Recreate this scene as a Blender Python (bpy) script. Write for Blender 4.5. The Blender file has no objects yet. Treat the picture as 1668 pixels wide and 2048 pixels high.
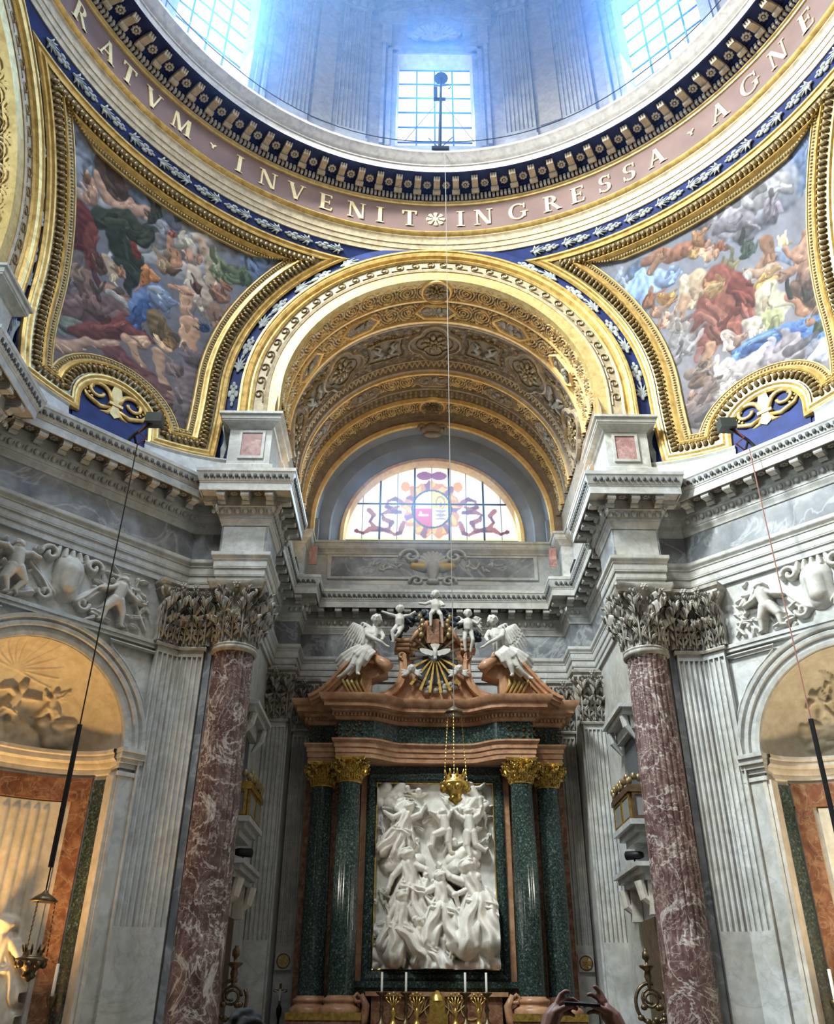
import bpy, bmesh, math, random
import numpy as np
from mathutils import Vector, Matrix
PI = math.pi
rnd = random.Random(7)
SC = bpy.context.scene
COL = SC.collection
# ------------------------------------------------------------------ camera
f_px, pitch, yaw, roll = 1736.2, 0.5302, 0.004, 0.0068
CAM = Vector((-0.537, -7.896, 1.8))
cp, sp, cy, sy, cr, sr = math.cos(pitch), math.sin(pitch), math.cos(yaw), math.sin(yaw), math.cos(roll), math.sin(roll)
fwd = Vector((sy*cp, cy*cp, sp)); rt = Vector((cy, -sy, 0)); up = rt.cross(fwd)
r2 = rt*cr + up*sr; u2 = -rt*sr + up*cr
cam = bpy.data.cameras.new('camera'); camo = bpy.data.objects.new('camera', cam); COL.objects.link(camo)
mw = Matrix((r2, u2, -fwd)).transposed().to_4x4(); mw.translation = CAM
camo.matrix_world = mw
cam.sensor_fit = 'HORIZONTAL'; cam.sensor_width = 36.0; cam.lens = 36.0*f_px/1668.0
cam.clip_end = 200; cam.clip_start = 0.05
SC.camera = camo
# ------------------------------------------------------------------ exposure, world, window light
vs = SC.view_settings
vs.view_transform = 'Standard'; vs.look = 'None'; vs.gamma = 1.0; vs.use_curve_mapping = False
vs.exposure = 0.20
cy_ = SC.cycles; cy_.max_bounces = 4; cy_.adaptive_threshold = 0.02; cy_.volume_step_rate = 5.0; cy_.volume_max_steps = 48; cy_.diffuse_bounces = 2; cy_.glossy_bounces = 2; cy_.caustics_reflective = False; cy_.caustics_refractive = False
NICHE_W = {-1: 95, 1: 75}
W = bpy.data.worlds.new('world'); SC.world = W; W.use_nodes = True
bgn = W.node_tree.nodes['Background']; bgn.inputs[0].default_value = (1.0, 0.92, 0.80, 1); bgn.inputs[1].default_value = 0.025

def area(name, loc, target, size, power, color, sy=None, spread=180):
    l = bpy.data.lights.new(name, 'AREA'); l.energy = power; l.color = color; l.size = size; l.spread = math.radians(spread)
    if sy: l.shape = 'RECTANGLE'; l.size_y = sy
    o = bpy.data.objects.new(name, l); COL.objects.link(o); o.location = loc
    d = Vector(target) - Vector(loc); o.rotation_euler = d.to_track_quat('-Z', 'Y').to_euler()
    return o
# daylight entering by the drum windows (one lamp just inside each opening)
for a, pw, col in ((0, 800, (0.25, 0.52, 1.0)), (45, 1250, (0.25, 0.52, 1.0)), (-45, 1250, (0.25, 0.52, 1.0)), (90, 7000, (0.86, 0.96, 1.0)), (-90, 90, (0.95, 0.95, 0.95)), (135, 1500, (0.88, 0.96, 1.0)), (-135, 90, (1.0, 0.95, 0.86)), (180, 230, (1.0, 0.97, 0.92))):
    ar = math.radians(a); R = 8.5
    p = (-R*math.sin(ar), R*math.cos(ar), 26.2)
    area('daylight', p, (p[0]*-0.3, p[1]*-0.3, 11.0), 2.0, pw, col, 4.0, 150 if abs(a) > 100 else 125)
area('daylight', (0.05, 14.3, 15.1), (0.0, 9.5, 11.0), 4.4, 260, (0.50, 0.74, 1.0), 1.6)
# daylight from the lunette of the left arm, which rakes across to the right-hand wall
area('daylight', (-13.7, 0.0, 15.2), (6.5, 6.0, 5.5), 4.4, 1100, (0.80, 0.95, 1.0), 1.8)
# frontal light added for the altar, from a facade window assumed behind the viewer
area('daylight', (0.0, -15.5, 9.5), (0.0, 12.5, 5.0), 5.0, 60, (1.0, 0.97, 0.92), 4.0)  # added frontal lamp
# ------------------------------------------------------------------ helpers
def link(o, parent=None):
    COL.objects.link(o)
    if parent: o.parent = parent
    return o
def mesh(name, V, F, mat, parent=None, smooth=False):
    me = bpy.data.meshes.new(name); me.from_pydata([tuple(v) for v in V], [], [tuple(f) for f in F]); me.update()
    for m in (mat if isinstance(mat, (list, tuple)) else [mat]): me.materials.append(m)
    if smooth:
        me.polygons.foreach_set('use_smooth', [True]*len(me.polygons))
    o = bpy.data.objects.new(name, me); return link(o, parent)
def grid_mesh(name, P, mat, parent=None, smooth=True, flip=False, colors=None):
    """P: array (n,m,3)"""
    n, m, _ = P.shape
    me = bpy.data.meshes.new(name)
    idx = np.arange(n*m).reshape(n, m)
    q = np.stack([idx[:-1, :-1], idx[1:, :-1], idx[1:, 1:], idx[:-1, 1:]], -1).reshape(-1, 4)
    if flip: q = q[:, ::-1]
    nf = len(q)
    me.vertices.add(n*m); me.vertices.foreach_set('co', P.reshape(-1).astype(np.float32))
    me.loops.add(nf*4); me.loops.foreach_set('vertex_index', q.reshape(-1).astype(np.int32))
    me.polygons.add(nf); me.polygons.foreach_set('loop_start', (np.arange(nf)*4).astype(np.int32))
    me.update(calc_edges=True)
    if smooth: me.polygons.foreach_set('use_smooth', np.ones(nf, dtype=bool))
    if colors is not None:
        ca = me.color_attributes.new('Col', 'FLOAT_COLOR', 'POINT')
        c = np.ones((n*m, 4), np.float32); c[:, :3] = colors.reshape(-1, 3); ca.data.foreach_set('color', c.reshape(-1))
    me.materials.append(mat)
    return link(bpy.data.objects.new(name, me), parent)
def tag(o, label=None, cat=None, group=None, kind=None):
    if label: o['label'] = label
    if cat: o['category'] = cat
    if group: o['group'] = group
    if kind: o['kind'] = kind
    return o
def empty(name, loc=(0, 0, 0), rz=0.0, label=None, cat=None, group=None, kind=None, parent=None):
    o = bpy.data.objects.new(name, None); link(o, parent); o.location = loc; o.rotation_euler = (0, 0, rz)
    o.empty_display_size = 0.2
    return tag(o, label, cat, group, kind)
def inst(src, name, parent, loc=(0, 0, 0), rot=(0, 0, 0), scale=(1, 1, 1), mat4=None):
    o = bpy.data.objects.new(name, src if isinstance(src, bpy.types.Mesh) else src.data); link(o, parent)
    if mat4 is not None: o.matrix_basis = mat4
    else: o.location = loc; o.rotation_euler = rot; o.scale = scale
    return o
class MB:
    """collects simple shapes into one mesh"""
    def __init__(s): s.V = []; s.F = []
    def add(s, V, F):
        k = len(s.V); s.V += [tuple(v) for v in V]; s.F += [tuple(i+k for i in f) for f in F]; return s
    def box(s, x0, x1, y0, y1, z0, z1, T=None):
        V = [(x, y, z) for z in (z0, z1) for y in (y0, y1) for x in (x0, x1)]
        if T is not None: V = [tuple(T @ Vector(v)) for v in V]
        return s.add(V, [(0, 2, 3, 1), (4, 5, 7, 6), (0, 1, 5, 4), (2, 6, 7, 3), (0, 4, 6, 2), (1, 3, 7, 5)])
    def tube(s, pts, r, n=6, cap=True):
        pts = [Vector(p) for p in pts]; m = len(pts)
        rs = r if isinstance(r, (list, tuple)) else [r]*m
        V = []; ref = None
        for i, p in enumerate(pts):
            t = (pts[min(i+1, m-1)] - pts[max(i-1, 0)]).normalized()
            if ref is None: ref = Vector((0, 0, 1)) if abs(t.z) < 0.9 else Vector((1, 0, 0))
            a = t.cross(ref).normalized(); b = a.cross(t).normalized(); ref = b
            for k in range(n):
                q = 2*PI*k/n; V.append(p + (a*math.cos(q) + b*math.sin(q))*rs[i])
        F = [(i*n+k, i*n+(k+1) % n, (i+1)*n+(k+1) % n, (i+1)*n+k) for i in range(m-1) for k in range(n)]
        if cap: F += [tuple(range(n-1, -1, -1)), tuple((m-1)*n+k for k in range(n))]
        return s.add(V, F)
    def lathe(s, prof, n=24, a0=0.0, a1=2*PI, T=None, fl=None):
        full = abs(a1-a0-2*PI) < 1e-6; m = n if full else n+1
        V = []
        for j in range(m):
            a = a0 + (a1-a0)*j/n
            for (r, z) in prof:
                rr = r*(fl(a, z) if fl else 1)
                V.append((rr*math.cos(a), rr*math.sin(a), z))
        if T is not None: V = [tuple(T @ Vector(v)) for v in V]
        k = len(prof)
        F = [(j*k+i, ((j+1) % m)*k+i, ((j+1) % m)*k+i+1, j*k+i+1) for j in range(n) for i in range(k-1)]
        return s.add(V, F)
    def prism(s, poly, t, T=None, cap=True):
        """poly in local xz plane (x,z), thickness t along +y"""
        n = len(poly)
        V = [(x, 0, z) for x, z in poly] + [(x, t, z) for x, z in poly]
        if T is not None: V = [tuple(T @ Vector(v)) for v in V]
        F = [(i, (i+1) % n, n+(i+1) % n, n+i) for i in range(n)]
        if cap: F += [tuple(range(n-1, -1, -1)), tuple(range(n, 2*n))]
        return s.add(V, F)
    def ball(s, c, r, n=8, m=5, T=None):
        rx, ry, rz = r if isinstance(r, (tuple, list)) else (r, r, r)
        V = []; F = []
        for i in range(m+1):
            th = PI*i/m
            for k in range(n):
                a = 2*PI*k/n; V.append(Vector((rx*math.sin(th)*math.cos(a), ry*math.sin(th)*math.sin(a), rz*math.cos(th))))
        if T is not None: V = [T @ v for v in V]
        V = [v + Vector(c) for v in V]
        F = [(i*n+k, (i+1)*n+k, (i+1)*n+(k+1) % n, i*n+(k+1) % n) for i in range(m) for k in range(n)]
        return s.add(V, F)
    def build(s, name, mat, parent=None, smooth=False):
        return mesh(name, s.V, s.F, mat, parent, smooth)
    def data(s, name, mat, smooth=False):
        me = bpy.data.meshes.new(name); me.from_pydata(s.V, [], s.F); me.update(); me.materials.append(mat)
        if smooth: me.polygons.foreach_set('use_smooth', [True]*len(me.polygons))
        return me
def auto_smooth(o, deg=40):
    me = o.data
    me.polygons.foreach_set('use_smooth', [True]*len(me.polygons))
    bm = bmesh.new(); bm.from_mesh(me)
    for e in bm.edges:
        if len(e.link_faces) == 2 and e.calc_face_angle(0) > math.radians(deg): e.smooth = False
    bm.to_mesh(me); bm.free(); return o
def offset_path(path, q, closed=False):
    """plan polyline offset by q to the right-hand side of travel with mitres"""
    n = len(path); out = []
    for i in range(n):
        p = Vector(path[i])
        a = Vector(path[i-1]) if (i > 0 or closed) else None
        b = Vector(path[(i+1) % n]) if (i < n-1 or closed) else None
        ds = []
        if a is not None: ds.append((p-a).normalized())
        if b is not None: ds.append((b-p).normalized())
        ns = [Vector((d.y, -d.x)) for d in ds]
        if len(ns) == 1: m = ns[0]
        else:
            h = ns[0]+ns[1]; m = h/max(h.length_squared/2.0, 0.35) if h.length > 1e-6 else ns[0]
        out.append(p + m*q)
    return out
def sweep_plan(name, path, prof, mat, parent=None, closed=False, smooth=False):
    rows = [[(p.x, p.y, z) for p in offset_path(path, q, closed)] for q, z in prof]
    n = len(path); V = [v for r in rows for v in r]
    F = [(j*n+i, j*n+(i+1) % n, (j+1)*n+(i+1) % n, (j+1)*n+i) for j in range(len(prof)-1) for i in range(n if closed else n-1)]
    return mesh(name, V, F, mat, parent, smooth)
def arc(cx, cz, r, a0, a1, n):
    return [(cx + r*math.cos(math.radians(a0+(a1-a0)*i/n)), cz + r*math.sin(math.radians(a0+(a1-a0)*i/n))) for i in range(n+1)]
def RZ(a, loc=(0, 0, 0)): return Matrix.Translation(loc) @ Matrix.Rotation(a, 4, 'Z')
def basis(o, x, y, z):
    m = Matrix((x, y, z)).transposed().to_4x4(); m.translation = o; return m
# ------------------------------------------------------------------ materials
class NT:
    def __init__(s, name):
        s.m = bpy.data.materials.new(name); s.m.use_nodes = True; s.t = s.m.node_tree
        s.b = s.t.nodes['Principled BSDF']
        g = s.t.nodes.new('ShaderNodeNewGeometry'); s.pos = g.outputs['Position']
    def n(s, ty, **kw):
        x = s.t.nodes.new(ty)
        for k, v in kw.items():
            if k in x.inputs: x.inputs[k].default_value = v
            else: setattr(x, k, v)
        return x
    def l(s, a, b): s.t.links.new(a, b)
    def noise(s, scale, detail=4, dist=0.0, vec=None, rough=0.55):
        x = s.n('ShaderNodeTexNoise', Scale=scale, Detail=detail, Distortion=dist, Roughness=rough); s.l(vec or s.pos, x.inputs['Vector']); return x.outputs[0]
    def ramp(s, fac, stops):
        r = s.n('ShaderNodeValToRGB'); e = r.color_ramp.elements
        while len(e) < len(stops): e.new(0.5)
        for i, (p, c) in enumerate(stops): e[i].position = p; e[i].color = (*c, 1)
        s.l(fac, r.inputs[0]); return r.outputs[0]
    def mix(s, fac, a, b, mode='MIX'):
        x = s.n('ShaderNodeMix', data_type='RGBA', blend_type=mode)
        for i, v in ((0, fac), (6, a), (7, b)):
            if isinstance(v, (int, float)): x.inputs[i].default_value = v
            elif isinstance(v, tuple): x.inputs[i].default_value = (*v, 1)
            else: s.l(v, x.inputs[i])
        return x.outputs[2]
    def bump(s, h, strength=0.3, dist=0.02):
        x = s.n('ShaderNodeBump', Strength=strength, Distance=dist); s.l(h, x.inputs['Height']); s.l(x.outputs[0], s.b.inputs['Normal'])
    def col(s, c):
        if isinstance(c, tuple): s.b.inputs['Base Color'].default_value = (*c, 1)
        else: s.l(c, s.b.inputs['Base Color'])
    def out(s, rough=0.5, metal=0.0, spec=0.5):
        s.b.inputs['Roughness'].default_value = rough; s.b.inputs['Metallic'].default_value = metal
        s.b.inputs['Specular IOR Level'].default_value = spec; return s.m
def stone(name, base, dark, light, scale=1.2, rough=0.45, vein=None, vscale=0.9, blocks=False):
    t = NT(name)
    c = t.ramp(t.noise(scale, 4, 1.2), [(0.25, dark), (0.5, base), (0.78, light)])
    if vein:
        v = t.ramp(t.noise(vscale, 4, 2.2), [(0.47, (0, 0, 0)), (0.5, (0.45, 0.45, 0.45)), (0.53, (0, 0, 0))])
        c = t.mix(v, c, vein)
    if blocks:
        st_ = t.ramp(t.noise(0.55, 3, 0.3), [(0.42, (1, 1, 1)), (0.62, (0.90, 0.85, 0.75))]); c = t.mix(0.9, c, st_, 'MULTIPLY')
    d = t.ramp(t.noise(7, 3), [(0.35, (0.78, 0.76, 0.72)), (0.65, (1, 1, 1))])
    c = t.mix(0.8, c, d, 'MULTIPLY')
    t.col(c)
    return t.out(rough, 0, 0.35)
def gold(name, a, b, metal=0.45, rough=0.42, sc=6):
    t = NT(name); t.col(t.ramp(t.noise(sc, 3, 0.6), [(0.3, b), (0.62, a)]))
    return t.out(rough, metal, 0.5)
def plain(name, c, rough=0.5, metal=0.0, var=0.85, sc=4):
    t = NT(name); d = tuple(x*var for x in c); t.col(t.ramp(t.noise(sc, 3), [(0.35, d), (0.65, c)])); return t.out(rough, metal, 0.3)
def vcol(name, rough=0.6, metal=0.0, bump=0.0):
    t = NT(name); a = t.n('ShaderNodeVertexColor', layer_name='Col')
    c = t.mix(0.35, a.outputs[0], t.ramp(t.noise(9, 3), [(0.3, (0.72, 0.72, 0.72)), (0.7, (1, 1, 1))]), 'MULTIPLY')
    t.col(c)
    if bump: t.bump(t.noise(60, 3), bump, 0.01)
    return t.out(rough, metal, 0.3)
m_white = stone('white_marble', (0.53, 0.545, 0.54), (0.40, 0.41, 0.405), (0.66, 0.67, 0.66), 1.3, 0.4, (0.34, 0.35, 0.37), 0.8, True)
m_warm = stone('warm_white_marble', (0.62, 0.57, 0.49), (0.48, 0.43, 0.36), (0.74, 0.69, 0.60), 1.6, 0.5)
m_grey = stone('grey_bardiglio_marble', (0.20, 0.215, 0.235), (0.11, 0.12, 0.135), (0.40, 0.415, 0.425), 1.0, 0.35, (0.55, 0.56, 0.57), 0.55)
m_stucco = stone('white_stucco', (0.60, 0.585, 0.54), (0.50, 0.48, 0.43), (0.68, 0.665, 0.62), 3.0, 0.6)
m_rosette = plain('pale_stucco_ornament', (0.66, 0.63, 0.57), 0.6)
m_corona = gold('grey_buff_stucco', (0.44, 0.40, 0.35), (0.30, 0.27, 0.24), 0.0, 0.6)
m_dark = plain('soot_grey_stone', (0.10, 0.105, 0.11), 0.7)
m_capital = stone('aged_capital_stone', (0.34, 0.32, 0.275), (0.18, 0.165, 0.14), (0.48, 0.46, 0.41), 3.5, 0.6)
t = NT('red_cottanello_marble')
c = t.ramp(t.noise(2.6, 7, 1.6), [(0.30, (0.060, 0.027, 0.024)), (0.50, (0.112, 0.063, 0.055)), (0.66, (0.19, 0.122, 0.106)), (0.8, (0.40, 0.33, 0.29))])
v = t.ramp(t.noise(2.4, 6, 2.2), [(0.475, (0, 0, 0)), (0.5, (0.55, 0.55, 0.55)), (0.525, (0, 0, 0))])
v2 = t.ramp(t.noise(0.9, 5, 1.6), [(0.48, (0, 0, 0)), (0.5, (0.8, 0.8, 0.8)), (0.52, (0, 0, 0))])
c = t.mix(v, c, (0.50, 0.43, 0.39)); c = t.mix(v2, c, (0.54, 0.49, 0.44))
sp_ = t.ramp(t.noise(11, 6, 1.5), [(0.60, (0, 0, 0)), (0.70, (0.7, 0.7, 0.7))]); c = t.mix(sp_, c, (0.50, 0.44, 0.40)); t.col(c); m_red = t.out(0.32, 0, 0.4)
t = NT('green_antico_marble')
c = t.ramp(t.noise(26, 4, 0.4), [(0.40, (0.012, 0.022, 0.020)), (0.55, (0.035, 0.060, 0.050)), (0.66, (0.10, 0.14, 0.12)), (0.76, (0.36, 0.40, 0.36))])
t.col(c); m_green = t.out(0.22, 0, 0.5)
m_orange = stone('orange_breccia_marble', (0.50, 0.265, 0.145), (0.30, 0.14, 0.075), (0.64, 0.41, 0.25), 2.4, 0.35, (0.60, 0.42, 0.28), 1.6)
m_sien = stone('red_jasper_marble', (0.24, 0.105, 0.058), (0.11, 0.045, 0.028), (0.42, 0.24, 0.13), 4.0, 0.35, (0.50, 0.38, 0.24), 2.0)
m_gold = gold('gilding', (0.74, 0.50, 0.16), (0.42, 0.26, 0.07))
m_goldp = gold('pale_gilding', (0.66, 0.49, 0.20), (0.46, 0.32, 0.11), 0.3, 0.45)
m_goldd = gold('dull_bronze_gilding', (0.32, 0.23, 0.10), (0.09, 0.065, 0.035), 0.45, 0.4, 14)
m_brass = gold('polished_gilt_bronze', (0.80, 0.54, 0.14), (0.40, 0.24, 0.05), 0.8, 0.28, 10)
m_bronze = gold('dark_bronze', (0.16, 0.11, 0.055), (0.05, 0.036, 0.02), 0.7, 0.4, 10)
m_tan = gold('tan_stucco_mouldings', (0.50, 0.40, 0.25), (0.32, 0.25, 0.15), 0.05, 0.55)
m_blue = plain('ultramarine_ground', (0.020, 0.038, 0.165), 0.7, 0, 0.6, 3)
m_leaf = plain('grey_painted_foliage', (0.48, 0.52, 0.52), 0.7, 0, 0.7, 8)
m_mauve = plain('mauve_brown_frieze', (0.215, 0.140, 0.125), 0.7, 0, 0.8, 1.2)
m_letter = gold('gold_lettering', (0.88, 0.74, 0.44), (0.72, 0.56, 0.28), 0.1, 0.5)
m_black = plain('blackened_iron', (0.012, 0.012, 0.013), 0.5, 0.3)
m_drum = stone('drum_grey_stone', (0.30, 0.285, 0.28), (0.21, 0.20, 0.20), (0.38, 0.36, 0.35), 1.4, 0.6)
m_candle = plain('candle_wax', (0.85, 0.82, 0.74), 0.4)
m_floor = stone('floor_marble', (0.19, 0.155, 0.12), (0.11, 0.09, 0.07), (0.30, 0.25, 0.19), 0.8, 0.3)
def emit(name, c, s):
    t = NT(name); t.b.inputs['Base Color'].default_value = (0, 0, 0, 1)
    t.b.inputs['Emission Color'].default_value = (*c, 1); t.b.inputs['Emission Strength'].default_value = s; return t.out(0.3)
m_sky = emit('daylit_window_glass', (0.93, 0.97, 1.0), 1.15)
# ------------------------------------------------------------------ the setting: floor, entablature, walls
tag(mesh('floor', [(-14, -16, 0), (14, -16, 0), (14, 16, 0), (-14, 16, 0)], [(0, 1, 2, 3)], m_floor), kind='structure')
HALF = [(-10.8, 3.4), (-7.85, 3.4), (-7.85, 4.36), (-8.2, 4.36), (-8.2, 4.888), (-5.098, 7.99), (-4.46, 7.99), (-4.46, 7.62), (-3.52, 7.62), (-3.52, 8.85),
        (-4.0, 8.85), (-4.0, 12.55), (-3.45, 12.55), (-3.45, 13.4)]
PATH = HALF + [(-x, y) for x, y in reversed(HALF)]
ent = empty('trim_1', kind='structure')
ARCHI = [(-0.25, 9.25), (0.0, 9.25), (0.0, 9.37), (0.025, 9.385), (0.025, 9.40), (0.03, 9.41), (0.03, 9.53), (0.055, 9.545), (0.055, 9.57), (0.06, 9.575), (0.06, 9.71), (0.075, 9.72), (0.08, 9.75), (0.115, 9.80), (0.12, 9.82), (0.12, 9.88), (0.0, 9.885)]
FRIEZE = [(0.0, 9.88), (0.0, 10.53)]
CORN = [(0.0, 10.52), (0.02, 10.53), (0.03, 10.57), (0.06, 10.64), (0.065, 10.68), (0.075, 10.68), (0.075, 10.76), (0.12, 10.88), (0.125, 10.91), (0.14, 10.92), (0.14, 11.14), (0.44, 11.14), (0.44, 11.11), (0.465, 11.11),
        (0.465, 11.28), (0.475, 11.285), (0.48, 11.32), (0.49, 11.325), (0.50, 11.36), (0.535, 11.50), (0.545, 11.52), (0.55, 11.525), (0.55, 11.60), (-0.6, 11.62)]
sweep_plan('architrave', PATH, ARCHI, m_white, ent)
sweep_plan('frieze', PATH, FRIEZE, m_grey, ent)
sweep_plan('cornice', PATH, CORN, m_white, ent)
# pale marble slab set in the frieze of each ressaut over a column
for s in (-1, 1):
    MB().box(min(s*3.56, s*4.42), max(s*3.56, s*4.42), 7.608, 7.63, 9.9, 10.5).build('frieze_slab', m_white, ent)
# modillions (each a bracket), eggs and leaf ornament along the runs of the cornice
mo = MB(); mo.box(-0.085, 0.085, -0.425, -0.13, 11.06, 11.14).box(-0.07, 0.07, -0.39, -0.13, 11.0, 11.06)
mo.tube([(-0.085, -0.395, 11.045), (0.085, -0.395, 11.045)], 0.04, 8).tube([(-0.08, -0.19, 10.985), (0.08, -0.19, 10.985)], 0.055, 8)
d_mod = mo.data('modillion', m_white)
m_soot = plain('shaded_sooty_soffit', (0.085, 0.080, 0.074), 0.7); m_shade_sootw = plain('shaded_sooty_rosette', (0.26, 0.25, 0.23), 0.7)  # sooty stone, mostly the shade between modillions put into the colour
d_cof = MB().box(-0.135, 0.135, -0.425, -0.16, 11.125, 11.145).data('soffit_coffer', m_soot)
ro = MB()
for k in range(6):
    a = k*PI/3; ro.ball((0.055*math.cos(a), -0.295+0.055*math.sin(a), 11.125), (0.035, 0.035, 0.02), 6, 3)
ro.ball((0, -0.295, 11.12), (0.025, 0.025, 0.03), 6, 3)
d_ros = ro.data('soffit_rosette', m_shade_sootw)
egg_b, leaf_b = MB(), MB()
for i in range(len(PATH)-1):
    a, b = Vector(PATH[i]), Vector(PATH[i+1]); d = (b-a); L = d.length; d /= L; n = Vector((d.y, -d.x))
    if L < 0.35: continue
    # convex/concave ends decide how far the run of the cornice reaches
    oa, ob = offset_path(PATH, 0.27)[i], offset_path(PATH, 0.27)[i+1]
    la, lb = (oa-a).dot(d), (ob-a).dot(d)
    if i in (0, len(PATH)-2): la, lb = max(la, L-2.2 if i == 0 else 0), min(lb, L if i == 0 else 2.2)
    run = lb-la
    if run < 0.3: continue
    cnt = max(1, round(run/0.47)); ang = math.atan2(d.y, d.x)
    for k in range(cnt):
        s_ = la + run*(k+0.5)/cnt
        p = a + d*s_
        inst(d_mod, 'modillion', ent, (p.x, p.y, 0), (0, 0, ang))
        if k < cnt-1:
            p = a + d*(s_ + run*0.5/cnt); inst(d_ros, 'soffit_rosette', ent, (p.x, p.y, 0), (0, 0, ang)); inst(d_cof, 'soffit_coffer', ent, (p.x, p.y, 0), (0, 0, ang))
    ne = max(2, round((lb-la+0.1)/0.17))
    for k in range(ne):
        p = a + d*(la+(lb-la)*(k+0.5)/ne) + n*0.105
        T = Matrix.Rotation(ang, 3, 'Z')
        egg_b.ball((p.x, p.y, 10.825), (0.052, 0.04, 0.07), 6, 4, T)
        p2 = p + d*0.085; egg_b.ball((p2.x, p2.y, 10.82), (0.014, 0.022, 0.06), 4, 3, T)
    nl = max(2, round((lb-la+0.3)/0.13))
    for k in range(nl):
        p = a + d*(la-0.15+(lb-la+0.3)*(k+0.5)/nl) + n*0.515
        leaf_b.ball((p.x, p.y, 11.43), (0.05, 0.03, 0.062), 5, 3, Matrix.Rotation(ang, 3, 'Z'))
        leaf_b.ball((p.x+d.x*0.06, p.y+d.y*0.06, 11.385), (0.022, 0.022, 0.03), 4, 2, Matrix.Rotation(ang, 3, 'Z'))
tag(egg_b.build('egg_and_dart', m_white, ent, True), kind='stuff')
tag(leaf_b.build('leaf_ornament', m_dark, ent, True), kind='stuff')

# walls below the entablature
DN = Vector((-0.70711, 0.70711)); DD = Vector((-0.70711, -0.70711)); DA = Vector((-5.58, 7.51))
NS, NR, NZ, NRO = 1.70, 1.65, 5.85, 2.0      # niche: centre along the wall, radius, springing, archivolt radius
def diag_T(s):  # local x runs from the altar side outward, local -y faces the room
    x = Vector((DD.x*-s if s > 0 else DD.x, DD.y, 0)); y = Vector((DN.x*-s if s > 0 else DN.x, DN.y, 0))
    return basis(Vector((DA.x*-s if s > 0 else DA.x, DA.y, 0)), x, y, Vector((0, 0, 1)))
WALLS = {}
for s, nm in ((-1, 'wall_left'), (1, 'wall_right')):
    T = diag_T(s)
    w = mb = MB()
    def pl(poly, T=T, mb=mb): mb.add([T @ Vector((x, 0.06, z)) for x, z in poly], [tuple(range(len(poly)))])
    pl([(-0.68, 0), (NS-NR, 0), (NS-NR, NZ), (NS-NR, 9.3), (-0.68, 9.3)])
    pl([(NS+NR, 0), (3.98, 0), (3.98, 9.3), (NS+NR, 9.3), (NS+NR, NZ)])
    A_ = arc(NS, NZ, NR, 180, 0, 24)
    for i in range(24): pl([A_[i], A_[i+1], (A_[i+1][0], 9.3), (A_[i][0], 9.3)])
    WALLS[s] = tag(mb.build(nm, m_white), kind='structure')
    # short returns beside the columns
    mb = MB()
    xs = lambda x: s*abs(x)
    P_ = [(xs(5.12), 8.05), (xs(4.06), 8.05), (xs(4.06), 12.62), (xs(3.5), 12.62), (xs(3.5), 13.45)]
    for a, b in zip(P_[:-1], P_[1:]): mb.add([(a[0], a[1], 0), (b[0], b[1], 0), (b[0], b[1], 9.3), (a[0], a[1], 9.3)], [(0, 1, 2, 3)])
    tag(mb.build('wall_apse_left' if s < 0 else 'wall_apse_right', m_white), kind='structure')
    mb = MB(); P_ = [(xs(8.25), 4.95), (xs(8.25), 3.45), (xs(10.8), 3.45)]
    for a, b in zip(P_[:-1], P_[1:]): mb.add([(a[0], a[1], 0), (b[0], b[1], 0), (b[0], b[1], 11.6), (a[0], a[1], 11.6)], [(0, 1, 2, 3)])
    tag(mb.build('wall_transept_left' if s < 0 else 'wall_transept_right', m_white), kind='structure')
tag(mesh('wall_back', [(-3.6, 13.45, 0), (3.6, 13.45, 0), (3.6, 13.45, 9.3), (-3.6, 13.45, 9.3)], [(0, 1, 2, 3)], m_white), kind='structure')

# ------------------------------------------------------------------ attic over the cornice, apse vault
ZS = 14.53
AP = [(-4.66, 8.6), (-4.66, 7.97), (-3.72, 7.97), (-3.72, 9.3), (-3.86, 9.3), (-3.86, 13.35), (-3.55, 13.35), (-3.55, 14.0), (3.55, 14.0), (3.55, 13.35), (3.86, 13.35), (3.86, 9.3), (3.72, 9.3), (3.72, 7.97), (4.66, 7.97), (4.66, 8.6)]
att = empty('trim_2', kind='structure')
ATT = [(0.10, 11.55), (0.10, 12.22), (0.03, 12.27), (0.0, 12.3), (0.0, 13.20), (0.03, 13.22), (0.05, 13.26), (0.10, 13.30), (0.17, 13.34), (0.18, 13.38), (0.19, 13.38), (0.20, 13.48), (0.24, 13.49), (0.24, 13.55), (-0.5, 13.56)]
sweep_plan('pedestal_course', AP, ATT, m_white, att)
for s in (-1, 1):
    # red panel in a white frame on the face of each pedestal
    x0, x1 = sorted((s*3.92, s*4.37))
    MB().box(x0, x1, 7.955, 7.975, 12.48, 13.10).build('red_panel', stone('pink_breccia', (0.36, 0.20, 0.19), (0.25, 0.12, 0.12), (0.52, 0.36, 0.33), 7, 0.4) if s < 0 else bpy.data.materials['pink_breccia'], att)
    fr = MB()
    for (a, b, c, d) in ((x0-0.06, x1+0.06, 12.42, 12.48), (x0-0.06, x1+0.06, 13.10, 13.16), (x0-0.06, x0, 12.48, 13.10), (x1, x1+0.06, 12.48, 13.10)): fr.box(a, b, 7.935, 7.975, c, d)
    fr.build('panel_frame', m_white, att)
    MB().box(*sorted((s*3.20, s*3.40)), 13.33, 13.36, 12.55, 13.12).build('red_panel', bpy.data.materials['pink_breccia'], att)
# grey marble field with shell cartouche under the lunette
MB().box(-2.85, 2.85, 13.965, 14.01, 12.5, 13.12).build('grey_field', m_grey, att)
fr = MB()
for (a, b, c, d) in ((-2.95, 2.95, 12.43, 12.5), (-2.95, 2.95, 13.12, 13.18), (-2.95, -2.85, 12.5, 13.12), (2.85, 2.95, 12.5, 13.12)): fr.box(a, b, 13.94, 14.01, c, d)
fr.build('field_frame', m_white, att)

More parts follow.
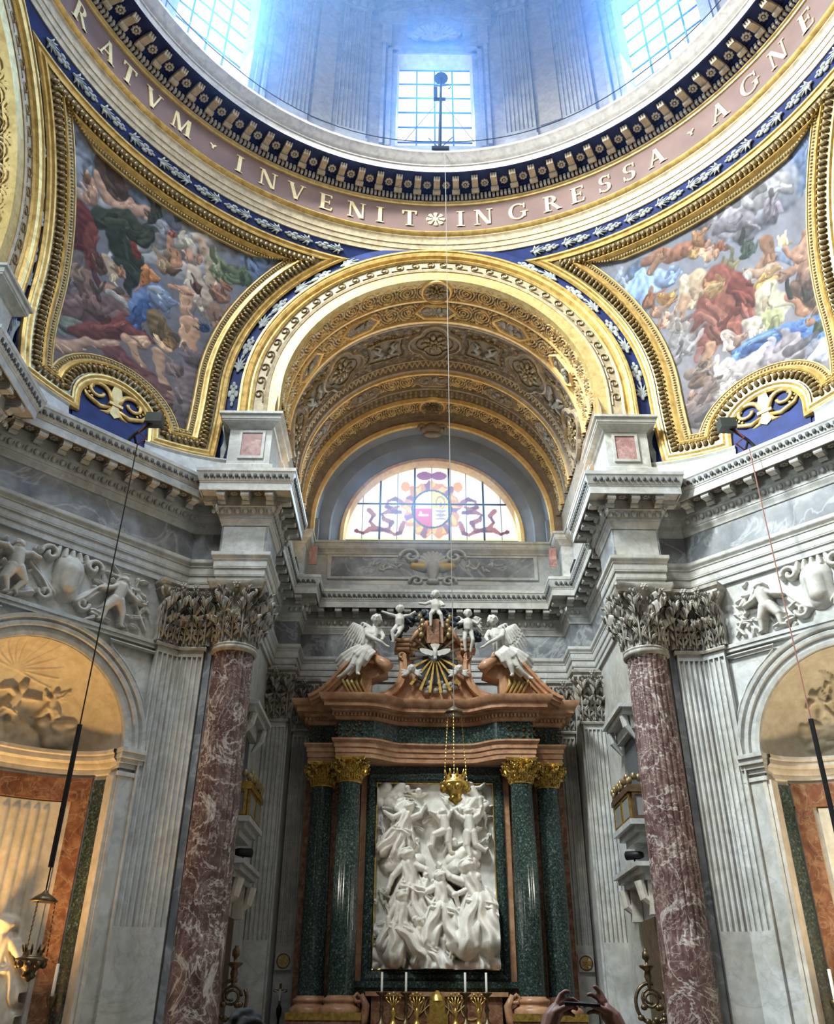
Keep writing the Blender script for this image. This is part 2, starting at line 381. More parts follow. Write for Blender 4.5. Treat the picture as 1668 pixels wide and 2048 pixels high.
for s in (-1, 1):   # pedestals of the side arches
    x = s*8.14; P_ = [(x+s*0.5, 3.62), (x, 3.62), (x, 4.40), (x+s*0.5, 4.40)]
    sweep_plan('side_pedestal', P_ if s < 0 else P_[::-1], ATT, m_white, att)
# ------------------------------------------------------------------ ring of the dome
ring = empty('trim_3', (0, 0, -0.04), kind='structure'); ring.scale = (1.0427, 1.0427, 1.022)
def rev(name, prof, mat, n=160, smooth=True):
    o = MB().lathe(prof, n).build(name, mat, ring); return auto_smooth(o, 35) if smooth else o
rev('ring_architrave', [(8.40, 18.90), (8.12, 18.90), (8.115, 19.03), (8.10, 19.05), (8.09, 19.05), (8.085, 19.19), (8.07, 19.21), (8.06, 19.21), (8.055, 19.36), (8.04, 19.38), (8.02, 19.41), (8.01, 19.42), (8.01, 19.45)], m_tan)
rev('ring_gold_fillet', [(8.01, 19.45), (7.97, 19.47), (7.93, 19.53), (7.94, 19.57), (8.0, 19.59), (8.01, 19.61)], m_gold)
rev('ring_frieze', [(8.01, 19.60), (8.01, 20.58)], m_mauve)
rev('ring_upper_fillet', [(8.01, 20.57), (7.97, 20.58), (7.96, 20.62), (7.92, 20.64), (7.92, 20.68)], m_goldp)
rev('ring_dentil_ground', [(7.92, 20.68), (7.93, 20.70), (7.93, 20.90), (7.80, 20.92), (7.78, 20.97)], m_blue)
rev('ring_soffit', [(7.78, 20.97), (7.24, 20.97), (7.24, 20.93), (7.2, 20.93)], m_blue)
rev('ring_corona', [(7.2, 20.93), (7.2, 21.12), (7.17, 21.14), (7.17, 21.18), (7.13, 21.22)], m_corona)
rev('ring_crown', [(7.13, 21.22), (7.10, 21.25), (7.04, 21.36), (6.98, 21.42), (6.98, 21.50), (7.02, 21.52), (8.6, 21.6)], m_corona)
def polar(az, R, z): return Vector((-R*math.sin(az), R*math.cos(az), z))
# dentils: 300 nearest as pieces would be hair-fine, one band
NM = 96
mo = MB(); mo.box(-0.08, 0.08, -7.82, -7.40, 20.86, 20.97); mo.tube([(-0.08, -7.42, 20.87), (0.08, -7.42, 20.87)], 0.05, 8); mo.tube([(-0.1, -7.74, 20.82), (0.1, -7.74, 20.82)], 0.07, 8)
for k in (-0.07, 0, 0.07): mo.tube([(k*0.85, -7.40, 20.83), (k*0.85, -7.34, 20.93)], 0.026, 5)
d_rm = mo.data('ring_modillion', gold('modillion_stucco', (0.62, 0.54, 0.42), (0.42, 0.36, 0.27), 0.0, 0.6))
ro = MB()
for k in range(8):
    a = k*PI/4; ro.ball((0.075*math.cos(a), -7.62+0.085*math.sin(a), 20.955), (0.038, 0.042, 0.03), 6, 3)
ro.ball((0, -7.62, 20.95), (0.035, 0.04, 0.04), 6, 3)
d_rr = ro.data('ring_rosette', m_rosette)
dent = MB()
d_den = MB().box(-0.030, 0.030, -7.94, -7.84, 20.72, 20.86).data('dentil', m_goldp)
for k in range(NM):
    az = 2*PI*k/NM
    if abs((az+PI) % (2*PI)-PI) > math.radians(82): continue
    inst(d_rm, 'modillion', ring, rot=(0, 0, az+PI)); inst(d_rr, 'rosette', ring, rot=(0, 0, az+PI+PI/NM))
nd = 480; cnt = 0
for k in range(nd):
    az = ((2*PI*(k+0.5)/nd)+PI) % (2*PI)-PI
    if abs(az) > math.radians(86): continue
    dent.box(-0.030, 0.030, -7.94, -7.84, 20.72, 20.86, Matrix.Rotation(az+PI, 4, 'Z'))
tag(dent.build('dentils', m_rosette, ring), kind='stuff')
# lettering: Roman capitals built from strokes with serifs, unit height
TK, TN = 0.17, 0.075
def st(x0, z0, x1, z1, w):   # slanted stroke of horizontal width w
    return [(x0-w/2, z0), (x0+w/2, z0), (x1+w/2, z1), (x1-w/2, z1)]
def se(x, z, w=0.36): h = 0.045; return [(x-w/2, z), (x+w/2, z), (x+w/2, z+h), (x-w/2, z+h)]
def band(cx, cz, rx, rz, a0, a1, t0, t1=None, n=14):
    t1 = t0 if t1 is None else t1; o = []; i_ = []
    for k in range(n+1):
        q = k/n; a = math.radians(a0+(a1-a0)*q); th = TN+(t0-TN)*abs(math.cos(a))
        o.append((cx+rx*math.cos(a), cz+rz*math.sin(a))); i_.append((cx+(rx-th)*math.cos(a), cz+(rz-TN)*math.sin(a)))
    return o + i_[::-1]
GLY = {
 'I': (0.36, [st(.18, 0, .18, 1, TK), se(.18, 0), se(.18, .955)]),
 'N': (0.86, [st(.14, 0, .14, 1, TN), st(.72, 0, .72, 1, TN), st(.66, 0, .16, 1, TK), se(.14, 0, .26), se(.12, .955, .24), se(.72, .955, .26)]),
 'V': (0.84, [st(.42, 0, .14, 1, TK), st(.44, 0, .70, 1, TN), se(.14, .955, .32), se(.70, .955, .26)]),
 'E': (0.66, [st(.18, 0, .18, 1, TK), se(.17, 0, .3), se(.17, .955, .3), [(.18, 0), (.60, 0), (.64, .2), (.58, .2), (.54, .06), (.18, .06)], [(.18, .94), (.52, .94), (.56, .82), (.62, .82), (.60, 1), (.18, 1)], [(.18, .47), (.46, .47), (.46, .38), (.51, .38), (.51, .64), (.46, .64), (.46, .54), (.18, .54)]]),
 'T': (0.76, [st(.38, 0, .38, 1, TK), se(.38, 0), [(.03, 1), (.05, .76), (.10, .76), (.14, .93), (.62, .93), (.66, .76), (.71, .76), (.73, 1)]]),
 'M': (1.0, [st(.15, 0, .18, 1, TN), st(.85, 0, .82, 1, TK), st(.5, 0.03, .22, 1, TK*.9), st(.5, 0.03, .78, 1, TN), se(.15, 0, .26), se(.85, 0, .34)]),
 'A': (0.84, [st(.14, 0, .42, 1, TN), st(.70, 0, .42, 1, TK), [(.24, .33), (.62, .33), (.60, .40), (.26, .40)], se(.14, 0, .26), se(.70, 0, .34)]),
 'R': (0.80, [st(.18, 0, .18, 1, TK), se(.18, 0), se(.14, .955, .26), band(.26, .735, .34, .265, -90, 90, .16), [(.18, .94), (.28, .94), (.28, 1), (.18, 1)], [(.18, .47), (.28, .47), (.28, .53), (.18, .53)], st(.72, 0, .38, .5, TK), se(.72, 0, .22)]),
 'G': (0.88, [band(.46, .5, .42, .52, 52, 318, .17, n=22), [(.68, .44), (.68, .12), (.83, .12), (.83, .44)], se(.76, .41, .34), [(.70, .88), (.76, .68), (.80, .68), (.80, .98), (.76, .98)]]),
 'S': (0.62, [band(.30, .74, .25, .27, 50, 262, .14, n=14), band(.30, .26, .27, .28, -140, 88, .15, n=14), [(.46, .93), (.52, .72), (.56, .72), (.56, .98), (.52, .98)], [(.03, .30), (.03, .04), (.07, .04), (.12, .14), (.08, .30)]]),
 'P': (0.72, [st(.18, 0, .18, 1, TK), se(.18, 0), se(.14, .955, .26), band(.26, .72, .34, .28, -90, 90, .16), [(.18, .94), (.28, .94), (.28, 1), (.18, 1)]]),
 'dot': (0.4, [[(.16, .42), (.26, .42), (.24, .55), (.36, .68), (.30, .72), (.20, .62), (.08, .70), (.04, .64), (.16, .54)]]),
}
star = []
for k in range(8):
    a = k*PI/4; c_, s_ = math.cos(a), math.sin(a)
    star.append([(0.42+0.05*c_, 0.5+0.05*s_), (0.42+0.40*c_-0.10*s_, 0.5+0.40*s_+0.10*c_), (0.42+0.44*c_, 0.5+0.44*s_), (0.42+0.40*c_+0.10*s_, 0.5+0.40*s_-0.10*c_)])
star.append(arc(0.42, 0.5, 0.12, 0, 330, 11))
GLY['star'] = (0.84, star)
TEXT_AZ = [('A', 76.2), ('P', 81.0), ('R', 69.69), ('A', 63.82), ('T', 59.32), ('V', 54.16), ('M', 48.56), ('dot', 42.37), ('I', 37.15), ('N', 31.65), ('V', 26.23), ('E', 20.66), ('N', 14.9), ('I', 10.51), ('T', 5.01), ('star', 0.17), ('I', -4.47), ('N', -8.72), ('G', -14.95), ('R', -21.38), ('E', -26.13), ('S', -31.21), ('S', -35.75), ('A', -40.75), ('dot', -47.44), ('A', -52.71), ('G', -58.54), ('N', -64.27), ('E', -70.02), ('S', -77.5)]
def letter(ch, az_c, z0=19.80, h=0.56, R=8.0):
    wd, polys = GLY[ch]; mb = MB()
    for poly in polys:
        n = len(poly); V = []
        for rr in (R-0.022, R+0.01):
            for (x, z) in poly:
                a = az_c - (x-wd/2)*h/R
                V.append(polar(a, rr, z0+z*h))
        mb.add(V, [tuple(range(n)), tuple(range(2*n-1, n-1, -1))] + [(i, (i+1) % n, n+(i+1) % n, n+i) for i in range(n)])
    mb.build('letter' if ch not in ('dot', 'star') else ('word_divider' if ch == 'dot' else 'star_ornament'), m_letter, ring)
for ch, az in TEXT_AZ: letter(ch, math.radians(az))

# ------------------------------------------------------------------ drum with its windows
drum = empty('wall_drum', (0, 0, -0.04), kind='structure'); drum.scale = (1.0427, 1.0427, 1.022)
RD = 8.4; WH = math.radians(7.75); Z0, Z1, ZT = 23.49, 27.9, 31.2
def cyl_patch(mb, a0, a1, z0, z1, R, n=6):
    V = []; 
    for i in range(n+1):
        a = a0+(a1-a0)*i/n; V += [polar(a, R, z0), polar(a, R, z1)]
    mb.add(V, [(2*i, 2*i+1, 2*i+3, 2*i+2) for i in range(n)])
mb = MB()
for k in range(8):
    c_ = k*PI/4
    cyl_patch(mb, c_+WH, c_+PI/4-WH, 21.5, ZT, RD, 8)
    cyl_patch(mb, c_-WH, c_+WH, 21.5, Z0, RD, 4); cyl_patch(mb, c_-WH, c_+WH, Z1, ZT, RD, 4)
mb.build('drum_wall', m_drum, drum)
cap_ = MB(); cap_.add([polar(2*PI*i/48, RD*1.0427, ZT*1.022-0.04) for i in range(48)] + [(0, 0, 38)], [(i, (i+1) % 48, 48) for i in range(48)])
tag(cap_.build('ceiling_dome', m_drum), kind='structure')
d_pane = {}
def win_local(k): return RZ(k*PI/4)     # local +Y outward
hw = RD*math.sin(WH); yw = RD*math.cos(WH)
for n_, k in enumerate((0, 1, -1)):
    wroot = empty('window_%d' % (n_+1), (0, 0, -0.04), k*PI/4, kind='structure'); wroot.scale = (1.0427, 1.0427, 1.022)
    mb = MB(); y0, y1 = yw-0.02, yw+0.48
    mb.add([(-hw, y0, Z0), (-hw*0.96, y1, Z0+0.1), (-hw*0.96, y1, Z1-0.08), (-hw, y0, Z1), (hw, y0, Z0), (hw*0.96, y1, Z0+0.1), (hw*0.96, y1, Z1-0.08), (hw, y0, Z1)],
           [(0, 1, 2, 3), (4, 7, 6, 5), (3, 2, 6, 7), (0, 4, 5, 1)])
    mb.build('reveal', m_warm, wroot)
    gx0, gx1, gz0, gz1 = -hw*0.96, hw*0.96, Z0+0.1, Z1-0.08
    nx, nz = 4, 6
    if 'p' not in d_pane:
        d_pane['p'] = MB().box(0, (gx1-gx0)/nx, 0, 0.02, 0, (gz1-gz0)/nz).data('pane', m_sky)
        d_pane['v'] = MB().box(-0.022, 0.022, -0.04, 0.03, gz0, gz1).data('glazing_bar', m_black)
        d_pane['h'] = MB().box(gx0, gx1, -0.035, 0.03, -0.02, 0.02).data('glazing_bar', m_black)
    for i in range(nx):
        for j in range(nz): inst(d_pane['p'], 'pane', wroot, (gx0+(gx1-gx0)*i/nx, y1, gz0+(gz1-gz0)*j/nz))
    for i in range(1, nx): inst(d_pane['v'], 'glazing_bar', wroot, (gx0+(gx1-gx0)*i/nx, y1, 0))
    for j in range(0, nz+1): inst(d_pane['h'], 'glazing_bar', wroot, (0, y1, gz0+(gz1-gz0)*j/nz))
    # moulded surround, ears and segmental hood with a shell
    mb = MB()
    for d0, d1, yy in ((0.0, 0.16, 0.06), (0.16, 0.30, 0.12), (0.36, 0.46, 0.2)):
        mb.box(-hw-d1, -hw-d0, yw-yy, yw+0.1, Z0-0.1, Z1+d1).box(hw+d0, hw+d1, yw-yy, yw+0.1, Z0-0.1, Z1+d1)
        if d1 < 0.4: mb.box(-hw-d1, hw+d1, yw-yy, yw+0.1, Z1+d0, Z1+d1)
    mb.box(-hw-0.5, hw+0.5, yw-0.10, yw+0.1, Z0-0.32, Z0-0.10).box(-hw-0.6, hw+0.6, yw-0.16, yw+0.1, Z0-0.62, Z0-0.32)
    mb.build('surround', m_drum, wroot)
    mb = MB()
    for s in (-1, 1):
        for q, (z_, pr) in enumerate(((29.15, 0.22), (29.3, 0.32), (29.42, 0.42))): mb.box(min(s*0.85, s*(hw+0.62)), max(s*0.85, s*(hw+0.62)), yw-pr, yw+0.1, z_, z_+0.11)
        mb.box(min(s*(hw+0.2), s*(hw+0.5)), max(s*(hw+0.2), s*(hw+0.5)), yw-0.22, yw+0.1, 28.2, 29.15)
    A_ = arc(0, 28.2, 2.25, 140, 40, 20)
    for pr, dr in ((0.40, 0.0), (0.30, -0.12), (0.2, -0.22)):
        V = []
        for (x, z) in A_:
            q = (2.25+dr)/2.25; V += [(x*q, yw-pr, 28.2+(z-28.2)*q), (x*q, yw+0.1, 28.2+(z-28.2)*q), (x*q*1.05, yw-pr, 28.2+(z-28.2)*q*1.05)]
        mb.add(V, [(3*i, 3*i+1, 3*i+4, 3*i+3) for i in range(20)] + [(3*i, 3*i+3, 3*i+5, 3*i+2) for i in range(20)])
    mb.build('hood', m_drum, wroot)
    mb = MB()
    for i in range(9):
        a = math.radians(20+140*i/8); mb.tube([(0, yw-0.1, 28.5), (0.7*math.cos(a), yw-0.2, 28.5+0.62*math.sin(a))], [0.05, 0.11], 6)
    for s in (-1, 1):
        mb.tube([(s*(0.3+0.5*q), yw-0.16, 28.62+0.12*math.sin(q*9)) for q in np.linspace(0, 1, 9)], 0.09, 6)
        mb.tube([(s*(0.2+0.35*q), yw-0.5, 30.2+0.4*q) for q in np.linspace(0, 1, 5)], [0.14, 0.16, 0.13, 0.12, 0.05], 7)
    mb.ball((0, yw-0.25, 28.95), (0.17, 0.14, 0.2), 10, 7)
    mb.build('shell_ornament', m_drum, wroot)
# fluted pilasters of the drum
def flute_section(w, t, nf, fd=None):
    """list of (x,y) from left back to right back; front at y=-t"""
    pts = [(-w/2, 0.0), (-w/2, -t)]
    gap = w/(nf*1.34+0.34); fw = gap*1.0
    x = -w/2+gap*0.34
    fd = fd or fw*0.6
    for i in range(nf):
        for k in range(7):
            a = PI*k/6; pts.append((x+fw/2-fw/2*math.cos(a), -t+fd*math.sin(a)))
        x += gap*1.34
    pts += [(w/2, -t), (w/2, 0.0)]
    return pts
def extr(mb, sec, z0, z1, T=None, cap=True):
    n = len(sec); V = [(x, y, z0) for x, y in sec] + [(x, y, z1) for x, y in sec]
    if T is not None: V = [tuple(T @ Vector(v)) for v in V]
    F = [(i, i+1, n+i+1, n+i) for i in range(n-1)]
    if cap: F += [tuple(range(n-1, -1, -1)), tuple(range(n, 2*n))]
    return mb.add(V, F)
sec = flute_section(0.86, 0.16, 7); mb = MB()
extr(mb, sec, 23.7, 29.6); extr(mb, [(-0.43, 0), (-0.43, -0.15), (0.43, -0.15), (0.43, 0)], 29.6, 29.75)
extr(mb, [(-0.5, 0), (-0.5, -0.26), (0.5, -0.26), (0.5, 0)], 21.5, 22.9); extr(mb, [(-0.47, 0), (-0.47, -0.22), (0.47, -0.22), (0.47, 0)], 22.9, 23.35); extr(mb, [(-0.43, 0), (-0.43, -0.16), (0.43, -0.16), (0.43, 0)], 23.35, 23.7)
d_dp = mb.data('drum_pilaster', m_drum)
mb = MB(); 
for j in range(2):
    for i in range(4): mb.ball((-0.42+0.28*i, -0.22-0.08*j, 29.95+0.4*j), (0.13, 0.12, 0.2), 6, 4)
mb.box(-0.55, 0.55, -0.34, 0, 30.5, 30.65).box(-0.42, 0.42, -0.18, 0, 29.75, 30.5)
d_dc = mb.data('drum_capital', m_drum)
mb = MB(); mb.box(-0.3, 0.3, -0.05, 0, 23.8, 29.3)
d_dpan = mb.data('drum_panel', gold('brown_panel', (0.30, 0.26, 0.22), (0.22, 0.19, 0.16), 0.0, 0.7))
for k in (0, 1, -1, -2):
    for da in (16.7, 28.3):
        az = math.radians(45*k+da); p = polar(az, RD+0.02, 0)
        inst(d_dp, 'drum_pilaster', drum, p, (0, 0, az)); inst(d_dc, 'drum_capital', drum, p, (0, 0, az))
    az = math.radians(45*k+22.5); inst(d_dpan, 'drum_panel', drum, polar(az, RD, 0), (0, 0, az))
    mb = MB(); 
# wire strung round the top of the ring cornice
cab = MB().tube([polar(math.radians(a), 7.35, 22.40-0.09*abs(math.sin(math.radians(a*4)))) for a in range(-84, 85, 3)], 0.013, 5)
tag(cab.build('safety_wire', m_black), 'thin dark wire strung along the top of the dome ring cornice', 'wire')
# ------------------------------------------------------------------ great arches, pendentives, apse vault
RS = 9.73
def arch_pts(r, n=48, zlow=13.45):
    return [(r, zlow)] + [(r*math.cos(PI*i/n), ZS+r*math.sin(PI*i/n)) for i in range(n+1)] + [(-r, zlow)]
def arch_sweep(name, prof, mat, parent, zlow=13.45, n=64, smooth=True, zmax=99):
    """prof: list of (r, y)"""
    rows = [[(x, y, min(z, zmax)) for x, z in arch_pts(r, n, zlow)] for r, y in prof]
    k = len(rows[0]); V = [v for r in rows for v in r]
    o = mesh(name, V, [(j*k+i, j*k+i+1, (j+1)*k+i+1, (j+1)*k+i) for j in range(len(prof)-1) for i in range(k-1)], mat, parent)
    return auto_smooth(o, 30) if smooth else o
# running scroll: one curl
mb = MB()
pts = [(-0.20, 0, -0.085)]
for i in range(18):
    a = -PI*0.5 + i*PI*2.3/17; r = 0.115*(1-0.62*i/17); pts.append((0.03+r*math.cos(a), 0, 0.03+r*math.sin(a)))
mb.tube(pts, [0.022]*len(pts), 5)
d_scr = mb.data('running_scroll', m_goldd)
def fern():   # fan-shaped painted spray
    mb = MB()
    for i in range(7):
        a = math.radians(-66+22*i); L = 0.30-0.02*abs(i-3)
        mb.tube([(0, 0, 0), (L*0.5*math.sin(a), -0.02, L*0.55*math.cos(a)), (L*math.sin(a*1.15), -0.01, L*math.cos(a*1.15))], [0.018, 0.032, 0.008], 5)
    mb.ball((0, -0.01, 0.0), (0.06, 0.03, 0.06), 8, 4)
    return mb.data('painted_fern', m_leaf)
def flower():
    mb = MB()
    for (x, z, r) in ((0, 0.06, 0.075), (-0.10, 0.0, 0.07), (0.10, 0.0, 0.07), (0, -0.09, 0.08), (0, 0.19, 0.055), (-0.07, 0.13, 0.05), (0.07, 0.13, 0.05), (0, -0.2, 0.05)):
        mb.ball((x, 0, z), (r, 0.028, r), 8, 4)
    return mb.data('painted_flower', m_leaf)
d_fern, d_flow = fern(), flower()
for k, nm in ((0, 'trim_4'), (1, 'trim_5'), (-1, 'trim_6')):
    root = empty(nm, (0, 0, 0), k*PI/2, kind='structure'); Y = 8.35
    arch_sweep('arch_inner_band', [(3.70, Y+0.25), (3.70, Y-0.02), (3.97, Y-0.03), (3.97, Y-0.05)], m_goldp, root)
    arch_sweep('arch_scroll_band', [(3.97, Y-0.05), (4.03, Y-0.07), (4.06, Y-0.05), (4.06, Y-0.03), (4.30, Y-0.03), (4.30, Y-0.06)], m_tan, root)
    arch_sweep('arch_outer_moulding', [(4.30, Y-0.06), (4.34, Y-0.10), (4.37, Y-0.08), (4.37, Y-0.05), (4.42, Y-0.05), (4.46, Y-0.12), (4.53, Y-0.15), (4.56, Y-0.14), (4.58, Y-0.17), (4.63, Y-0.17), (4.63, Y+0.02)], m_gold, root)
    arch_sweep('arch_blue_border', [(4.60, Y-0.01), (5.10, Y-0.01)], m_blue, root, 11.6, zmax=19.29)
    for i in range(34):
        a = math.radians(-4+188*(i+0.5)/34); s = -1 if a > PI/2 else 1
        M_ = Matrix.Translation((4.175*math.cos(a), Y-0.04, ZS+4.175*math.sin(a))) @ Matrix.Rotation(PI/2-a, 4, 'Y') @ Matrix.Diagonal((-s, 1, 0.9, 1))
        inst(d_scr, 'running_scroll', root, mat4=M_)
    for i in range(22):
        a = math.radians(-5+190*(i+0.5)/22)
        if 68 < math.degrees(a) < 112: continue
        s = 1 if a < PI/2 else -1
        M_ = Matrix.Translation((4.815*math.cos(a), Y-0.03, ZS+4.815*math.sin(a))) @ Matrix.Rotation(-a if s > 0 else PI-a, 4, 'Y') @ Matrix.Diagonal((0.80, 1, 1.5, 1))
        inst(d_flow if i % 2 else d_fern, 'painted_flower' if i % 2 else 'painted_fern', root, mat4=M_)
    for s in (-1, 1):   # tall plume beside each pedestal
        mb = MB()
        for j in range(5):
            x0 = s*4.86; mb.tube([(x0, Y-0.03, 12.55), (x0+s*(0.02-0.03*j), Y-0.04, 12.9+0.05*j), (x0+s*(-0.10+0.045*j), Y-0.04, 13.25+0.07*j), (x0+s*(-0.16+0.075*j), Y-0.03, 13.45+0.06*(2-abs(j-2)))], [0.03, 0.045, 0.05, 0.006], 5)
        mb.build('painted_plume', m_leaf, root)
# ---- pendentives
def sph(az, z, h=0.0):
    R = RS-h; zz = (z-ZS); c_ = math.sqrt(max(RS*RS-zz*zz, 0.01))/RS
    return Vector((-R*c_*math.sin(az), R*c_*math.cos(az), ZS+R*zz/RS))
def az_edge(z, r):
    x = math.sqrt(max(r*r-(z-ZS)**2, 0)) if z > ZS else r
    y = math.sqrt(max(RS*RS-(z-ZS)**2-x*x, 0.01)); return math.atan2(x, y)
def sphere_patch(name, r, z0, z1, mat, parent, n, m, h=0.0, paint=None):
    zs_ = np.linspace(z0, z1, n); P = np.zeros((n, m, 3)); A = np.zeros((n, m)); Zg = np.zeros((n, m))
    for i, z in enumerate(zs_):
        e = az_edge(z, r); a = np.linspace(e, PI/2-e, m); A[i] = a; Zg[i] = z
        c_ = math.sqrt(RS*RS-(z-ZS)**2)/RS*(RS-h)
        P[i, :, 0] = -c_*np.sin(a); P[i, :, 1] = c_*np.cos(a); P[i, :, 2] = ZS+(z-ZS)*(RS-h)/RS
    return grid_mesh(name, P, mat, parent, True, False, paint(np.degrees(A), Zg) if paint else None)
# chart of the sphere used for the frames: (s,t) metres
def chart(az, z): return (az*9.25, RS*math.asin((z-ZS)/RS))
def unchart(s, t): return s/9.25, ZS+RS*math.sin(t/RS)
def frame_path():
    S1, S2, S3, S4 = [], [], [], []
    for z in np.linspace(12.43, 14.4, 6): S1.append(chart(az_edge(z, 5.0), z))
    b1 = math.asin((18.93-ZS)/5.0)
    for b in np.linspace(0.03, b1, 30): z = ZS+5*math.sin(b); S1.append(chart(az_edge(z, 5.0), z))
    a0 = az_edge(18.93, 5.0)
    S2 = [chart(a, 18.93) for a in np.linspace(a0, PI/2-a0, 36)]
    S3 = [(math.pi/2*9.25-s_, t_) for s_, t_ in reversed(S1)]
    sc, tc = chart(math.radians(45.6), 12.56)
    bz = lambda s_: chart(0, 12.17+0.28*((math.degrees(s_/9.25)-45.6)/14.5)**2)[1]
    B1 = [(s_, bz(s_)) for s_ in np.linspace(S3[-1][0], sc+0.78, 7)]
    B2 = [B1[-1]]+[(sc+r_[0], tc+r_[1]) for r_ in arc(0, 0, 0.78, 0, 180, 20)]+[(sc-0.78, bz(sc-0.78))]
    B3 = [(s_, bz(s_)) for s_ in np.linspace(sc-0.78, S1[0][0], 7)]
    S3[-1] = B1[0]; S1[0] = B3[-1]
    return [[Vector(p) for p in q] for q in (S1, S2, S3, B1, B2, B3)]
SIDES = frame_path()
def mir(v, s): return Vector((-v.x, v.y, v.z)) if s > 0 else v
def nright(d): return Vector((d.y, -d.x)).normalized()
_loop = [p for q in SIDES for p in q[:-1]]
_ar = sum(_loop[i].x*_loop[(i+1) % len(_loop)].y-_loop[(i+1) % len(_loop)].x*_loop[i].y for i in range(len(_loop)))
ORI = -1 if _ar > 0 else 1
_bis = []
for k in range(6):   # bisector at the start of side k
    a, b = SIDES[k-1], SIDES[k]; n1, n2 = nright(a[-1]-a[-2])*ORI, nright(b[1]-b[0])*ORI; _bis.append((n1+n2).normalized())
def off_sides(w):
    """offset each side by w towards the picture, trimmed on the corner bisectors"""
    out = []
    for k, S_ in enumerate(SIDES):
        o = offset_path(S_, ORI*w); c0, b0, c1, b1 = S_[0], _bis[k], S_[-1], _bis[(k+1) % 6]
        if abs(w) > 1e-6:
            for c_, b_, rev_ in ((c0, b0, False), (c1, b1, True)):
                q = o[::-1] if rev_ else o; mid = q[len(q)//2]; nb = Vector((-b_.y, b_.x)); sg = 1 if (mid-c_).dot(nb) > 0 else -1
                f = [sg*(p-c_).dot(nb) for p in q]; m = next(i for i, v in enumerate(f) if v > 0)
                if m == 0: p0, p1, f0, f1 = q[0], q[1], f[0], f[1]
                else: p0, p1, f0, f1 = q[m-1], q[m], f[m-1], f[m]
                X_ = p0+(p1-p0)*(f0/(f0-f1)) if abs(f0-f1) > 1e-9 else p0
                for i in range(max(m, 1)): q[i] = X_.copy()
                o = q[::-1] if rev_ else q
        out.append(o)
    return [p for q in out for p in q]
def sweep_frame(name, prof, mat, parent, s):
    rows = []
    for w, h in prof:
        q = off_sides(w); rows.append([mir(sph(*unchart(p.x, p.y), h), s) for p in q])
    n = len(rows[0]); V = [v for r in rows for v in r]
    o = mesh(name, V, [(j*n+i, j*n+(i+1) % n, (j+1)*n+(i+1) % n, (j+1)*n+i) for j in range(len(prof)-1) for i in range(n)], mat, parent)
    return auto_smooth(o, 35)
def along(path, step):
    out = []; acc = 0.0; n = len(path)
    for i in range(n):
        a, b = path[i], path[(i+1) % n]; L = (b-a).length
        if L < 1e-6: continue
        while acc < L: out.append((a+(b-a)*(acc/L), math.atan2((b-a).y, (b-a).x))); acc += step
        acc -= L
    return out
def frame_beads(name, w, h, step, size, mat, parent, s):
    mb = MB()
    for p, ang in along(off_sides(w), step):
        az, z = unchart(p.x, p.y); c_ = mir(sph(az, z, h), s)
        nrm = (Vector((0, 0, ZS))-c_).normalized()
        d1 = mir(sph(*unchart(p.x+0.01*math.cos(ang), p.y+0.01*math.sin(ang)), h), s)-c_
        d1.normalize(); d2 = nrm.cross(d1).normalized()
        T = Matrix((d1, d2, nrm)).transposed()
        mb.ball(c_, size, 6, 4, T)
    return tag(mb.build(name, mat, parent, True), kind='stuff')
FLEUR = MB()
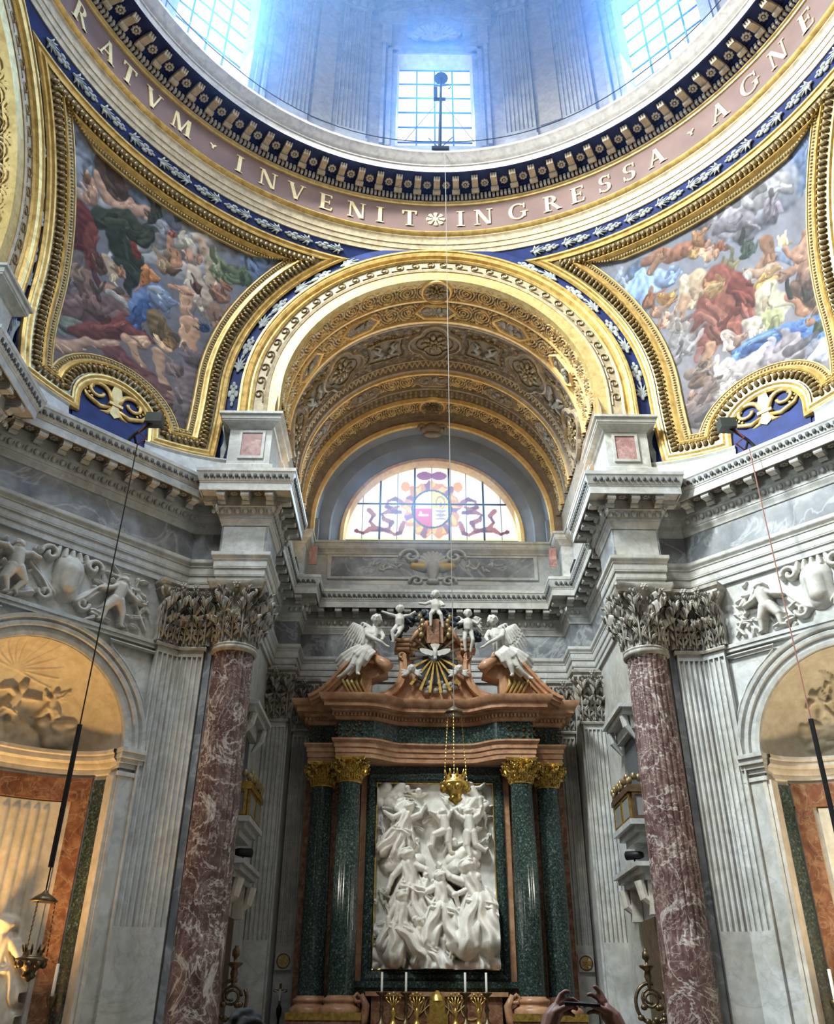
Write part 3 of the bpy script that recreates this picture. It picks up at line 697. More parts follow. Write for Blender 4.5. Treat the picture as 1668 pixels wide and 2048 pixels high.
def pend(s, paint, nm, ptitle):
    root = empty(nm, kind='structure')
    def M2(o):
        if s > 0:
            co = np.zeros(len(o.data.vertices)*3, np.float32); o.data.vertices.foreach_get('co', co); co[0::3] *= -1; o.data.vertices.foreach_set('co', co); o.data.update()
        return o
    M2(sphere_patch('blue_ground', 4.95, 11.9, 19.31, m_blue, root, 60, 60))
    M2(sphere_patch('fresco', 5.4, 12.75, 18.72, vcol(ptitle, 0.75), root, 300, 300, 0.012, paint))
    # semicircular blue field behind the lily
    sc, tc = chart(math.radians(45.6), 12.56); V = []
    for i in range(25):
        for j in range(9):
            a = PI*i/24; r = 0.86*j/8; V.append(mir(sph(*unchart(sc+r*math.cos(a), tc+r*math.sin(a)), 0.03), s))
    for i in range(2): 
        for j in range(2): V.append(mir(sph(*unchart(sc+(-0.86 if i else 0.86), tc-(0.6 if j else 0)), 0.03), s))
    k = 225
    mesh('blue_tympanum', V, [(i*9+j, i*9+j+1, i*9+j+10, i*9+j+9) for i in range(24) for j in range(8)] + [(k, k+1, k+3, k+2)], m_blue, root)
    sweep_frame('frame_outer_gold', [(-0.02, 0.0), (-0.02, 0.10), (0.03, 0.13), (0.06, 0.10), (0.10, 0.10), (0.14, 0.14), (0.18, 0.14)], m_gold, root, s)
    sweep_frame('frame_cove', [(0.18, 0.14), (0.20, 0.11), (0.42, 0.11), (0.43, 0.13)], m_goldd, root, s)
    sweep_frame('frame_inner_gold', [(0.43, 0.13), (0.46, 0.16), (0.50, 0.14), (0.53, 0.10), (0.55, 0.09)], m_gold, root, s)
    sweep_frame('frame_bead_ground', [(0.55, 0.09), (0.66, 0.07)], m_goldd, root, s)
    sweep_frame('frame_sight_edge', [(0.66, 0.07), (0.67, 0.09), (0.70, 0.08), (0.71, 0.0)], m_goldp, root, s)
    frame_beads('leaf_beading', 0.31, 0.135, 0.135, (0.055, 0.10, 0.06), m_goldd, root, s)
    frame_beads('leaf_tips', 0.395, 0.15, 0.135, (0.03, 0.03, 0.03), m_gold, root, s)
    frame_beads('small_beading', 0.605, 0.09, 0.075, (0.024, 0.036, 0.026), m_goldp, root, s)
    V = []
    for a in np.linspace(28, 62, 24):
        zb = 12.17+0.28*((a-45.6)/14.5)**2
        for dz_, h_ in ((0.02, 0.0), (0.02, 0.10), (-0.05, 0.14), (-0.10, 0.10), (-0.8, 0.12)): V.append(mir(sph(math.radians(a), zb+dz_, h_), s))
    mesh('ledge', V, [(i*5+j, i*5+j+1, i*5+j+6, i*5+j+5) for i in range(23) for j in range(4) if not (j < 4 and 40.3 < 28+34*i/23 < 50.5)], m_white, root)
    # painted sprays of the blue border below the ring
    for i, a in enumerate(np.arange(17.0, 74.0, 2.75)):
        az = math.radians(a); c_ = mir(sph(az, 19.14, 0.02), s); nrm = (c_-Vector((0, 0, ZS))).normalized()
        dx = Vector((0, 0, 1)).cross(nrm).normalized(); dz = nrm.cross(dx)
        sg = 1 if a < 45 else -1
        if s > 0: sg = -sg
        inst(d_flow if i % 2 else d_fern, 'painted_flower' if i % 2 else 'painted_fern', root, mat4=basis(c_, dz*0.58, nrm, dx*1.15*sg))
    # lily with scrolls in the tympanum
    return root
# ---- apse vault: coffered barrel built as relief
NB, NY = 520, 300
def vault():
    b = np.linspace(0, PI, NB); y = np.linspace(8.36, 14.0, NY); B, Yg = np.meshgrid(b, y, indexing='ij')
    S = (B-PI/2)*3.75   # arclength from the crown
    H = np.zeros_like(S); G = np.zeros_like(S)
    rs = np.random.RandomState(3)
    def noise2(fx, fy, k):
        out = np.zeros_like(S)
        for _ in range(k):
            a = rs.uniform(0, 2*PI); p = rs.uniform(0, 6.28); f = rs.uniform(.6, 1.4)
            out += np.sin(S*fx*f*np.cos(a)+Yg*fy*f*np.sin(a)+p)
        return out/k
    fol = noise2(26, 26, 9); fol2 = noise2(55, 55, 9)
    aS = np.abs(S)
    def strip(y0, y1): return (Yg > y0) & (Yg < y1)
    # curling foliage: repeated spirals along the strip
    def scrolls(y0, y1, per):
        m = strip(y0, y1); yc, hh = (y0+y1)/2, (y1-y0)/2
        u = ((S/per) % 1.0-0.5)*per; v = Yg-yc; sgn = np.where(np.floor(S/per) % 2 == 0, 1, -1)
        r = np.hypot(u, v*1.0); th = np.arctan2(v*sgn, u)
        w = np.sin(th*1.0+r*46/ (hh*2.2)*1.0) + 0.8*fol2
        return np.where(m, np.clip(w, 0, 1)*0.055+0.02*np.clip(fol, 0, 1), 0)
    for (y0, y1, per) in ((8.48, 9.02, 0.52), (9.20, 9.74, 0.5), (12.12, 12.62, 0.5), (13.42, 13.92, 0.5)):
        h = scrolls(y0, y1, per); H = np.maximum(H, h); G = np.maximum(G, np.clip(h*22-0.3, 0, 1))
    m = strip(10.08, 11.42); h = np.where(m, np.clip(fol2*1.4, 0, 1)*0.05+np.clip(fol, 0, 1)*0.03, 0)
    H = np.maximum(H, h); G = np.maximum(G, np.clip(h*18-0.3, 0, 1))
    # zigzag strip and guilloche
    zz = np.abs(((S/0.16) % 1)-0.5)*2
    m = strip(11.52, 11.78); h = np.where(m & (np.abs((Yg-11.52)/0.26-zz) < 0.25), 0.035, 0); H = np.maximum(H, h); G = np.maximum(G, (h > 0)*0.35)
    m = strip(12.86, 13.22); h = np.where(m, 0.03*(np.sin(S*40) > 0.2)*(np.sin(Yg*36) > -0.2), 0); H = np.maximum(H, h); G = np.maximum(G, (h > 0)*0.2)
    R = 3.75-H*1.4
    P = np.stack([R*np.cos(B), Yg, ZS+R*np.sin(B)], -1)
    dark = np.array([0.085, 0.06, 0.04]); gld = np.array([1.0, 0.68, 0.28])
    mid = np.array([0.30, 0.23, 0.15]); f = np.clip(0.5+fol*0.8, 0, 1)[..., None]
    base = dark*(1-f)+mid*f*0.8
    return P, base*(1-G[..., None])+gld*G[..., None]
Pv, Cv = vault()
ceil = tag(grid_mesh('ceiling_vault', Pv, vcol('vault_stucco', 0.5, 0.15), None, True, False, Cv), kind='structure')
for s in (-1, 1): mesh('vault_springing', [(s*3.75, 8.1, 13.3), (s*3.75, 14.1, 13.3), (s*3.75, 14.1, 14.56), (s*3.75, 8.36, 14.56), (s*3.75, 8.1, 14.0)], [(0, 1, 2, 3, 4)], gold('umber_springing', (0.40, 0.31, 0.21), (0.26, 0.20, 0.14), 0.1, 0.6) if s < 0 else bpy.data.materials['umber_springing'], ceil)
def vp(b, y, h=0.0): r = 3.75-h; return Vector((r*math.cos(b), y, ZS+r*math.sin(b)))
def vault_T(b, y, h=0.0):  # local x along the arc (to the left), y along the vault, z into the room
    t_ = Vector((-math.sin(b), 0, math.cos(b))); n_ = Vector((-math.cos(b), 0, -math.sin(b)))
    return basis(vp(b, y, h), t_, n_.cross(t_), n_)
def rib(y0, y1, h, mat, b0=0.0, b1=PI, n=64):
    V = []
    for i in range(n+1):
        b = b0+(b1-b0)*i/n; V += [vp(b, y0, -0.01), vp(b, y0+0.02, h), vp(b, y1-0.02, h), vp(b, y1, -0.01)]
    return mesh('rib', V, [(4*i+j, 4*i+j+1, 4*i+j+5, 4*i+j+4) for i in range(n) for j in range(3)], mat, ceil)
m_rib = gold('warm_gilt_ribs', (1.0, 0.68, 0.27), (0.80, 0.50, 0.18), 0.1, 0.45)
m_ribd = gold('umber_stucco', (0.40, 0.31, 0.21), (0.26, 0.20, 0.14), 0.1, 0.6)
for (y0, y1, h, m) in ((9.03, 9.13, 0.07, m_rib), (9.80, 9.92, 0.09, m_rib), (9.95, 10.06, 0.05, m_ribd), (11.44, 11.52, 0.06, m_ribd), (11.80, 11.94, 0.10, m_ribd), (11.98, 12.08, 0.12, m_rib), (12.68, 12.78, 0.10, m_ribd), (13.28, 13.38, 0.12, m_rib), (13.93, 14.02, 0.14, m_ribd)): rib(y0, y1, h, m)
def ring_on_vault(name, poly, w, h, mat, b, y):
    """moulded outline of a closed polygon (local metres) on the vault"""
    pp = [Vector(p) for p in poly]; n = len(pp); V = []
    o_ = [offset_path(pp, q, True) for q in (0, w*0.3, w*0.7, w)]
    for row, hh in zip(o_, (0.0, h, h*0.8, 0.01)):
        for p in row: V.append(vp(b+p.x/3.75, y+p.y, hh))
    return mesh(name, V, [(j*n+i, j*n+(i+1) % n, (j+1)*n+(i+1) % n, (j+1)*n+i) for j in range(3) for i in range(n)], mat, ceil)
def rosette(R, petals):
    mb = MB()
    for ring_, (rr, sz, zz) in enumerate(((R*0.68, R*0.34, 0.03), (R*0.36, R*0.24, 0.07))):
        for k in range(petals):
            a = 2*PI*(k+0.5*ring_)/petals; T = Matrix.Rotation(a, 3, 'Z')
            mb.ball((rr*math.cos(a), rr*math.sin(a), zz), (sz, sz*0.62, 0.05), 7, 4, T)
    mb.ball((0, 0, 0.1), (R*0.2, R*0.2, 0.06), 8, 5)
    return mb.data('rosette', m_goldd)
d_rs, d_rb = rosette(0.26, 8), rosette(0.40, 9)
def disc_ground(poly, b, y, mat, name, h=0.012):
    V = [vp(b+p[0]/3.75, y+p[1], h) for p in poly]+[vp(b, y, h)]; n = len(poly)
    return mesh(name, V, [(i, (i+1) % n, n) for i in range(n)], mat, ceil)
m_cof = plain('coffer_ground', (0.24, 0.19, 0.14), 0.7)
for y in (8.75, 13.66):
    c_ = arc(0, 0, 0.34, 360, 15, 23); disc_ground(c_, PI/2, y, m_cof, 'coffer_ground', 0.06); ring_on_vault('rosette_frame', c_, -0.09, 0.12, m_rib, PI/2, y); inst(d_rs, 'rosette', ceil, mat4=vault_T(PI/2, y, 0.05))
for y in (9.47, 12.37):
    for db in (0, 33, -33, 62, -62):
        b = PI/2+math.radians(db); hx = 0.62
        poly = [(-hx, 0), (-hx+0.28, 0.27), (hx-0.28, 0.27), (hx, 0), (hx-0.28, -0.27), (-hx+0.28, -0.27)]
        disc_ground(poly, b, y, m_cof, 'coffer_ground', 0.06); ring_on_vault('lozenge_frame', poly, 0.09, 0.12, m_rib if y < 10 else m_ribd, b, y)
        mb = MB()
        for j in range(5): mb.ball((rnd.uniform(-.28, .28), rnd.uniform(-.12, .12), 0.05), (rnd.uniform(.07, .13), rnd.uniform(.05, .08), 0.05), 7, 4, Matrix.Rotation(rnd.uniform(0, 3), 3, 'Z'))
        o = mb.build('coffer_relief', m_capital, ceil, True); o.matrix_basis = vault_T(b, y, 0.05)
quat = []
for q in range(4):
    quat += [(0.36*math.cos(PI/2*q)+0.33*math.cos(PI/2*q+math.radians(t_)), 0.34*math.sin(PI/2*q)+0.31*math.sin(PI/2*q+math.radians(t_))) for t_ in range(-80, 81, 20)]
for db in (0, 44, -44, 80, -80):
    b = PI/2+math.radians(db); qq = [(-x, y) for x, y in quat]
    disc_ground(quat, b, 10.75, m_cof, 'coffer_ground', 0.05); ring_on_vault('quatrefoil_frame', qq, -0.12, 0.13, m_ribd, b, 10.75)
    q2 = [(x*0.74, y*0.74) for x, y in qq]; ring_on_vault('quatrefoil_frame', q2, -0.05, 0.1, m_goldd, b, 10.75)
    inst(d_rb, 'rosette', ceil, mat4=vault_T(b, 10.75, 0.05))
for db in (22, -22, 62, -62):
    b = PI/2+math.radians(db); poly = [(-0.5, -0.32), (0, -0.37), (0.5, -0.32), (0.44, 0), (0.5, 0.32), (0, 0.37), (-0.5, 0.32), (-0.44, 0)]
    disc_ground(poly[::-1], b, 10.75, m_cof, 'coffer_ground', 0.05); ring_on_vault('panel_frame', poly[::-1], -0.06, 0.09, m_goldd, b, 10.75)
    mb = MB()
    for s in (-1, 1):   # pair of small reclining figures
        mb.tube([(s*0.38, -0.2, 0.03), (s*0.25, -0.05, 0.07), (s*0.10, 0.05, 0.09)], [0.045, 0.07, 0.08], 7); mb.ball((s*0.06, 0.17, 0.1), 0.065, 8, 6)
        mb.tube([(s*0.12, 0.06, 0.1), (s*0.22, 0.16, 0.09), (s*0.36, 0.2, 0.05)], [0.04, 0.035, 0.025], 6); mb.tube([(s*0.25, -0.05, 0.08), (s*0.15, -0.2, 0.09), (s*0.3, -0.27, 0.05)], [0.06, 0.05, 0.03], 6)
    o = mb.build('coffer_relief', m_capital, ceil, True); o.matrix_basis = vault_T(b, 10.75, 0.04)
# ---- end wall of the vault: stepped arches down to the lunette
ew = empty('wall_lunette', kind='structure'); ZL, RL = 14.08, 2.56
def lun(name, prof, mat, zc=ZL, n=48):
    rows = [[(r, y, 13.3)]+[(r*math.cos(PI*i/n), y, z0+r*math.sin(PI*i/n)) for i in range(n+1)]+[(-r, y, 13.3)] for (r, y, z0) in prof]
    k = n+3; n += 2; V = [v for r in rows for v in r]
    return auto_smooth(mesh(name, V, [(j*k+i, j*k+i+1, (j+1)*k+i+1, (j+1)*k+i) for j in range(len(prof)-1) for i in range(n)], mat, ew), 30)
m_haze = plain('haze_tinted_plaster', (0.30, 0.32, 0.34), 0.7, 0, 0.8, 2)  # bluish veil around the lunette put into the plaster colour
lun('outer_step', [(3.95, 13.98, 14.4), (3.55, 13.98, 14.35)], m_ribd)
lun('gilt_arch', [(3.55, 13.98, 14.35), (3.52, 13.92, 14.33), (3.42, 13.92, 14.3), (3.40, 14.0, 14.3)], m_rib)
lun('inner_step', [(3.40, 14.0, 14.3), (3.36, 14.25, 14.25), (3.0, 14.25, 14.2), (2.96, 14.3, 14.15)], m_haze)
lun('splay', [(2.96, 14.3, 14.15), (2.72, 14.42, ZL)], m_haze)
lun('window_arch', [(2.72, 14.42, ZL), (2.70, 14.36, ZL), (2.60, 14.36, ZL), (RL, 14.5, ZL), (RL, 14.75, ZL)], m_rib)
mesh('sill', [(-3.9, 13.9, 13.5), (3.9, 13.9, 13.5), (3.9, 14.8, 14.05), (-3.9, 14.8, 14.05)], [(0, 1, 2, 3)], m_white, ew)
MB().box(-3.9, -3.3, 13.99, 14.15, 13.4, 14.4).box(3.3, 3.9, 13.99, 14.15, 13.4, 14.4).build('vault_springer', m_haze, ew)
# the same barrel over the side arms
for k, nm in ((1, 'ceiling_transept_left'), (-1, 'ceiling_transept_right')):
    o = bpy.data.objects.new(nm, ceil.data); COL.objects.link(o); o.rotation_euler = (0, 0, k*PI/2); tag(o, kind='structure')
    e = MB().box(-4.3, 4.3, 14.0, 14.2, 0, 18.5).build('wall_transept_end_left' if k > 0 else 'wall_transept_end_right', m_stucco); e.rotation_euler = (0, 0, k*PI/2); tag(e, kind='structure')
V = [(2.5*math.cos(PI*i/24), 13.97, 14.1+2.5*math.sin(PI*i/24)) for i in range(25)]
o = mesh('window_5', V, [tuple(range(25))], m_sky); o.rotation_euler = (0, 0, PI/2); tag(o, kind='structure')
# ------------------------------------------------------------------ painted pendentives: colour, reach in metres, points (azimuth, height)
FRL = [[[115,125,144],0.75,[60.9,18.43]],[[154,154,156],1.12,[38.3,18.97,44.2,18.21]],[[144,146,152],0.75,[46.2,18.28,48.7,18.27]],[[121,133,154],0.5,[54.1,18.55,46.7,18.47]],[[113,133,169],0.44,[30.5,18.14]],[[123,131,144],0.5,[59.1,17.75]],[[90,72,63],0.25,[57.0,18.25,52.9,17.92]],[[72,59,53],0.11,[56.2,18.28,52.1,18.01]],[[164,154,139],0.11,[57.8,17.34,56.7,17.29]],[[173,142,121],0.16,[57.1,17.66]],[[113,87,66],0.11,[57.9,17.71]],[[164,133,115],0.19,[56.3,17.41]],[[175,144,125],0.11,[56.9,17.93,55.1,17.7,52.6,17.69,48.8,18.0]],[[177,146,128],0.16,[52.5,17.67,49.1,17.94]],[[94,49,49],0.33,[57.2,16.87,55.8,16.79,53.9,16.16]],[[86,45,47],0.25,[57.3,16.59,55.6,16.21]],[[107,59,56],0.17,[54.7,16.75,53.1,16.13]],[[53,61,53],0.28,[54.0,17.17,50.7,17.45,47.8,17.45]],[[45,55,47],0.3,[51.3,17.04,47.6,16.65]],[[46,53,51],0.2,[48.9,16.51,46.5,16.16]],[[63,72,59],0.1,[53.0,17.24,50.5,17.38]],[[51,56,51],0.21,[47.3,18.13]],[[49,53,49],0.15,[47.6,17.87]],[[113,56,51],0.09,[48.4,17.11,47.4,16.95]],[[90,82,84],0.33,[55.4,15.75,53.3,14.99]],[[103,94,94],0.12,[54.9,15.89,54.9,15.33]],[[108,82,72],0.2,[51.7,16.17]],[[74,59,53],0.14,[52.1,16.23]],[[169,154,133],0.1,[51.1,16.45,49.2,16.06]],[[154,118,97],0.15,[48.9,16.25]],[[123,100,90],0.21,[52.9,15.6,51.2,15.26]],[[128,108,97],0.16,[54.1,15.57]],[[144,115,100],0.16,[49.8,15.77,47.6,15.82]],[[133,111,98],0.14,[47.1,15.74,47.3,15.15]],[[94,78,78],0.42,[54.1,14.58,47.2,15.33]],[[107,87,84],0.3,[51.4,15.16]],[[100,108,100],0.23,[55.1,14.19,52.3,14.28]],[[154,152,149],0.12,[48.9,15.67,47.3,15.64]],[[98,118,154],0.31,[44.3,16.34,45.1,15.67]],[[123,139,164],0.23,[43.4,16.24,41.9,16.26]],[[61,82,123],0.21,[44.8,15.81,45.4,15.19]],[[159,169,183],0.1,[44.2,16.3,43.1,16.33]],[[72,94,139],0.07,[44.2,16.05,44.1,15.49]],[[169,118,77],0.16,[44.6,16.61]],[[154,103,66],0.1,[45.7,16.66,45.5,16.33]],[[113,94,70],0.28,[42.3,15.65,40.6,15.38]],[[92,77,59],0.11,[41.5,15.61,40.0,15.18]],[[133,113,90],0.24,[43.4,17.1]],[[173,152,123],0.11,[43.9,17.12]],[[92,76,61],0.09,[42.5,17.05,41.5,17.04]],[[175,133,108],0.11,[43.5,17.75,42.0,17.23]],[[154,97,87],0.12,[43.3,17.88]],[[195,185,169],0.2,[41.1,17.74]],[[183,146,123],0.12,[40.7,17.58]],[[169,133,113],0.11,[39.2,17.69]],[[185,164,144],0.14,[40.1,18.09,37.3,17.77,35.9,17.22]],[[183,169,152],0.26,[39.2,17.28,36.8,16.74]],[[206,195,177],0.09,[39.7,17.18,38.4,16.74]],[[77,61,56],0.14,[38.1,16.98]],[[190,154,128],0.15,[39.5,16.75,38.8,16.29]],[[180,144,121],0.09,[41.4,16.68,39.2,16.8]],[[187,151,125],0.14,[38.1,16.07,37.4,15.42]],[[175,139,115],0.11,[37.0,16.17,36.8,15.32]],[[164,128,108],0.06,[37.4,15.27,36.1,15.32]],[[113,121,97],0.33,[35.0,17.63]],[[94,108,87],0.23,[33.1,17.7]],[[82,97,82],0.15,[31.5,17.65]],[[144,144,121],0.1,[35.7,17.67]],[[139,108,92],0.21,[34.4,17.04]],[[133,108,97],0.19,[34.7,16.63,33.5,16.31]],[[144,103,82],0.11,[33.7,17.32]],[[51,66,92],0.16,[35.8,16.05]],[[121,103,97],0.2,[32.5,16.79,32.9,16.49]],[[97,59,57],0.26,[51.6,14.29,46.0,15.01]],[[103,61,59],0.21,[46.8,15.06,43.6,14.97]],[[154,128,111],0.14,[55.0,13.49,51.8,13.91,46.8,14.49]],[[123,74,70],0.07,[49.9,14.64,46.2,15.13]],[[175,144,121],0.16,[45.4,14.79,43.0,14.9]],[[169,139,115],0.1,[44.8,14.71,42.8,14.38]],[[197,166,135],0.16,[40.5,15.11]],[[123,97,66],0.12,[39.9,15.3]],[[169,139,118],0.14,[41.0,14.8,39.7,14.19,37.9,13.69]],[[92,61,61],0.29,[46.5,14.17,42.0,13.98]],[[97,72,70],0.26,[41.3,13.9,39.0,13.68]],[[108,97,97],0.35,[36.4,14.48,35.7,13.21]],[[103,92,94],0.3,[35.7,15.12]],[[88,80,82],0.15,[37.1,13.54,36.4,13.0]],[[115,98,94],0.2,[38.3,14.61]]]
FRR = [[[100,116,148],0.6,[59.2,18.07]],[[120,124,136],0.75,[54.7,18.0,49.9,18.03]],[[132,130,137],0.69,[47.7,18.13]],[[137,136,140],0.25,[51.7,18.09,56.2,17.95]],[[110,104,113],0.28,[53.6,17.61]],[[112,108,116],0.17,[46.4,17.94,50.6,17.69]],[[112,132,164],0.53,[32.6,17.33]],[[120,137,166],0.25,[36.6,17.42]],[[120,132,152],0.2,[52.4,16.53,55.2,16.05]],[[128,136,152],0.2,[30.1,17.86]],[[120,89,76],0.16,[34.4,18.04,39.1,17.95]],[[124,96,80],0.1,[35.1,17.73,36.7,17.94]],[[124,89,73],0.19,[39.1,17.95,42.9,17.8]],[[120,84,64],0.17,[43.3,17.91]],[[140,108,80],0.06,[42.9,18.01,42.9,18.18]],[[140,108,80],0.06,[43.7,17.95,44.2,18.09]],[[132,108,76],0.16,[41.6,17.65]],[[160,132,112],0.15,[43.3,17.49]],[[156,136,116],0.26,[41.4,17.07,39.6,16.63]],[[164,152,134],0.15,[39.3,17.2,37.6,16.49]],[[152,124,104],0.14,[38.5,16.72,37.1,16.26]],[[140,116,96],0.06,[37.1,16.26,36.3,16.14]],[[112,72,56],0.16,[45.3,17.46]],[[148,116,96],0.1,[44.4,17.38]],[[100,96,76],0.19,[46.0,16.96]],[[56,64,60],0.21,[49.0,17.18]],[[48,57,54],0.11,[48.0,16.98]],[[104,64,57],0.41,[43.9,16.76,45.7,16.06]],[[108,68,60],0.47,[42.5,16.3,42.7,15.51]],[[94,52,48],0.28,[45.7,16.44,47.1,16.05]],[[102,67,60],0.28,[39.9,16.05,40.4,15.41]],[[120,80,70],0.1,[41.8,16.43,43.0,15.76]],[[84,49,44],0.09,[44.6,15.88,41.7,15.32]],[[128,89,78],0.07,[40.0,16.18,41.6,15.76]],[[140,112,80],0.2,[42.7,16.67]],[[152,128,96],0.07,[41.6,16.73,43.2,16.72]],[[148,116,96],0.1,[39.9,15.34,39.5,14.91]],[[164,148,139],0.15,[42.5,15.39,42.5,15.07]],[[136,112,100],0.09,[43.6,15.14,45.0,15.14]],[[132,104,88],0.14,[51.5,16.79,49.4,16.49]],[[120,92,76],0.15,[51.7,17.03,51.0,16.5]],[[144,120,104],0.11,[48.0,16.56,51.2,16.28]],[[188,172,132],0.12,[53.5,16.77]],[[140,108,92],0.16,[56.3,16.59]],[[132,104,89],0.21,[54.9,16.33,55.3,15.75]],[[136,105,89],0.1,[53.4,16.56,54.8,16.21]],[[120,96,84],0.15,[53.1,15.97,51.3,15.98]],[[160,156,148],0.11,[47.7,16.51]],[[152,124,80],0.19,[49.2,16.15]],[[128,96,60],0.07,[49.6,16.21]],[[158,150,132],0.31,[48.9,15.82,49.1,15.26]],[[142,128,108],0.09,[49.0,15.69,48.6,15.18]],[[144,108,88],0.12,[51.1,15.45,54.3,14.75]],[[132,132,100],0.31,[48.5,15.16,48.0,14.79]],[[116,116,84],0.07,[48.0,15.25,47.0,14.79]],[[120,120,89],0.06,[49.5,15.08,49.1,14.56]],[[164,155,142],0.19,[46.4,15.39,46.7,15.07]],[[76,100,140],0.21,[43.9,14.8,47.9,14.73,51.9,14.65,53.4,14.61]],[[60,84,128],0.19,[45.3,14.8,47.1,14.66]],[[72,100,144],0.19,[52.4,14.42,53.8,13.97]],[[96,120,153],0.07,[44.7,14.89,48.7,14.78]],[[92,116,152],0.14,[43.0,14.68]],[[52,73,116],0.07,[49.2,14.62,52.4,14.52]],[[88,72,64],0.21,[52.8,15.53,55.1,14.95]],[[100,80,72],0.24,[54.9,15.53]],[[56,52,48],0.14,[53.7,15.25]],[[48,46,44],0.07,[51.7,15.8,51.4,15.42]],[[60,68,52],0.16,[54.3,14.33]],[[120,92,78],0.12,[54.8,14.72]],[[128,100,84],0.11,[53.5,14.59]],[[112,76,60],0.21,[33.7,17.07]],[[140,104,68],0.17,[36.1,16.89]],[[160,132,76],0.06,[35.6,17.06]],[[160,132,76],0.06,[37.0,16.96]],[[150,121,105],0.21,[35.5,16.41]],[[128,100,84],0.16,[33.9,16.71]],[[120,92,76],0.11,[34.1,16.38]],[[124,120,120],0.41,[36.5,15.63]],[[137,129,124],0.23,[36.3,16.18]],[[112,108,110],0.25,[34.9,15.32]],[[153,144,139],0.42,[41.1,14.05]],[[149,141,139],0.3,[42.8,14.33,46.1,14.28]],[[149,141,137],0.29,[39.6,13.91]],[[160,152,145],0.15,[40.6,14.34]],[[120,112,116],0.47,[48.6,14.05]],[[132,132,140],0.35,[53.5,13.73]],[[88,72,62],0.21,[38.1,14.46]],[[110,97,89],0.16,[36.8,14.78,39.1,14.76]],[[76,64,57],0.09,[39.0,14.87]],[[104,89,84],0.3,[37.6,13.91]],[[84,76,76],0.25,[36.5,13.4]],[[124,100,88],0.11,[36.7,14.16]],[[96,84,81],0.17,[35.6,13.8]]]
def painter(strokes, base, seed):
    def f(A, Z):
        rs = np.random.RandomState(seed); X = np.radians(A)*9.2
        def wob(k, fr, amp):
            w = np.zeros_like(X)
            for _ in range(k):
                a = rs.uniform(0, 2*PI); w += np.sin((X*np.cos(a)+Z*np.sin(a))*fr*rs.uniform(.6, 1.6)+rs.uniform(0, 6.28))
            return w/k*amp
        img = np.zeros(X.shape+(3,)); t_ = np.clip((Z-12.8)/5.6, 0, 1)[..., None]
        img[:] = np.array(base[0])*(1-t_)+np.array(base[1])*t_
        n1, n2, n3 = wob(8, 7, .10), wob(8, 18, .06), wob(10, 32, .05)
        img *= (1+1.2*n1+n2)[..., None]
        fold = wob(9, 26, 1.0)
        rq = random.Random(seed); full = []
        for c, r, p in strokes:
            full.append((c, r, p, 1.0))
            n_ = 3+int(r*30)
            for _ in range(n_):
                k = rq.randrange(0, len(p)//2)*2; k2 = min(k+2, len(p)-2); t_ = rq.random()
                a0 = p[k]*(1-t_)+p[k2]*t_; z0 = p[k+1]*(1-t_)+p[k2+1]*t_; dr = math.atan2(p[-1]-p[1]+0.01, (p[-2]-p[0])*0.16+0.01)+rq.uniform(-.8, .8)
                a0 += rq.uniform(-1, 1)*r*5.5; z0 += rq.uniform(-1, 1)*r*0.9; L = r*rq.uniform(.4, 1.3); v = rq.choice((0.62, 0.75, 0.88, 1.12, 1.25, 1.35))
                full.append(([min(250, x*v) for x in c], r*rq.uniform(.10, .30), [a0, z0, a0+L*math.cos(dr)*6.2, z0+L*math.sin(dr)], 0.75))
        wx, wz = wob(9, 6, .16)+wob(9, 15, .07), wob(9, 6, .16)+wob(9, 15, .07)
        X0, Z0 = X, Z; X, Z = X+wx, Z+wz
        for c, r, p, op in full:
            pts = [(math.radians(p[i])*9.2, p[i+1]) for i in range(0, len(p), 2)]
            mg = r*1.25+0.02; xa, xb, za, zb = min(q[0] for q in pts)-mg, max(q[0] for q in pts)+mg, min(q[1] for q in pts)-mg, max(q[1] for q in pts)+mg
            mk = (X > xa) & (X < xb) & (Z > za) & (Z < zb); ii, jj = np.nonzero(mk)
            if len(ii) == 0: continue
            sl = (slice(ii.min(), ii.max()+1), slice(jj.min(), jj.max()+1)); Xs, Zs = X[sl], Z[sl]
            D = np.full(Xs.shape, 9.0); SH = np.zeros_like(Xs)
            if len(pts) == 1: pts = pts*2
            for (x0, z0), (x1, z1) in zip(pts[:-1], pts[1:]):
                dx, dz = x1-x0, z1-z0; L2 = dx*dx+dz*dz+1e-9; q = np.clip(((Xs-x0)*dx+(Zs-z0)*dz)/L2, 0, 1)
                ex, ez = Xs-(x0+q*dx), Zs-(z0+q*dz); d = np.sqrt(ex*ex+ez*ez); m = d < D
                D = np.where(m, d, D); SH = np.where(m, (ez*0.75+ex*0.4)/r, SH)
            Dn = D/r+n2[sl]*2.2+n1[sl]*0.8
            a = np.clip((1.05-Dn)/0.22, 0, 1); a = a*a*(3-2*a)*op
            sh = 1+0.38*np.clip(SH, -1, 1)+fold[sl]*0.22*min(1.0, r/0.18)+n3[sl]*2.5-0.22*np.clip(Dn-0.55, 0, 1)
            col = np.array(c)[None, None, :]*np.clip(sh, .35, 1.6)[..., None]
            img[sl] = img[sl]*(1-a[..., None])+col*a[..., None]
        img = np.clip(img*(1+n3)[..., None], 4, 250)/255.0
        return np.where(img <= 0.04045, img/12.92, ((img+0.055)/1.055)**2.4)
    return f
pend(-1, painter(FRL, ((100, 90, 90), (118, 126, 140)), 3), 'ceiling_pendentive_left', 'fresco_left')
pend(1, painter(FRR, ((118, 110, 110), (120, 124, 136)), 4), 'ceiling_pendentive_right', 'fresco_right')
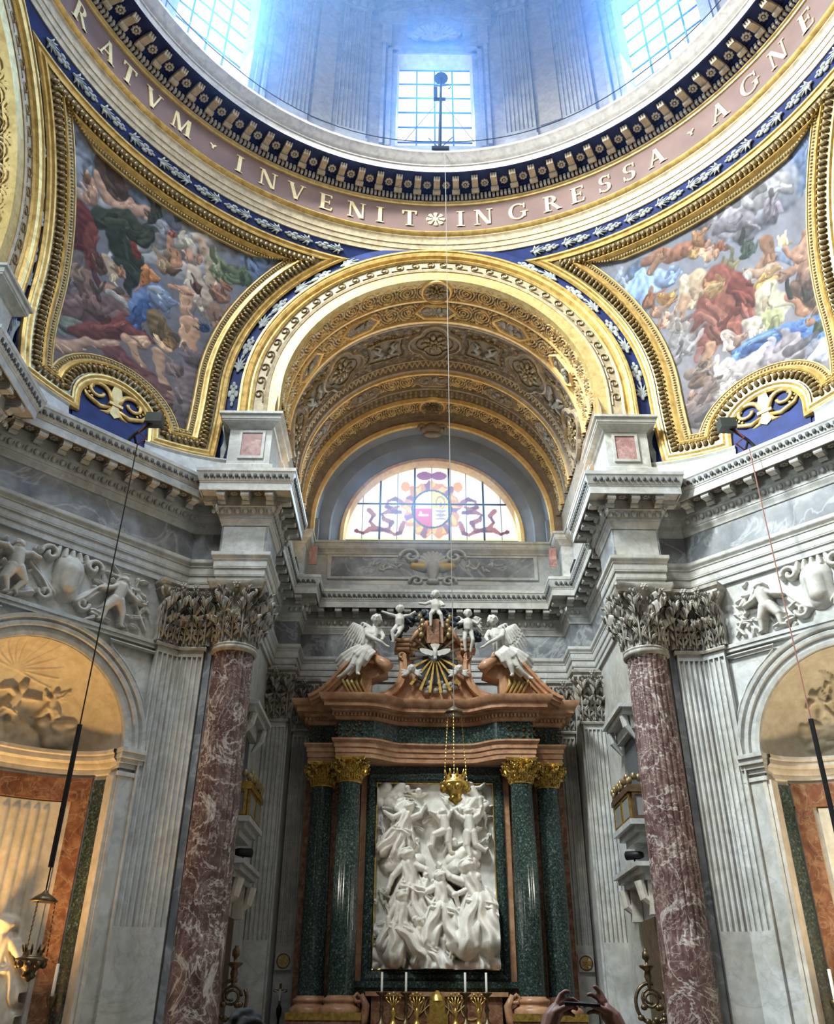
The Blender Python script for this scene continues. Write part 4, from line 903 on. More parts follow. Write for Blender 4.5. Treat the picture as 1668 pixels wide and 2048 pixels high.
# ------------------------------------------------------------------ columns and pilasters
def leaf_mesh(name, mat):
    nu, nv = 17, 13; V = []
    for j in range(nv):
        v = j/(nv-1)
        for i in range(nu):
            u = i/(nu-1)*2-1
            w = 0.30*(0.82+0.25*math.sin(v*PI*0.9))*math.sqrt(max(0.05, 1-(max(0, v-0.45)/0.58)**2))*(1-0.26*abs(math.sin(v*PI*3.5)))
            if v < 0.68: out = 0.10+0.20*v*v; z = v*1.25
            else: k = (v-0.68)/0.32; out = 0.19+0.42*math.sin(k*PI*0.62); z = 0.85+0.18*math.sin(k*PI*0.85)-0.16*k*k
            rib_ = 0.05*math.cos(u*PI*5)*(1-v*0.5); cup = 0.13*u*u
            V.append((u*w, -(out+rib_*(1+v)-cup*(1+0.8*v)), z-(0.10*u*u*max(0, v-0.6)/0.4)))
    F = [(j*nu+i, j*nu+i+1, (j+1)*nu+i+1, (j+1)*nu+i) for j in range(nv-1) for i in range(nu-1)]
    mb = MB(); mb.add(V, F)
    cv = lambda v: (0.10+0.20*v*v, v*1.25) if v < 0.68 else (0.19+0.42*math.sin((v-0.68)/0.32*PI*0.62), 0.85+0.18*math.sin((v-0.68)/0.32*PI*0.85)-0.16*((v-0.68)/0.32)**2)
    for v, wd, ln in ((0.22, 0.26, 0.20), (0.42, 0.30, 0.20), (0.62, 0.29, 0.18), (0.80, 0.22, 0.14), (0.93, 0.13, 0.10)):   # pointed lobes along both edges
        o_, z = cv(v)
        for e in (-1, 1):
            for q in (0.0, 0.5):
                mb.tube([(e*0.04, -(o_+0.05), z-0.10), (e*wd*(0.75-0.3*q), -(o_+0.07+0.03*q), z+0.02+0.06*q), (e*wd*(1.12-0.35*q), -(o_+0.13+0.05*q), z+ln*0.45+0.05*q)], [0.030, 0.042, 0.008], 4)
    mb.tube([(0, -cv(v)[0]-0.07, cv(v)[1]) for v in (0.05, 0.3, 0.55, 0.75, 0.9, 1.0)], [0.05, 0.045, 0.04, 0.035, 0.03, 0.012], 5)
    return mb.data(name, mat, True)
def volute_mesh(name, mat):
    mb = MB(); pts = [(0, 0.12, -0.55), (0, -0.05, -0.25)]
    for i in range(20):
        a = PI*0.75-i*PI*2.4/19; r = 0.21*(1-0.72*i/19); pts.append((0, -0.20-r*math.cos(a), -0.02+r*math.sin(a)-0.08))
    mb.tube(pts, [0.035]+[0.06]*(len(pts)-1), 6); mb.ball((0.0, -0.2, -0.10), (0.075, 0.06, 0.06), 6, 4)
    return mb.data(name, mat, True)
def fleuron_mesh(name, mat):
    mb = MB()
    for k in range(6):
        a = k*PI/3; mb.ball((0.09*math.cos(a), -0.06, 0.09*math.sin(a)), (0.06, 0.05, 0.06), 6, 4)
    mb.ball((0, -0.1, 0), 0.06, 6, 4); return mb.data(name, mat, True)
CAPM = {}
def cap_meshes(mat):
    if mat.name not in CAPM: CAPM[mat.name] = (leaf_mesh('leaf', mat), volute_mesh('volute', mat), fleuron_mesh('fleuron', mat))
    return CAPM[mat.name]
def round_capital(root, z0, H, r, mat):
    lf, vo, fl = cap_meshes(mat); mb = MB()
    mb.lathe([(r*0.9, 0), (r*1.10, 0.0), (r*1.14, 0.03*H), (r*1.08, 0.06*H), (r*0.84, 0.08*H), (r*0.82, 0.5*H), (r*0.95, 0.75*H), (r*1.28, 0.87*H), (r*1.0, 0.88*H)], 28)
    hw_ = r*1.52; poly = []
    for q in range(4):
        for k in range(9):
            t_ = -1+2*k/8; c_ = hw_-r*0.22*(1-t_*t_); x, y = t_*hw_*0.94, -c_; a = q*PI/2
            poly.append((x*math.cos(a)-y*math.sin(a), x*math.sin(a)+y*math.cos(a)))
    n = len(poly); V = []
    for sc, z in ((0.90, 0.87*H), (0.93, 0.91*H), (1.0, 0.95*H), (1.0, 1.0*H)): V += [(x*sc, y*sc, z) for x, y in poly]
    mb.add(V, [(j*n+i, j*n+(i+1) % n, (j+1)*n+(i+1) % n, (j+1)*n+i) for j in range(3) for i in range(n)] + [tuple(range(n-1, -1, -1)), tuple(range(3*n, 4*n))])
    cap = mb.build('capital', mat, root); cap.location = (0, 0, z0); auto_smooth(cap, 40)
    for k in range(8):
        a = k*PI/4
        inst(lf, 'leaf', cap, (r*0.93*math.sin(a), -r*0.93*math.cos(a), 0.06*H), (0, 0, a), (r*1.25, r*1.2, 0.40*H))
        a += PI/8; inst(lf, 'leaf', cap, (r*0.93*math.sin(a), -r*0.93*math.cos(a), 0.07*H), (0, 0, a), (r*1.25, r*1.45, 0.66*H))
    for k in range(8):
        a = k*PI/4+PI/8; inst(lf, 'leaf', cap, (r*0.86*math.sin(a), -r*0.86*math.cos(a), 0.52*H), (0, 0, a), (r*0.9, r*1.5, 0.34*H))
    for k in range(4):
        a = k*PI/2+PI/4
        for d in (-0.13, 0.13): inst(vo, 'volute', cap, (r*1.22*math.sin(a+d), -r*1.22*math.cos(a+d), 0.84*H), (0, 0, a), (r*1.1, r*1.15, r*0.95))
        a = k*PI/2
        for d in (-0.16, 0.16): inst(vo, 'volute', cap, (r*0.92*math.sin(a+d), -r*0.92*math.cos(a+d), 0.80*H), (0, 0, a), (r*0.7, r*0.7, r*0.7))
        inst(fl, 'fleuron', cap, (r*1.30*math.sin(a), -r*1.30*math.cos(a), 0.93*H), (0, 0, a), (r*1.5, r*1.5, r*1.5))
    return cap
def big_column(x, y, label):
    root = empty('column', (x, y, 0), 0, label, 'column', 'red marble columns at the apse arch')
    fl = lambda a, z: 1-0.06*max(0.0, math.cos(a*24))**0.6*(1 if z > 0 else 0) if 3.0 < z < 7.85 else 1
    prof = [(0.43-0.058*((z-0.9)/7.0)**1.6, z) for z in np.linspace(0.9, 2.99, 5)] + [(0.43-0.058*((z-0.9)/7.0)**1.6, z) for z in np.linspace(3.01, 7.84, 22)] + [(0.378, 7.86), (0.385, 7.9), (0.39, 7.95)]
    o = MB().lathe(prof, 168, fl=fl).build('shaft', m_red, root); auto_smooth(o, 60)
    MB().lathe([(0.39, 7.86), (0.43, 7.88), (0.445, 7.92), (0.43, 7.96), (0.39, 7.98)], 32).build('astragal', m_capital, root, True)
    MB().box(-0.6, 0.6, -0.6, 0.6, 0, 0.55).lathe([(0.60, 0.55), (0.62, 0.62), (0.58, 0.68), (0.50, 0.71), (0.50, 0.77), (0.53, 0.80), (0.53, 0.86), (0.46, 0.9), (0.43, 0.92)], 32).build('base', m_white, root)
    round_capital(root, 7.95, 1.32, 0.385, m_capital)
    return root
big_column(-4.0, 8.05, 'red veined marble column left of the high altar apse')
big_column(4.0, 8.05, 'red veined marble column right of the high altar apse')
def flat_capital(root, w, t, H, z0, mat, T, ends=(1, 1), nlow=None, name='capital'):
    """pilaster capital of width w on a face (local x across, -y front)"""
    lf, vo, fl = cap_meshes(mat); mb = MB(); h2 = w/2
    V = []
    prof = [(0.0, 0.0), (0.05, 0.0), (0.06, 0.03*H), (0.04, 0.06*H), (0.0, 0.07*H), (0.0, 0.55*H), (0.06, 0.75*H), (0.17, 0.87*H), (0.16, 0.91*H), (0.21, 0.95*H), (0.21, H)]
    for o_, z in prof:
        V += [(-h2-o_*ends[0], 0.05, z), (-h2-o_*ends[0], -t-o_, z), (h2+o_*ends[1], -t-o_, z), (h2+o_*ends[1], 0.05, z)]
    n = len(prof)
    mb.add(V, [(j*4+i, j*4+i+1, (j+1)*4+i+1, (j+1)*4+i) for j in range(n-1) for i in range(3)] + [tuple((n-1)*4+i for i in range(4))])
    cap = mb.build(name, mat, root); cap.matrix_basis = T @ Matrix.Translation((0, 0, z0))
    k = nlow or max(2, round(w/0.30)); sw = w/k*1.75
    for i in range(k): inst(lf, 'leaf', cap, (-h2+w*(i+0.5)/k, -t, 0.06*H), (0, 0, 0), (sw, 0.45, 0.40*H))
    for i in range(k+1):
        x = -h2+w*i/k
        if (i == 0 and not ends[0]) or (i == k and not ends[1]): continue
        inst(lf, 'leaf', cap, (x, -t, 0.07*H), (0, 0, 0), (sw, 0.55, 0.66*H))
    for i in range(2*k): inst(lf, 'leaf', cap, (-h2+w*(i+0.5)/(2*k), -t+0.02, 0.55*H), (0, 0, 0), (sw*0.55, 0.5, 0.30*H))
    for e, sg in ((0, -1), (1, 1)):
        if ends[e]:
            inst(vo, 'volute', cap, (sg*(h2+0.03), -t-0.02, 0.85*H), (0, 0, sg*0.9), (0.5, 0.5, 0.42)); inst(vo, 'volute', cap, (sg*(h2-0.05), -t-0.03, 0.85*H), (0, 0, sg*0.6), (0.5, 0.5, 0.42))
    for d in (-1, 1): inst(vo, 'volute', cap, (d*0.09, -t, 0.80*H), (0, 0, d*0.3), (0.34, 0.3, 0.3))
    inst(fl, 'fleuron', cap, (0, -t-0.19, 0.94*H), (0, 0, 0), (0.6, 0.6, 0.6))
    return cap
def pil_shaft(mb, w, t, nf, z0, z1, zf, T):
    extr(mb, flute_section(w, t, nf), zf, z1-0.12, T)
    extr(mb, [(-w/2, 0), (-w/2, -t), (w/2, -t), (w/2, 0)], z1-0.12, z1, T)
    extr(mb, [(-w/2, 0), (-w/2, -t), (w/2, -t), (w/2, 0)], z0, zf, T)
    extr(mb, [(-w/2-0.06, 0), (-w/2-0.06, -t-0.06), (w/2+0.06, -t-0.06), (w/2+0.06, 0)], 0, z0, T)
for s in (-1, 1):
    # folded pilaster between the column and the niche
    side = 'left' if s < 0 else 'right'
    root = empty('folded_pilaster', (0, 0, 0), 0, 'fluted white marble corner pilaster between the %s niche and its red column' % side, 'pilaster', 'corner pilasters')
    T = diag_T(s); wD = 0.46; TD = T @ Matrix.Translation((-0.45, 0.04, 0))
    mb = MB(); pil_shaft(mb, wD, 0.13, 4, 0.6, 7.92, 3.1, TD)
    wF = 0.52; TF = Matrix.Translation((s*4.82, 8.04, 0)); pil_shaft(mb, wF, 0.13, 5, 0.6, 7.92, 3.1, TF)
    mb.build('shaft', m_white, root)
    flat_capital(root, wD, 0.13, 1.3, 7.92, m_capital, TD, (0, 1) if s < 0 else (0, 1))
    flat_capital(root, wF, 0.13, 1.3, 7.92, m_capital, TF, (0, 1) if s < 0 else (1, 0))
    # pilaster at the inner end of the apse wall
    root = empty('pilaster', (0, 0, 0), 0, 'fluted pilaster at the %s end of the apse, nearer the dome' % side, 'pilaster', 'apse pilasters')
    TA = Matrix.Translation((s*3.84, 12.62, 0)); mb = MB(); pil_shaft(mb, 0.6, 0.14, 6, 0.6, 7.92, 3.25, TA); mb.build('shaft', m_white, root)
    flat_capital(root, 0.6, 0.14, 1.3, 7.92, m_capital, TA, (1, 1))
    root = empty('pilaster', (0, 0, 0), 0, 'narrow fluted pilaster tight against the %s side of the altarpiece' % side, 'pilaster', 'apse pilasters')
    TA = Matrix.Translation((s*3.26, 13.45, 0)); mb = MB(); pil_shaft(mb, 0.42, 0.14, 4, 0.6, 7.92, 3.25, TA); mb.build('shaft', m_white, root)
    flat_capital(root, 0.42, 0.14, 1.3, 7.92, m_capital, TA, (1, 1))
    # dark strip of grey marble beside the column
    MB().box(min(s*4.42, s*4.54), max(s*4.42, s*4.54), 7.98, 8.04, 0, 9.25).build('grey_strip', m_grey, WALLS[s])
# ------------------------------------------------------------------ carved reliefs (height fields made of limbs and folds)
def relief_height(X, Z, prims):
    H = np.zeros_like(X)
    for p in prims:
        x0, z0, x1, z1, r0, r1, h0 = p[:7]; fold = p[7] if len(p) > 7 else 0.0
        dx, dz = x1-x0, z1-z0; L2 = dx*dx+dz*dz+1e-9
        rm = max(r0, r1)
        m = (X > min(x0, x1)-rm) & (X < max(x0, x1)+rm) & (Z > min(z0, z1)-rm) & (Z < max(z0, z1)+rm)
        if not m.any(): continue
        xm, zm = X[m], Z[m]; t_ = np.clip(((xm-x0)*dx+(zm-z0)*dz)/L2, 0, 1)
        ex, ez = xm-(x0+t_*dx), zm-(z0+t_*dz); r = r0+(r1-r0)*t_; d2 = ex*ex+ez*ez
        h = h0+np.sqrt(np.clip(r*r-d2, 0, None))*1.0
        if fold:
            pd = ((xm-x0)*dz-(zm-z0)*dx)/math.sqrt(L2); h = h+fold*np.sin(pd/rm*7+np.sin(t_*6+x0*9)*1.2)*np.sqrt(np.clip(1-d2/(r*r+1e-9), 0, 1))
        h = np.where(d2 < r*r, h, 0); H[m] = np.maximum(H[m], h)
    return H
def smooth2(H, n=1):
    for _ in range(n):
        K = H.copy(); K[1:-1, 1:-1] = (H[1:-1, 1:-1]*4+H[:-2, 1:-1]+H[2:, 1:-1]+H[1:-1, :-2]+H[1:-1, 2:])/8; H = K
    return H
def polar2(x, z, a, L): a = math.radians(a); return x+L*math.cos(a), z+L*math.sin(a)
def fig(cx, cz, s, tor=90, la=(215, 240), ra=(-35, -60), ll=(255, 280), rl=(285, 260), robe=1.0, h=0.05, hd=0, wing=None, bare=False, fat=1.0):
    """a carved figure: hips at (cx,cz), s = body height, angles of torso, arms and legs"""
    P = []; nx, nz = polar2(cx, cz, tor, 0.30*s); pxn, pzn = math.cos(math.radians(tor-90)), math.sin(math.radians(tor-90))
    P.append((cx, cz, nx, nz, 0.085*s, 0.095*s, h+0.02*s, 0.0 if bare else 0.008*s))
    hx, hz = polar2(nx, nz, tor+hd, 0.115*s); P.append((hx, hz, hx+0.012*s, hz-0.03*s, 0.066*s, 0.052*s, h+0.075*s)); P.append((nx, nz, hx, hz, 0.04*s, 0.04*s, h+0.03*s))
    P.append((hx-0.02*s, hz+0.02*s, hx+0.02*s, hz+0.03*s, 0.062*s, 0.062*s, h+0.06*s, 0.012*s))
    for (a1, a2), sg in ((la, -1), (ra, 1)):
        sx, sz = nx+sg*0.085*s*pxn, nz+sg*0.085*s*pzn-0.02*s; ex, ez = polar2(sx, sz, a1, 0.155*s); fx, fz = polar2(ex, ez, a2, 0.15*s)
        P.append((sx, sz, ex, ez, 0.046*s, 0.036*s, h+0.05*s)); P.append((ex, ez, fx, fz, 0.036*s, 0.024*s, h+0.06*s)); gx, gz = polar2(fx, fz, a2, 0.03*s); P.append((fx, fz, gx, gz, 0.03*s, 0.022*s, h+0.06*s))
    for (a1, a2), sg in ((ll, -1), (rl, 1)):
        kx, kz = polar2(cx+sg*0.05*s, cz, a1, 0.24*s); fx, fz = polar2(kx, kz, a2, 0.23*s)
        P.append((cx+sg*0.05*s, cz, kx, kz, 0.078*s, 0.055*s, h+0.03*s, 0.0 if bare else 0.008*s)); P.append((kx, kz, fx, fz, 0.052*s, 0.03*s, h+0.03*s)); gx, gz = polar2(fx, fz, a2+70*sg, 0.07*s); P.append((fx, fz, gx, gz, 0.03*s, 0.02*s, h+0.03*s))
        if robe: P.append((cx+sg*0.03*s, cz+0.02*s, (kx+fx)/2+sg*0.03*s, (kz+fz)/2, 0.11*s*robe, 0.13*s*robe, h-0.01*s, 0.022*s))
    if robe:
        for sg in (-1, 1):
            ax, az_ = polar2(nx, nz, tor+sg*25, -0.05*s); bx, bz = polar2(cx+sg*0.16*s, cz, tor+180+sg*18, 0.16*s); P.append((ax, az_, bx, bz, 0.06*s, 0.09*s, h-0.005*s, 0.02*s))
        P.append((cx-0.1*s, cz+0.05*s, cx+0.12*s, cz-0.02*s, 0.05*s, 0.06*s, h+0.06*s, 0.02*s))
    if wing is not None:
        for k in range(6):
            wx, wz = polar2(nx, nz, wing-k*11, (0.42-0.035*k)*s); mx, mz = polar2(nx, nz, wing+8-k*11, 0.2*s)
            P.append((nx, nz, mx, mz, 0.03*s, 0.04*s, h+0.005*s)); P.append((mx, mz, wx, wz, 0.036*s, 0.016*s, h+0.0*s))
    if fat != 1.0: P = [p[:4]+(p[4]*fat, p[5]*fat)+p[6:] for p in P]
    return P
def cloud(cx, cz, r, k, seed, h=0.0):
    q = random.Random(seed); return [(cx+q.uniform(-r, r), cz+q.uniform(-r, r)*0.6, cx+q.uniform(-r, r), cz+q.uniform(-r, r)*0.6, r*q.uniform(.25, .5), r*q.uniform(.25, .45), h-r*0.12) for _ in range(k)]
# ------------------------------------------------------------------ side niches
def niche(s):
    side = 'left' if s < 0 else 'right'; T = diag_T(s); wall = WALLS[s]; n = 36; dep = 1.15
    def put(name, V, F, mat, sm=True, parent=None):
        o = mesh(name, [T @ Vector(v) for v in V], F, mat, parent or wall); return auto_smooth(o, 35) if sm else o
    def cylp(name, prof, mat, a0=0, a1=180, m=n):   # prof (offset inward, z) on the curved back of the niche
        V = []
        for o_, z in prof:
            for i in range(m+1):
                a = math.radians(a0+(a1-a0)*i/m); V.append((NS-(NR-o_)*math.cos(a), 0.06+(dep-o_)*math.sin(a), z))
        k = m+1; return put(name, V, [(j*k+i, j*k+i+1, (j+1)*k+i+1, (j+1)*k+i) for j in range(len(prof)-1) for i in range(m)], mat)
    # impost moulding that runs round the niche, jamb in layers
    cylp('niche_wall', [(0, 0), (0, NZ-0.35)], m_warm)
    cylp('niche_cornice', [(0.0, 5.50), (0.03, 5.52), (0.03, 5.60), (0.06, 5.63), (0.08, 5.70), (0.13, 5.74), (0.13, 5.82), (0.16, 5.84), (0.16, 5.90), (0.0, 5.91)], m_warm)
    cylp('red_band', [(0.0, 5.06), (0.05, 5.07), (0.05, 5.45), (0.0, 5.47)], m_sien, 26, 154)
    for a0, a1 in ((26, 40), (140, 154)): cylp('red_upright', [(0.05, 0.3), (0.05, 5.1)], m_sien, a0, a1, 6)
    for a0, a1 in ((8, 25), (155, 172)): cylp('green_strip', [(0.03, 0.2), (0.03, 5.42)], m_green, a0, a1, 6)
    # conch with carved figures in cloud
    nb, na = 150, 220; th = np.linspace(0.02, PI-0.02, na); ph = np.linspace(0.0, PI/2-0.01, nb)
    TH, PH = np.meshgrid(th, ph, indexing='ij')
    # flat drawing plane of the conch: u across, v up
    U = -np.cos(TH)*np.cos(PH)*NR; Vv = np.sin(PH)*NR
    if s < 0:
        pr = fig(-0.05, 0.62, 0.95, 75, (150, 200), (5, 0), (230, 250), (300, 260), 0.7, 0.02, 0) + fig(-0.75, 0.75, 0.8, 110, (200, 220), (20, 35), (250, 280), (280, 250), 0.9, 0.02, 0, 150) + cloud(0.1, 0.16, 0.45, 8, 1) + cloud(-1.0, 0.3, 0.4, 8, 2) + fig(0.65, 0.75, 0.6, 95, (160, 120), (30, 60), (240, 200), (300, 250), 0.5, 0.02, 0, 40) + cloud(0.9, 0.35, 0.3, 6, 3)
        for k in range(12): pr.append((-0.2, 1.25, -0.2+0.75*math.cos(math.radians(-20+18*k)), 1.25+0.5*math.sin(math.radians(-20+18*k)), 0.018, 0.012, 0.008))
    else:
        pr = []
        for i, (x, z, sc, tr) in enumerate(((-0.75, 0.85, .55, 100), (-0.45, 1.1, .5, 70), (0.0, 1.15, .5, 110), (-0.3, 0.75, .6, 80), (0.3, 0.85, .55, 95), (0.7, 0.8, .5, 80))):
            pr += fig(x, z, sc, tr, (200-i*20, 230), (-30+i*14, 20), (240, 280), (300, 250), 0, 0.03, 0, 120 if i % 2 else 50, True, 1.35)
        for i in range(7): pr += cloud(-0.9+0.3*i, 0.55+0.12*math.sin(i*2), 0.26, 7, 20+i)
        pr += cloud(-0.95, 0.3, 0.2, 5, 31)
    if s > 0: Uh = U
    else: Uh = -U
    H = smooth2(relief_height(Uh, Vv, pr), 1)*1.25
    r1, r2 = NR-H, dep+0.12-H
    P = np.stack([NS-r1*np.cos(TH)*np.cos(PH), 0.06+r2*np.sin(TH)*np.cos(PH), 5.88+(NR-H*0.6)*np.sin(PH)], -1)
    Mt = np.array(T); Pw = P@Mt[:3, :3].T+Mt[:3, 3]
    grid_mesh('conch_relief', Pw, m_conch, wall)
    # archivolt and imposts
    prof = [(NR-0.02, 0.10), (NR-0.02, 0.0), (NR+0.05, -0.02), (NR+0.05, 0.01), (NR+0.13, 0.0), (NR+0.16, -0.05), (NR+0.22, -0.06), (NR+0.25, -0.02), (NR+0.29, -0.08), (NR+0.35, -0.09), (NR+0.35, 0.07)]
    V = [(NS-r*math.cos(PI*i/40), y+0.0, 5.88+r*math.sin(PI*i/40)) for r, y in prof for i in range(41)]
    put('archivolt', V, [(j*41+i, j*41+i+1, (j+1)*41+i+1, (j+1)*41+i) for j in range(len(prof)-1) for i in range(40)], m_white)
    for e in (-1, 1):
        mb = MB(); xa, xb = NS+e*(NR-0.05), NS+e*(NR+0.34)
        for (z0, z1, o_) in ((5.45, 5.52, 0.05), (5.58, 5.66, 0.03), (5.66, 5.74, 0.08), (5.74, 5.84, 0.13), (5.84, 5.91, 0.17)): mb.box(min(xa, xb)-0.02, max(xa, xb)+o_*0.3, -o_, 0.3, z0, z1, T)
        mb.build('impost', m_white, wall)
        mb = MB(); mb.box(NS+e*(NR+0.16)-0.15, NS+e*(NR+0.16)+0.15, -0.02, 0.3, 0, 5.45, T); mb.build('jamb', m_white, wall)
        mb = MB(); x0 = NS+e*(NR-0.02); mb.box(x0-0.09, x0+0.09, 0.0, 0.25, 0, 5.45, T); mb.box(x0-0.05, x0+0.02, -0.025, 0.2, 0, 5.45, T); mb.build('jamb_moulding', m_warm, wall)
    # horizontal band and triangular spandrel panels above the arch
    mb = MB(); mb.box(-0.26, 3.6, -0.05, 0.1, 7.93, 8.0, T).box(-0.26, 3.6, -0.025, 0.1, 7.86, 7.93, T); mb.build('string_course', m_white, wall)
    for e in (-1, 1):
        pts = [(NS+e*(NR+0.32), 7.78), (NS+e*1.0, 7.78)] + [(NS+e*2.06*math.cos(math.radians(a)), 5.88+2.06*math.sin(math.radians(a))) for a in (58, 48, 38, 28, 20)] + [(NS+e*(NR+0.32), 6.6)]
        mb = MB(); T3 = [T @ Vector((x, -0.005, z)) for x, z in pts]; k = len(pts); mb.tube(T3+[T3[0]], 0.035, 4); mb.build('spandrel_frame', m_white, wall)
    # carved panel below the niche cornice
    if True:
        nu, nv = 200, 260; u = np.linspace(-1, 1, nu); v = np.linspace(0, 1, nv); Ug, Vg = np.meshgrid(u, v, indexing='ij')
        ang = PI/2+Ug*math.radians(46); zz = 0.4+Vg*4.64; xs = Ug*1.0; pr = []
        if s < 0:
            for k, x in enumerate((-0.75, -0.62, -0.49, -0.36, -0.23)): pr.append((x, 1.0, x, 4.9, 0.05, 0.05, -0.01))
            pr += [(x, 1.0, x, 4.6, 0.03, 0.03, -0.005) for x in (0.2, 0.5, 0.8)] + [(-0.1, 4.3, 0.9, 4.3, 0.05, 0.05, 0.0), (-0.05, 4.0, 0.2, 4.15, 0.1, 0.05, -0.02)]
            pr += fig(-0.52, 2.35, 1.75, 95, (230, 200), (-60, 10), (262, 268), (280, 262), 1.15, 0.22) + fig(0.35, 2.1, 1.6, 85, (200, 230), (-30, 30), (262, 268), (280, 262), 1.1, 0.15) + fig(-0.12, 2.25, 1.25, 100, (220, 250), (10, 30), (250, 260), (290, 250), 1.1, 0.14) + fig(-0.75, 1.6, 1.3, 80, (220, 250), (10, 30), (250, 260), (290, 250), 1.2, 0.18)
        else:
            pr += fig(0.1, 2.8, 1.7, 85, (230, 200), (-60, 10), (262, 268), (280, 262), 1.1, 0.08) + cloud(-0.2, 4.4, 0.5, 12, 5) + fig(-0.5, 3.6, 0.9, 100, (180, 150), (0, 30), (240, 280), (300, 260), 0.6, 0.04, 0, 130) + fig(-0.45, 2.0, 1.3, 100, (220, 250), (10, 30), (250, 200), (290, 250), 1.1, 0.08)
        H = smooth2(relief_height(xs*(1 if s > 0 else -1)*-1, zz, pr), 2)
        P = np.stack([NS-(NR-0.03-H)*np.cos(ang)*1.0, 0.06+(dep-0.03-H)*np.sin(ang), zz], -1); Pw = P@Mt[:3, :3].T+Mt[:3, 3]
        grid_mesh('niche_relief', Pw, m_conch, wall)
m_conch = stone('niche_stucco', (0.66, 0.60, 0.48), (0.56, 0.50, 0.38), (0.72, 0.67, 0.56), 2.0, 0.6)
niche(-1); niche(1)
# carved overdoor group: cartouche with putti on the wall above each niche
def overdoor(s):
    side = 'left' if s < 0 else 'right'; T = diag_T(s)
    nx, nz = 300, 150; x = np.linspace(-0.1, 3.5, nx); z = np.linspace(7.98, 9.26, nz); Xg, Zg = np.meshgrid(x, z, indexing='ij')
    c = NS; pr = []
    pr += [(c, 8.45, c, 8.85, 0.32, 0.36, -0.2), (c, 8.5, c, 8.8, 0.2, 0.22, -0.02)]
    for e in (-1, 1):
        for k in range(16):
            a = math.radians(k*24); r = 0.16*(1-k/20); pr.append((c+e*(0.42+r*math.cos(a)), 9.02+r*math.sin(a), c+e*(0.42+r*math.cos(a+.4)), 9.02+r*math.sin(a+.4), 0.045, 0.04, 0.06))
            r = 0.13*(1-k/20); pr.append((c+e*(0.35+r*math.cos(-a)), 8.28+r*math.sin(-a), c+e*(0.35+r*math.cos(-a-.4)), 8.28+r*math.sin(-a-.4), 0.04, 0.035, 0.05))
        pr += fig(c+e*0.95, 8.52, 0.98, 90-e*8, ((160, 190) if e > 0 else (215, 200)), ((-30, -20) if e < 0 else (30, 0)), (245, 265) if e < 0 else (235, 300), (305, 275) if e < 0 else (290, 250), 0.0, 0.06, 0, None, True, 1.4)
        for k in range(7):
            a = 10+28*k; px_, pz_ = c+e*(1.38+0.07*(k % 3)), 8.35+0.09*k; qx, qz = polar2(px_, pz_, (a if e > 0 else 180-a), 0.24); pr.append((px_, pz_, qx, qz, 0.05, 0.015, 0.02, 0.012))
        pr += [(c+e*1.15, 8.95, c+e*1.65, 8.15, 0.035, 0.03, 0.03), (c+e*0.6, 8.2, c+e*0.9, 8.12, 0.09, 0.06, 0.0, 0.015), (c+e*0.25, 8.3, c+e*0.7, 8.75, 0.1, 0.08, -0.02, 0.02)]
    q = random.Random(9+s)
    for k in range(70):
        x_ = q.uniform(0.05, 3.35); z_ = q.uniform(8.05, 9.15); v_ = polar2(x_, z_, q.uniform(0, 360), q.uniform(.08, .25))
        if 0.5 < abs(x_-c) < 1.6: pr.append((x_, z_, v_[0], v_[1], q.uniform(.025, .055), q.uniform(.01, .03), q.uniform(-.01, .05), .012))
    for k in range(5): pr.append((c-0.3+0.15*k, 9.05, c-0.25+0.13*k, 9.2, 0.06, 0.04, 0.03))
    H = smooth2(relief_height(Xg, Zg, pr), 1)
    P = np.stack([Xg, 0.05-H*1.25, Zg], -1)
    # drop cells of bare ground: keep them inside the wall
    P[..., 1] = np.where(H < 0.004, 0.10, P[..., 1])
    Mt = np.array(T); Pw = P@Mt[:3, :3].T+Mt[:3, 3]
    o = grid_mesh('overdoor_relief', Pw, m_stucco)
    tag(o, 'carved white cartouche with seated putti above the %s niche' % side, 'relief', 'overdoor reliefs')
overdoor(-1); overdoor(1)
# ------------------------------------------------------------------ high altar
def smooth_plan(pts, n=10):
    """plan with S-curves: entries (x,y) corners, or ('s',(x,y)) easing to that point"""
    out = []
    for p in pts:
        if p[0] == 's':
            a = out[-1]; b = p[1]
            for i in range(1, n+1): t_ = i/n; e = 0.5-0.5*math.cos(PI*t_); out.append((a[0]+(b[0]-a[0])*t_, a[1]+(b[1]-a[1])*e))
        else: out.append(p)
    return out
half = [(-2.92, 12.9), (-2.92, 12.17), (-2.25, 12.17), (-2.25, 11.72), (-1.62, 11.72), (-1.55, 11.74), ('s', (-0.75, 12.16)), ('s', (0.0, 12.2))]
hp = smooth_plan(half); APATH = hp + [(-x, y) for x, y in reversed(hp[:-1])]
ae = empty('altar_entablature', (0, 12.3, 0), 0, 'curving orange and green marble entablature carried by the altar columns', 'entablature')
def ash(name, prof, mat):
    o = sweep_plan(name, [(x, y-12.3) for x, y in APATH], prof, mat, ae); return auto_smooth(o, 28)
ash('altar_architrave', [(-0.5, 6.9), (0, 6.9), (0, 7.0), (0.02, 7.01), (0.02, 7.12), (0.045, 7.13), (0.045, 7.22), (0.07, 7.24), (0.10, 7.28), (0.10, 7.32), (-0.02, 7.33)], m_orange)
ash('altar_frieze', [(-0.02, 7.32), (-0.02, 7.76)], m_green)
ash('altar_cornice', [(-0.02, 7.75), (0.03, 7.76), (0.05, 7.80), (0.07, 7.82), (0.07, 7.90), (0.10, 7.92), (0.14, 7.97), (0.14, 7.99), (0.30, 8.0), (0.30, 8.10), (0.33, 8.12), (0.36, 8.13), (0.42, 8.21), (0.43, 8.27), (-0.5, 8.30)], m_orange)
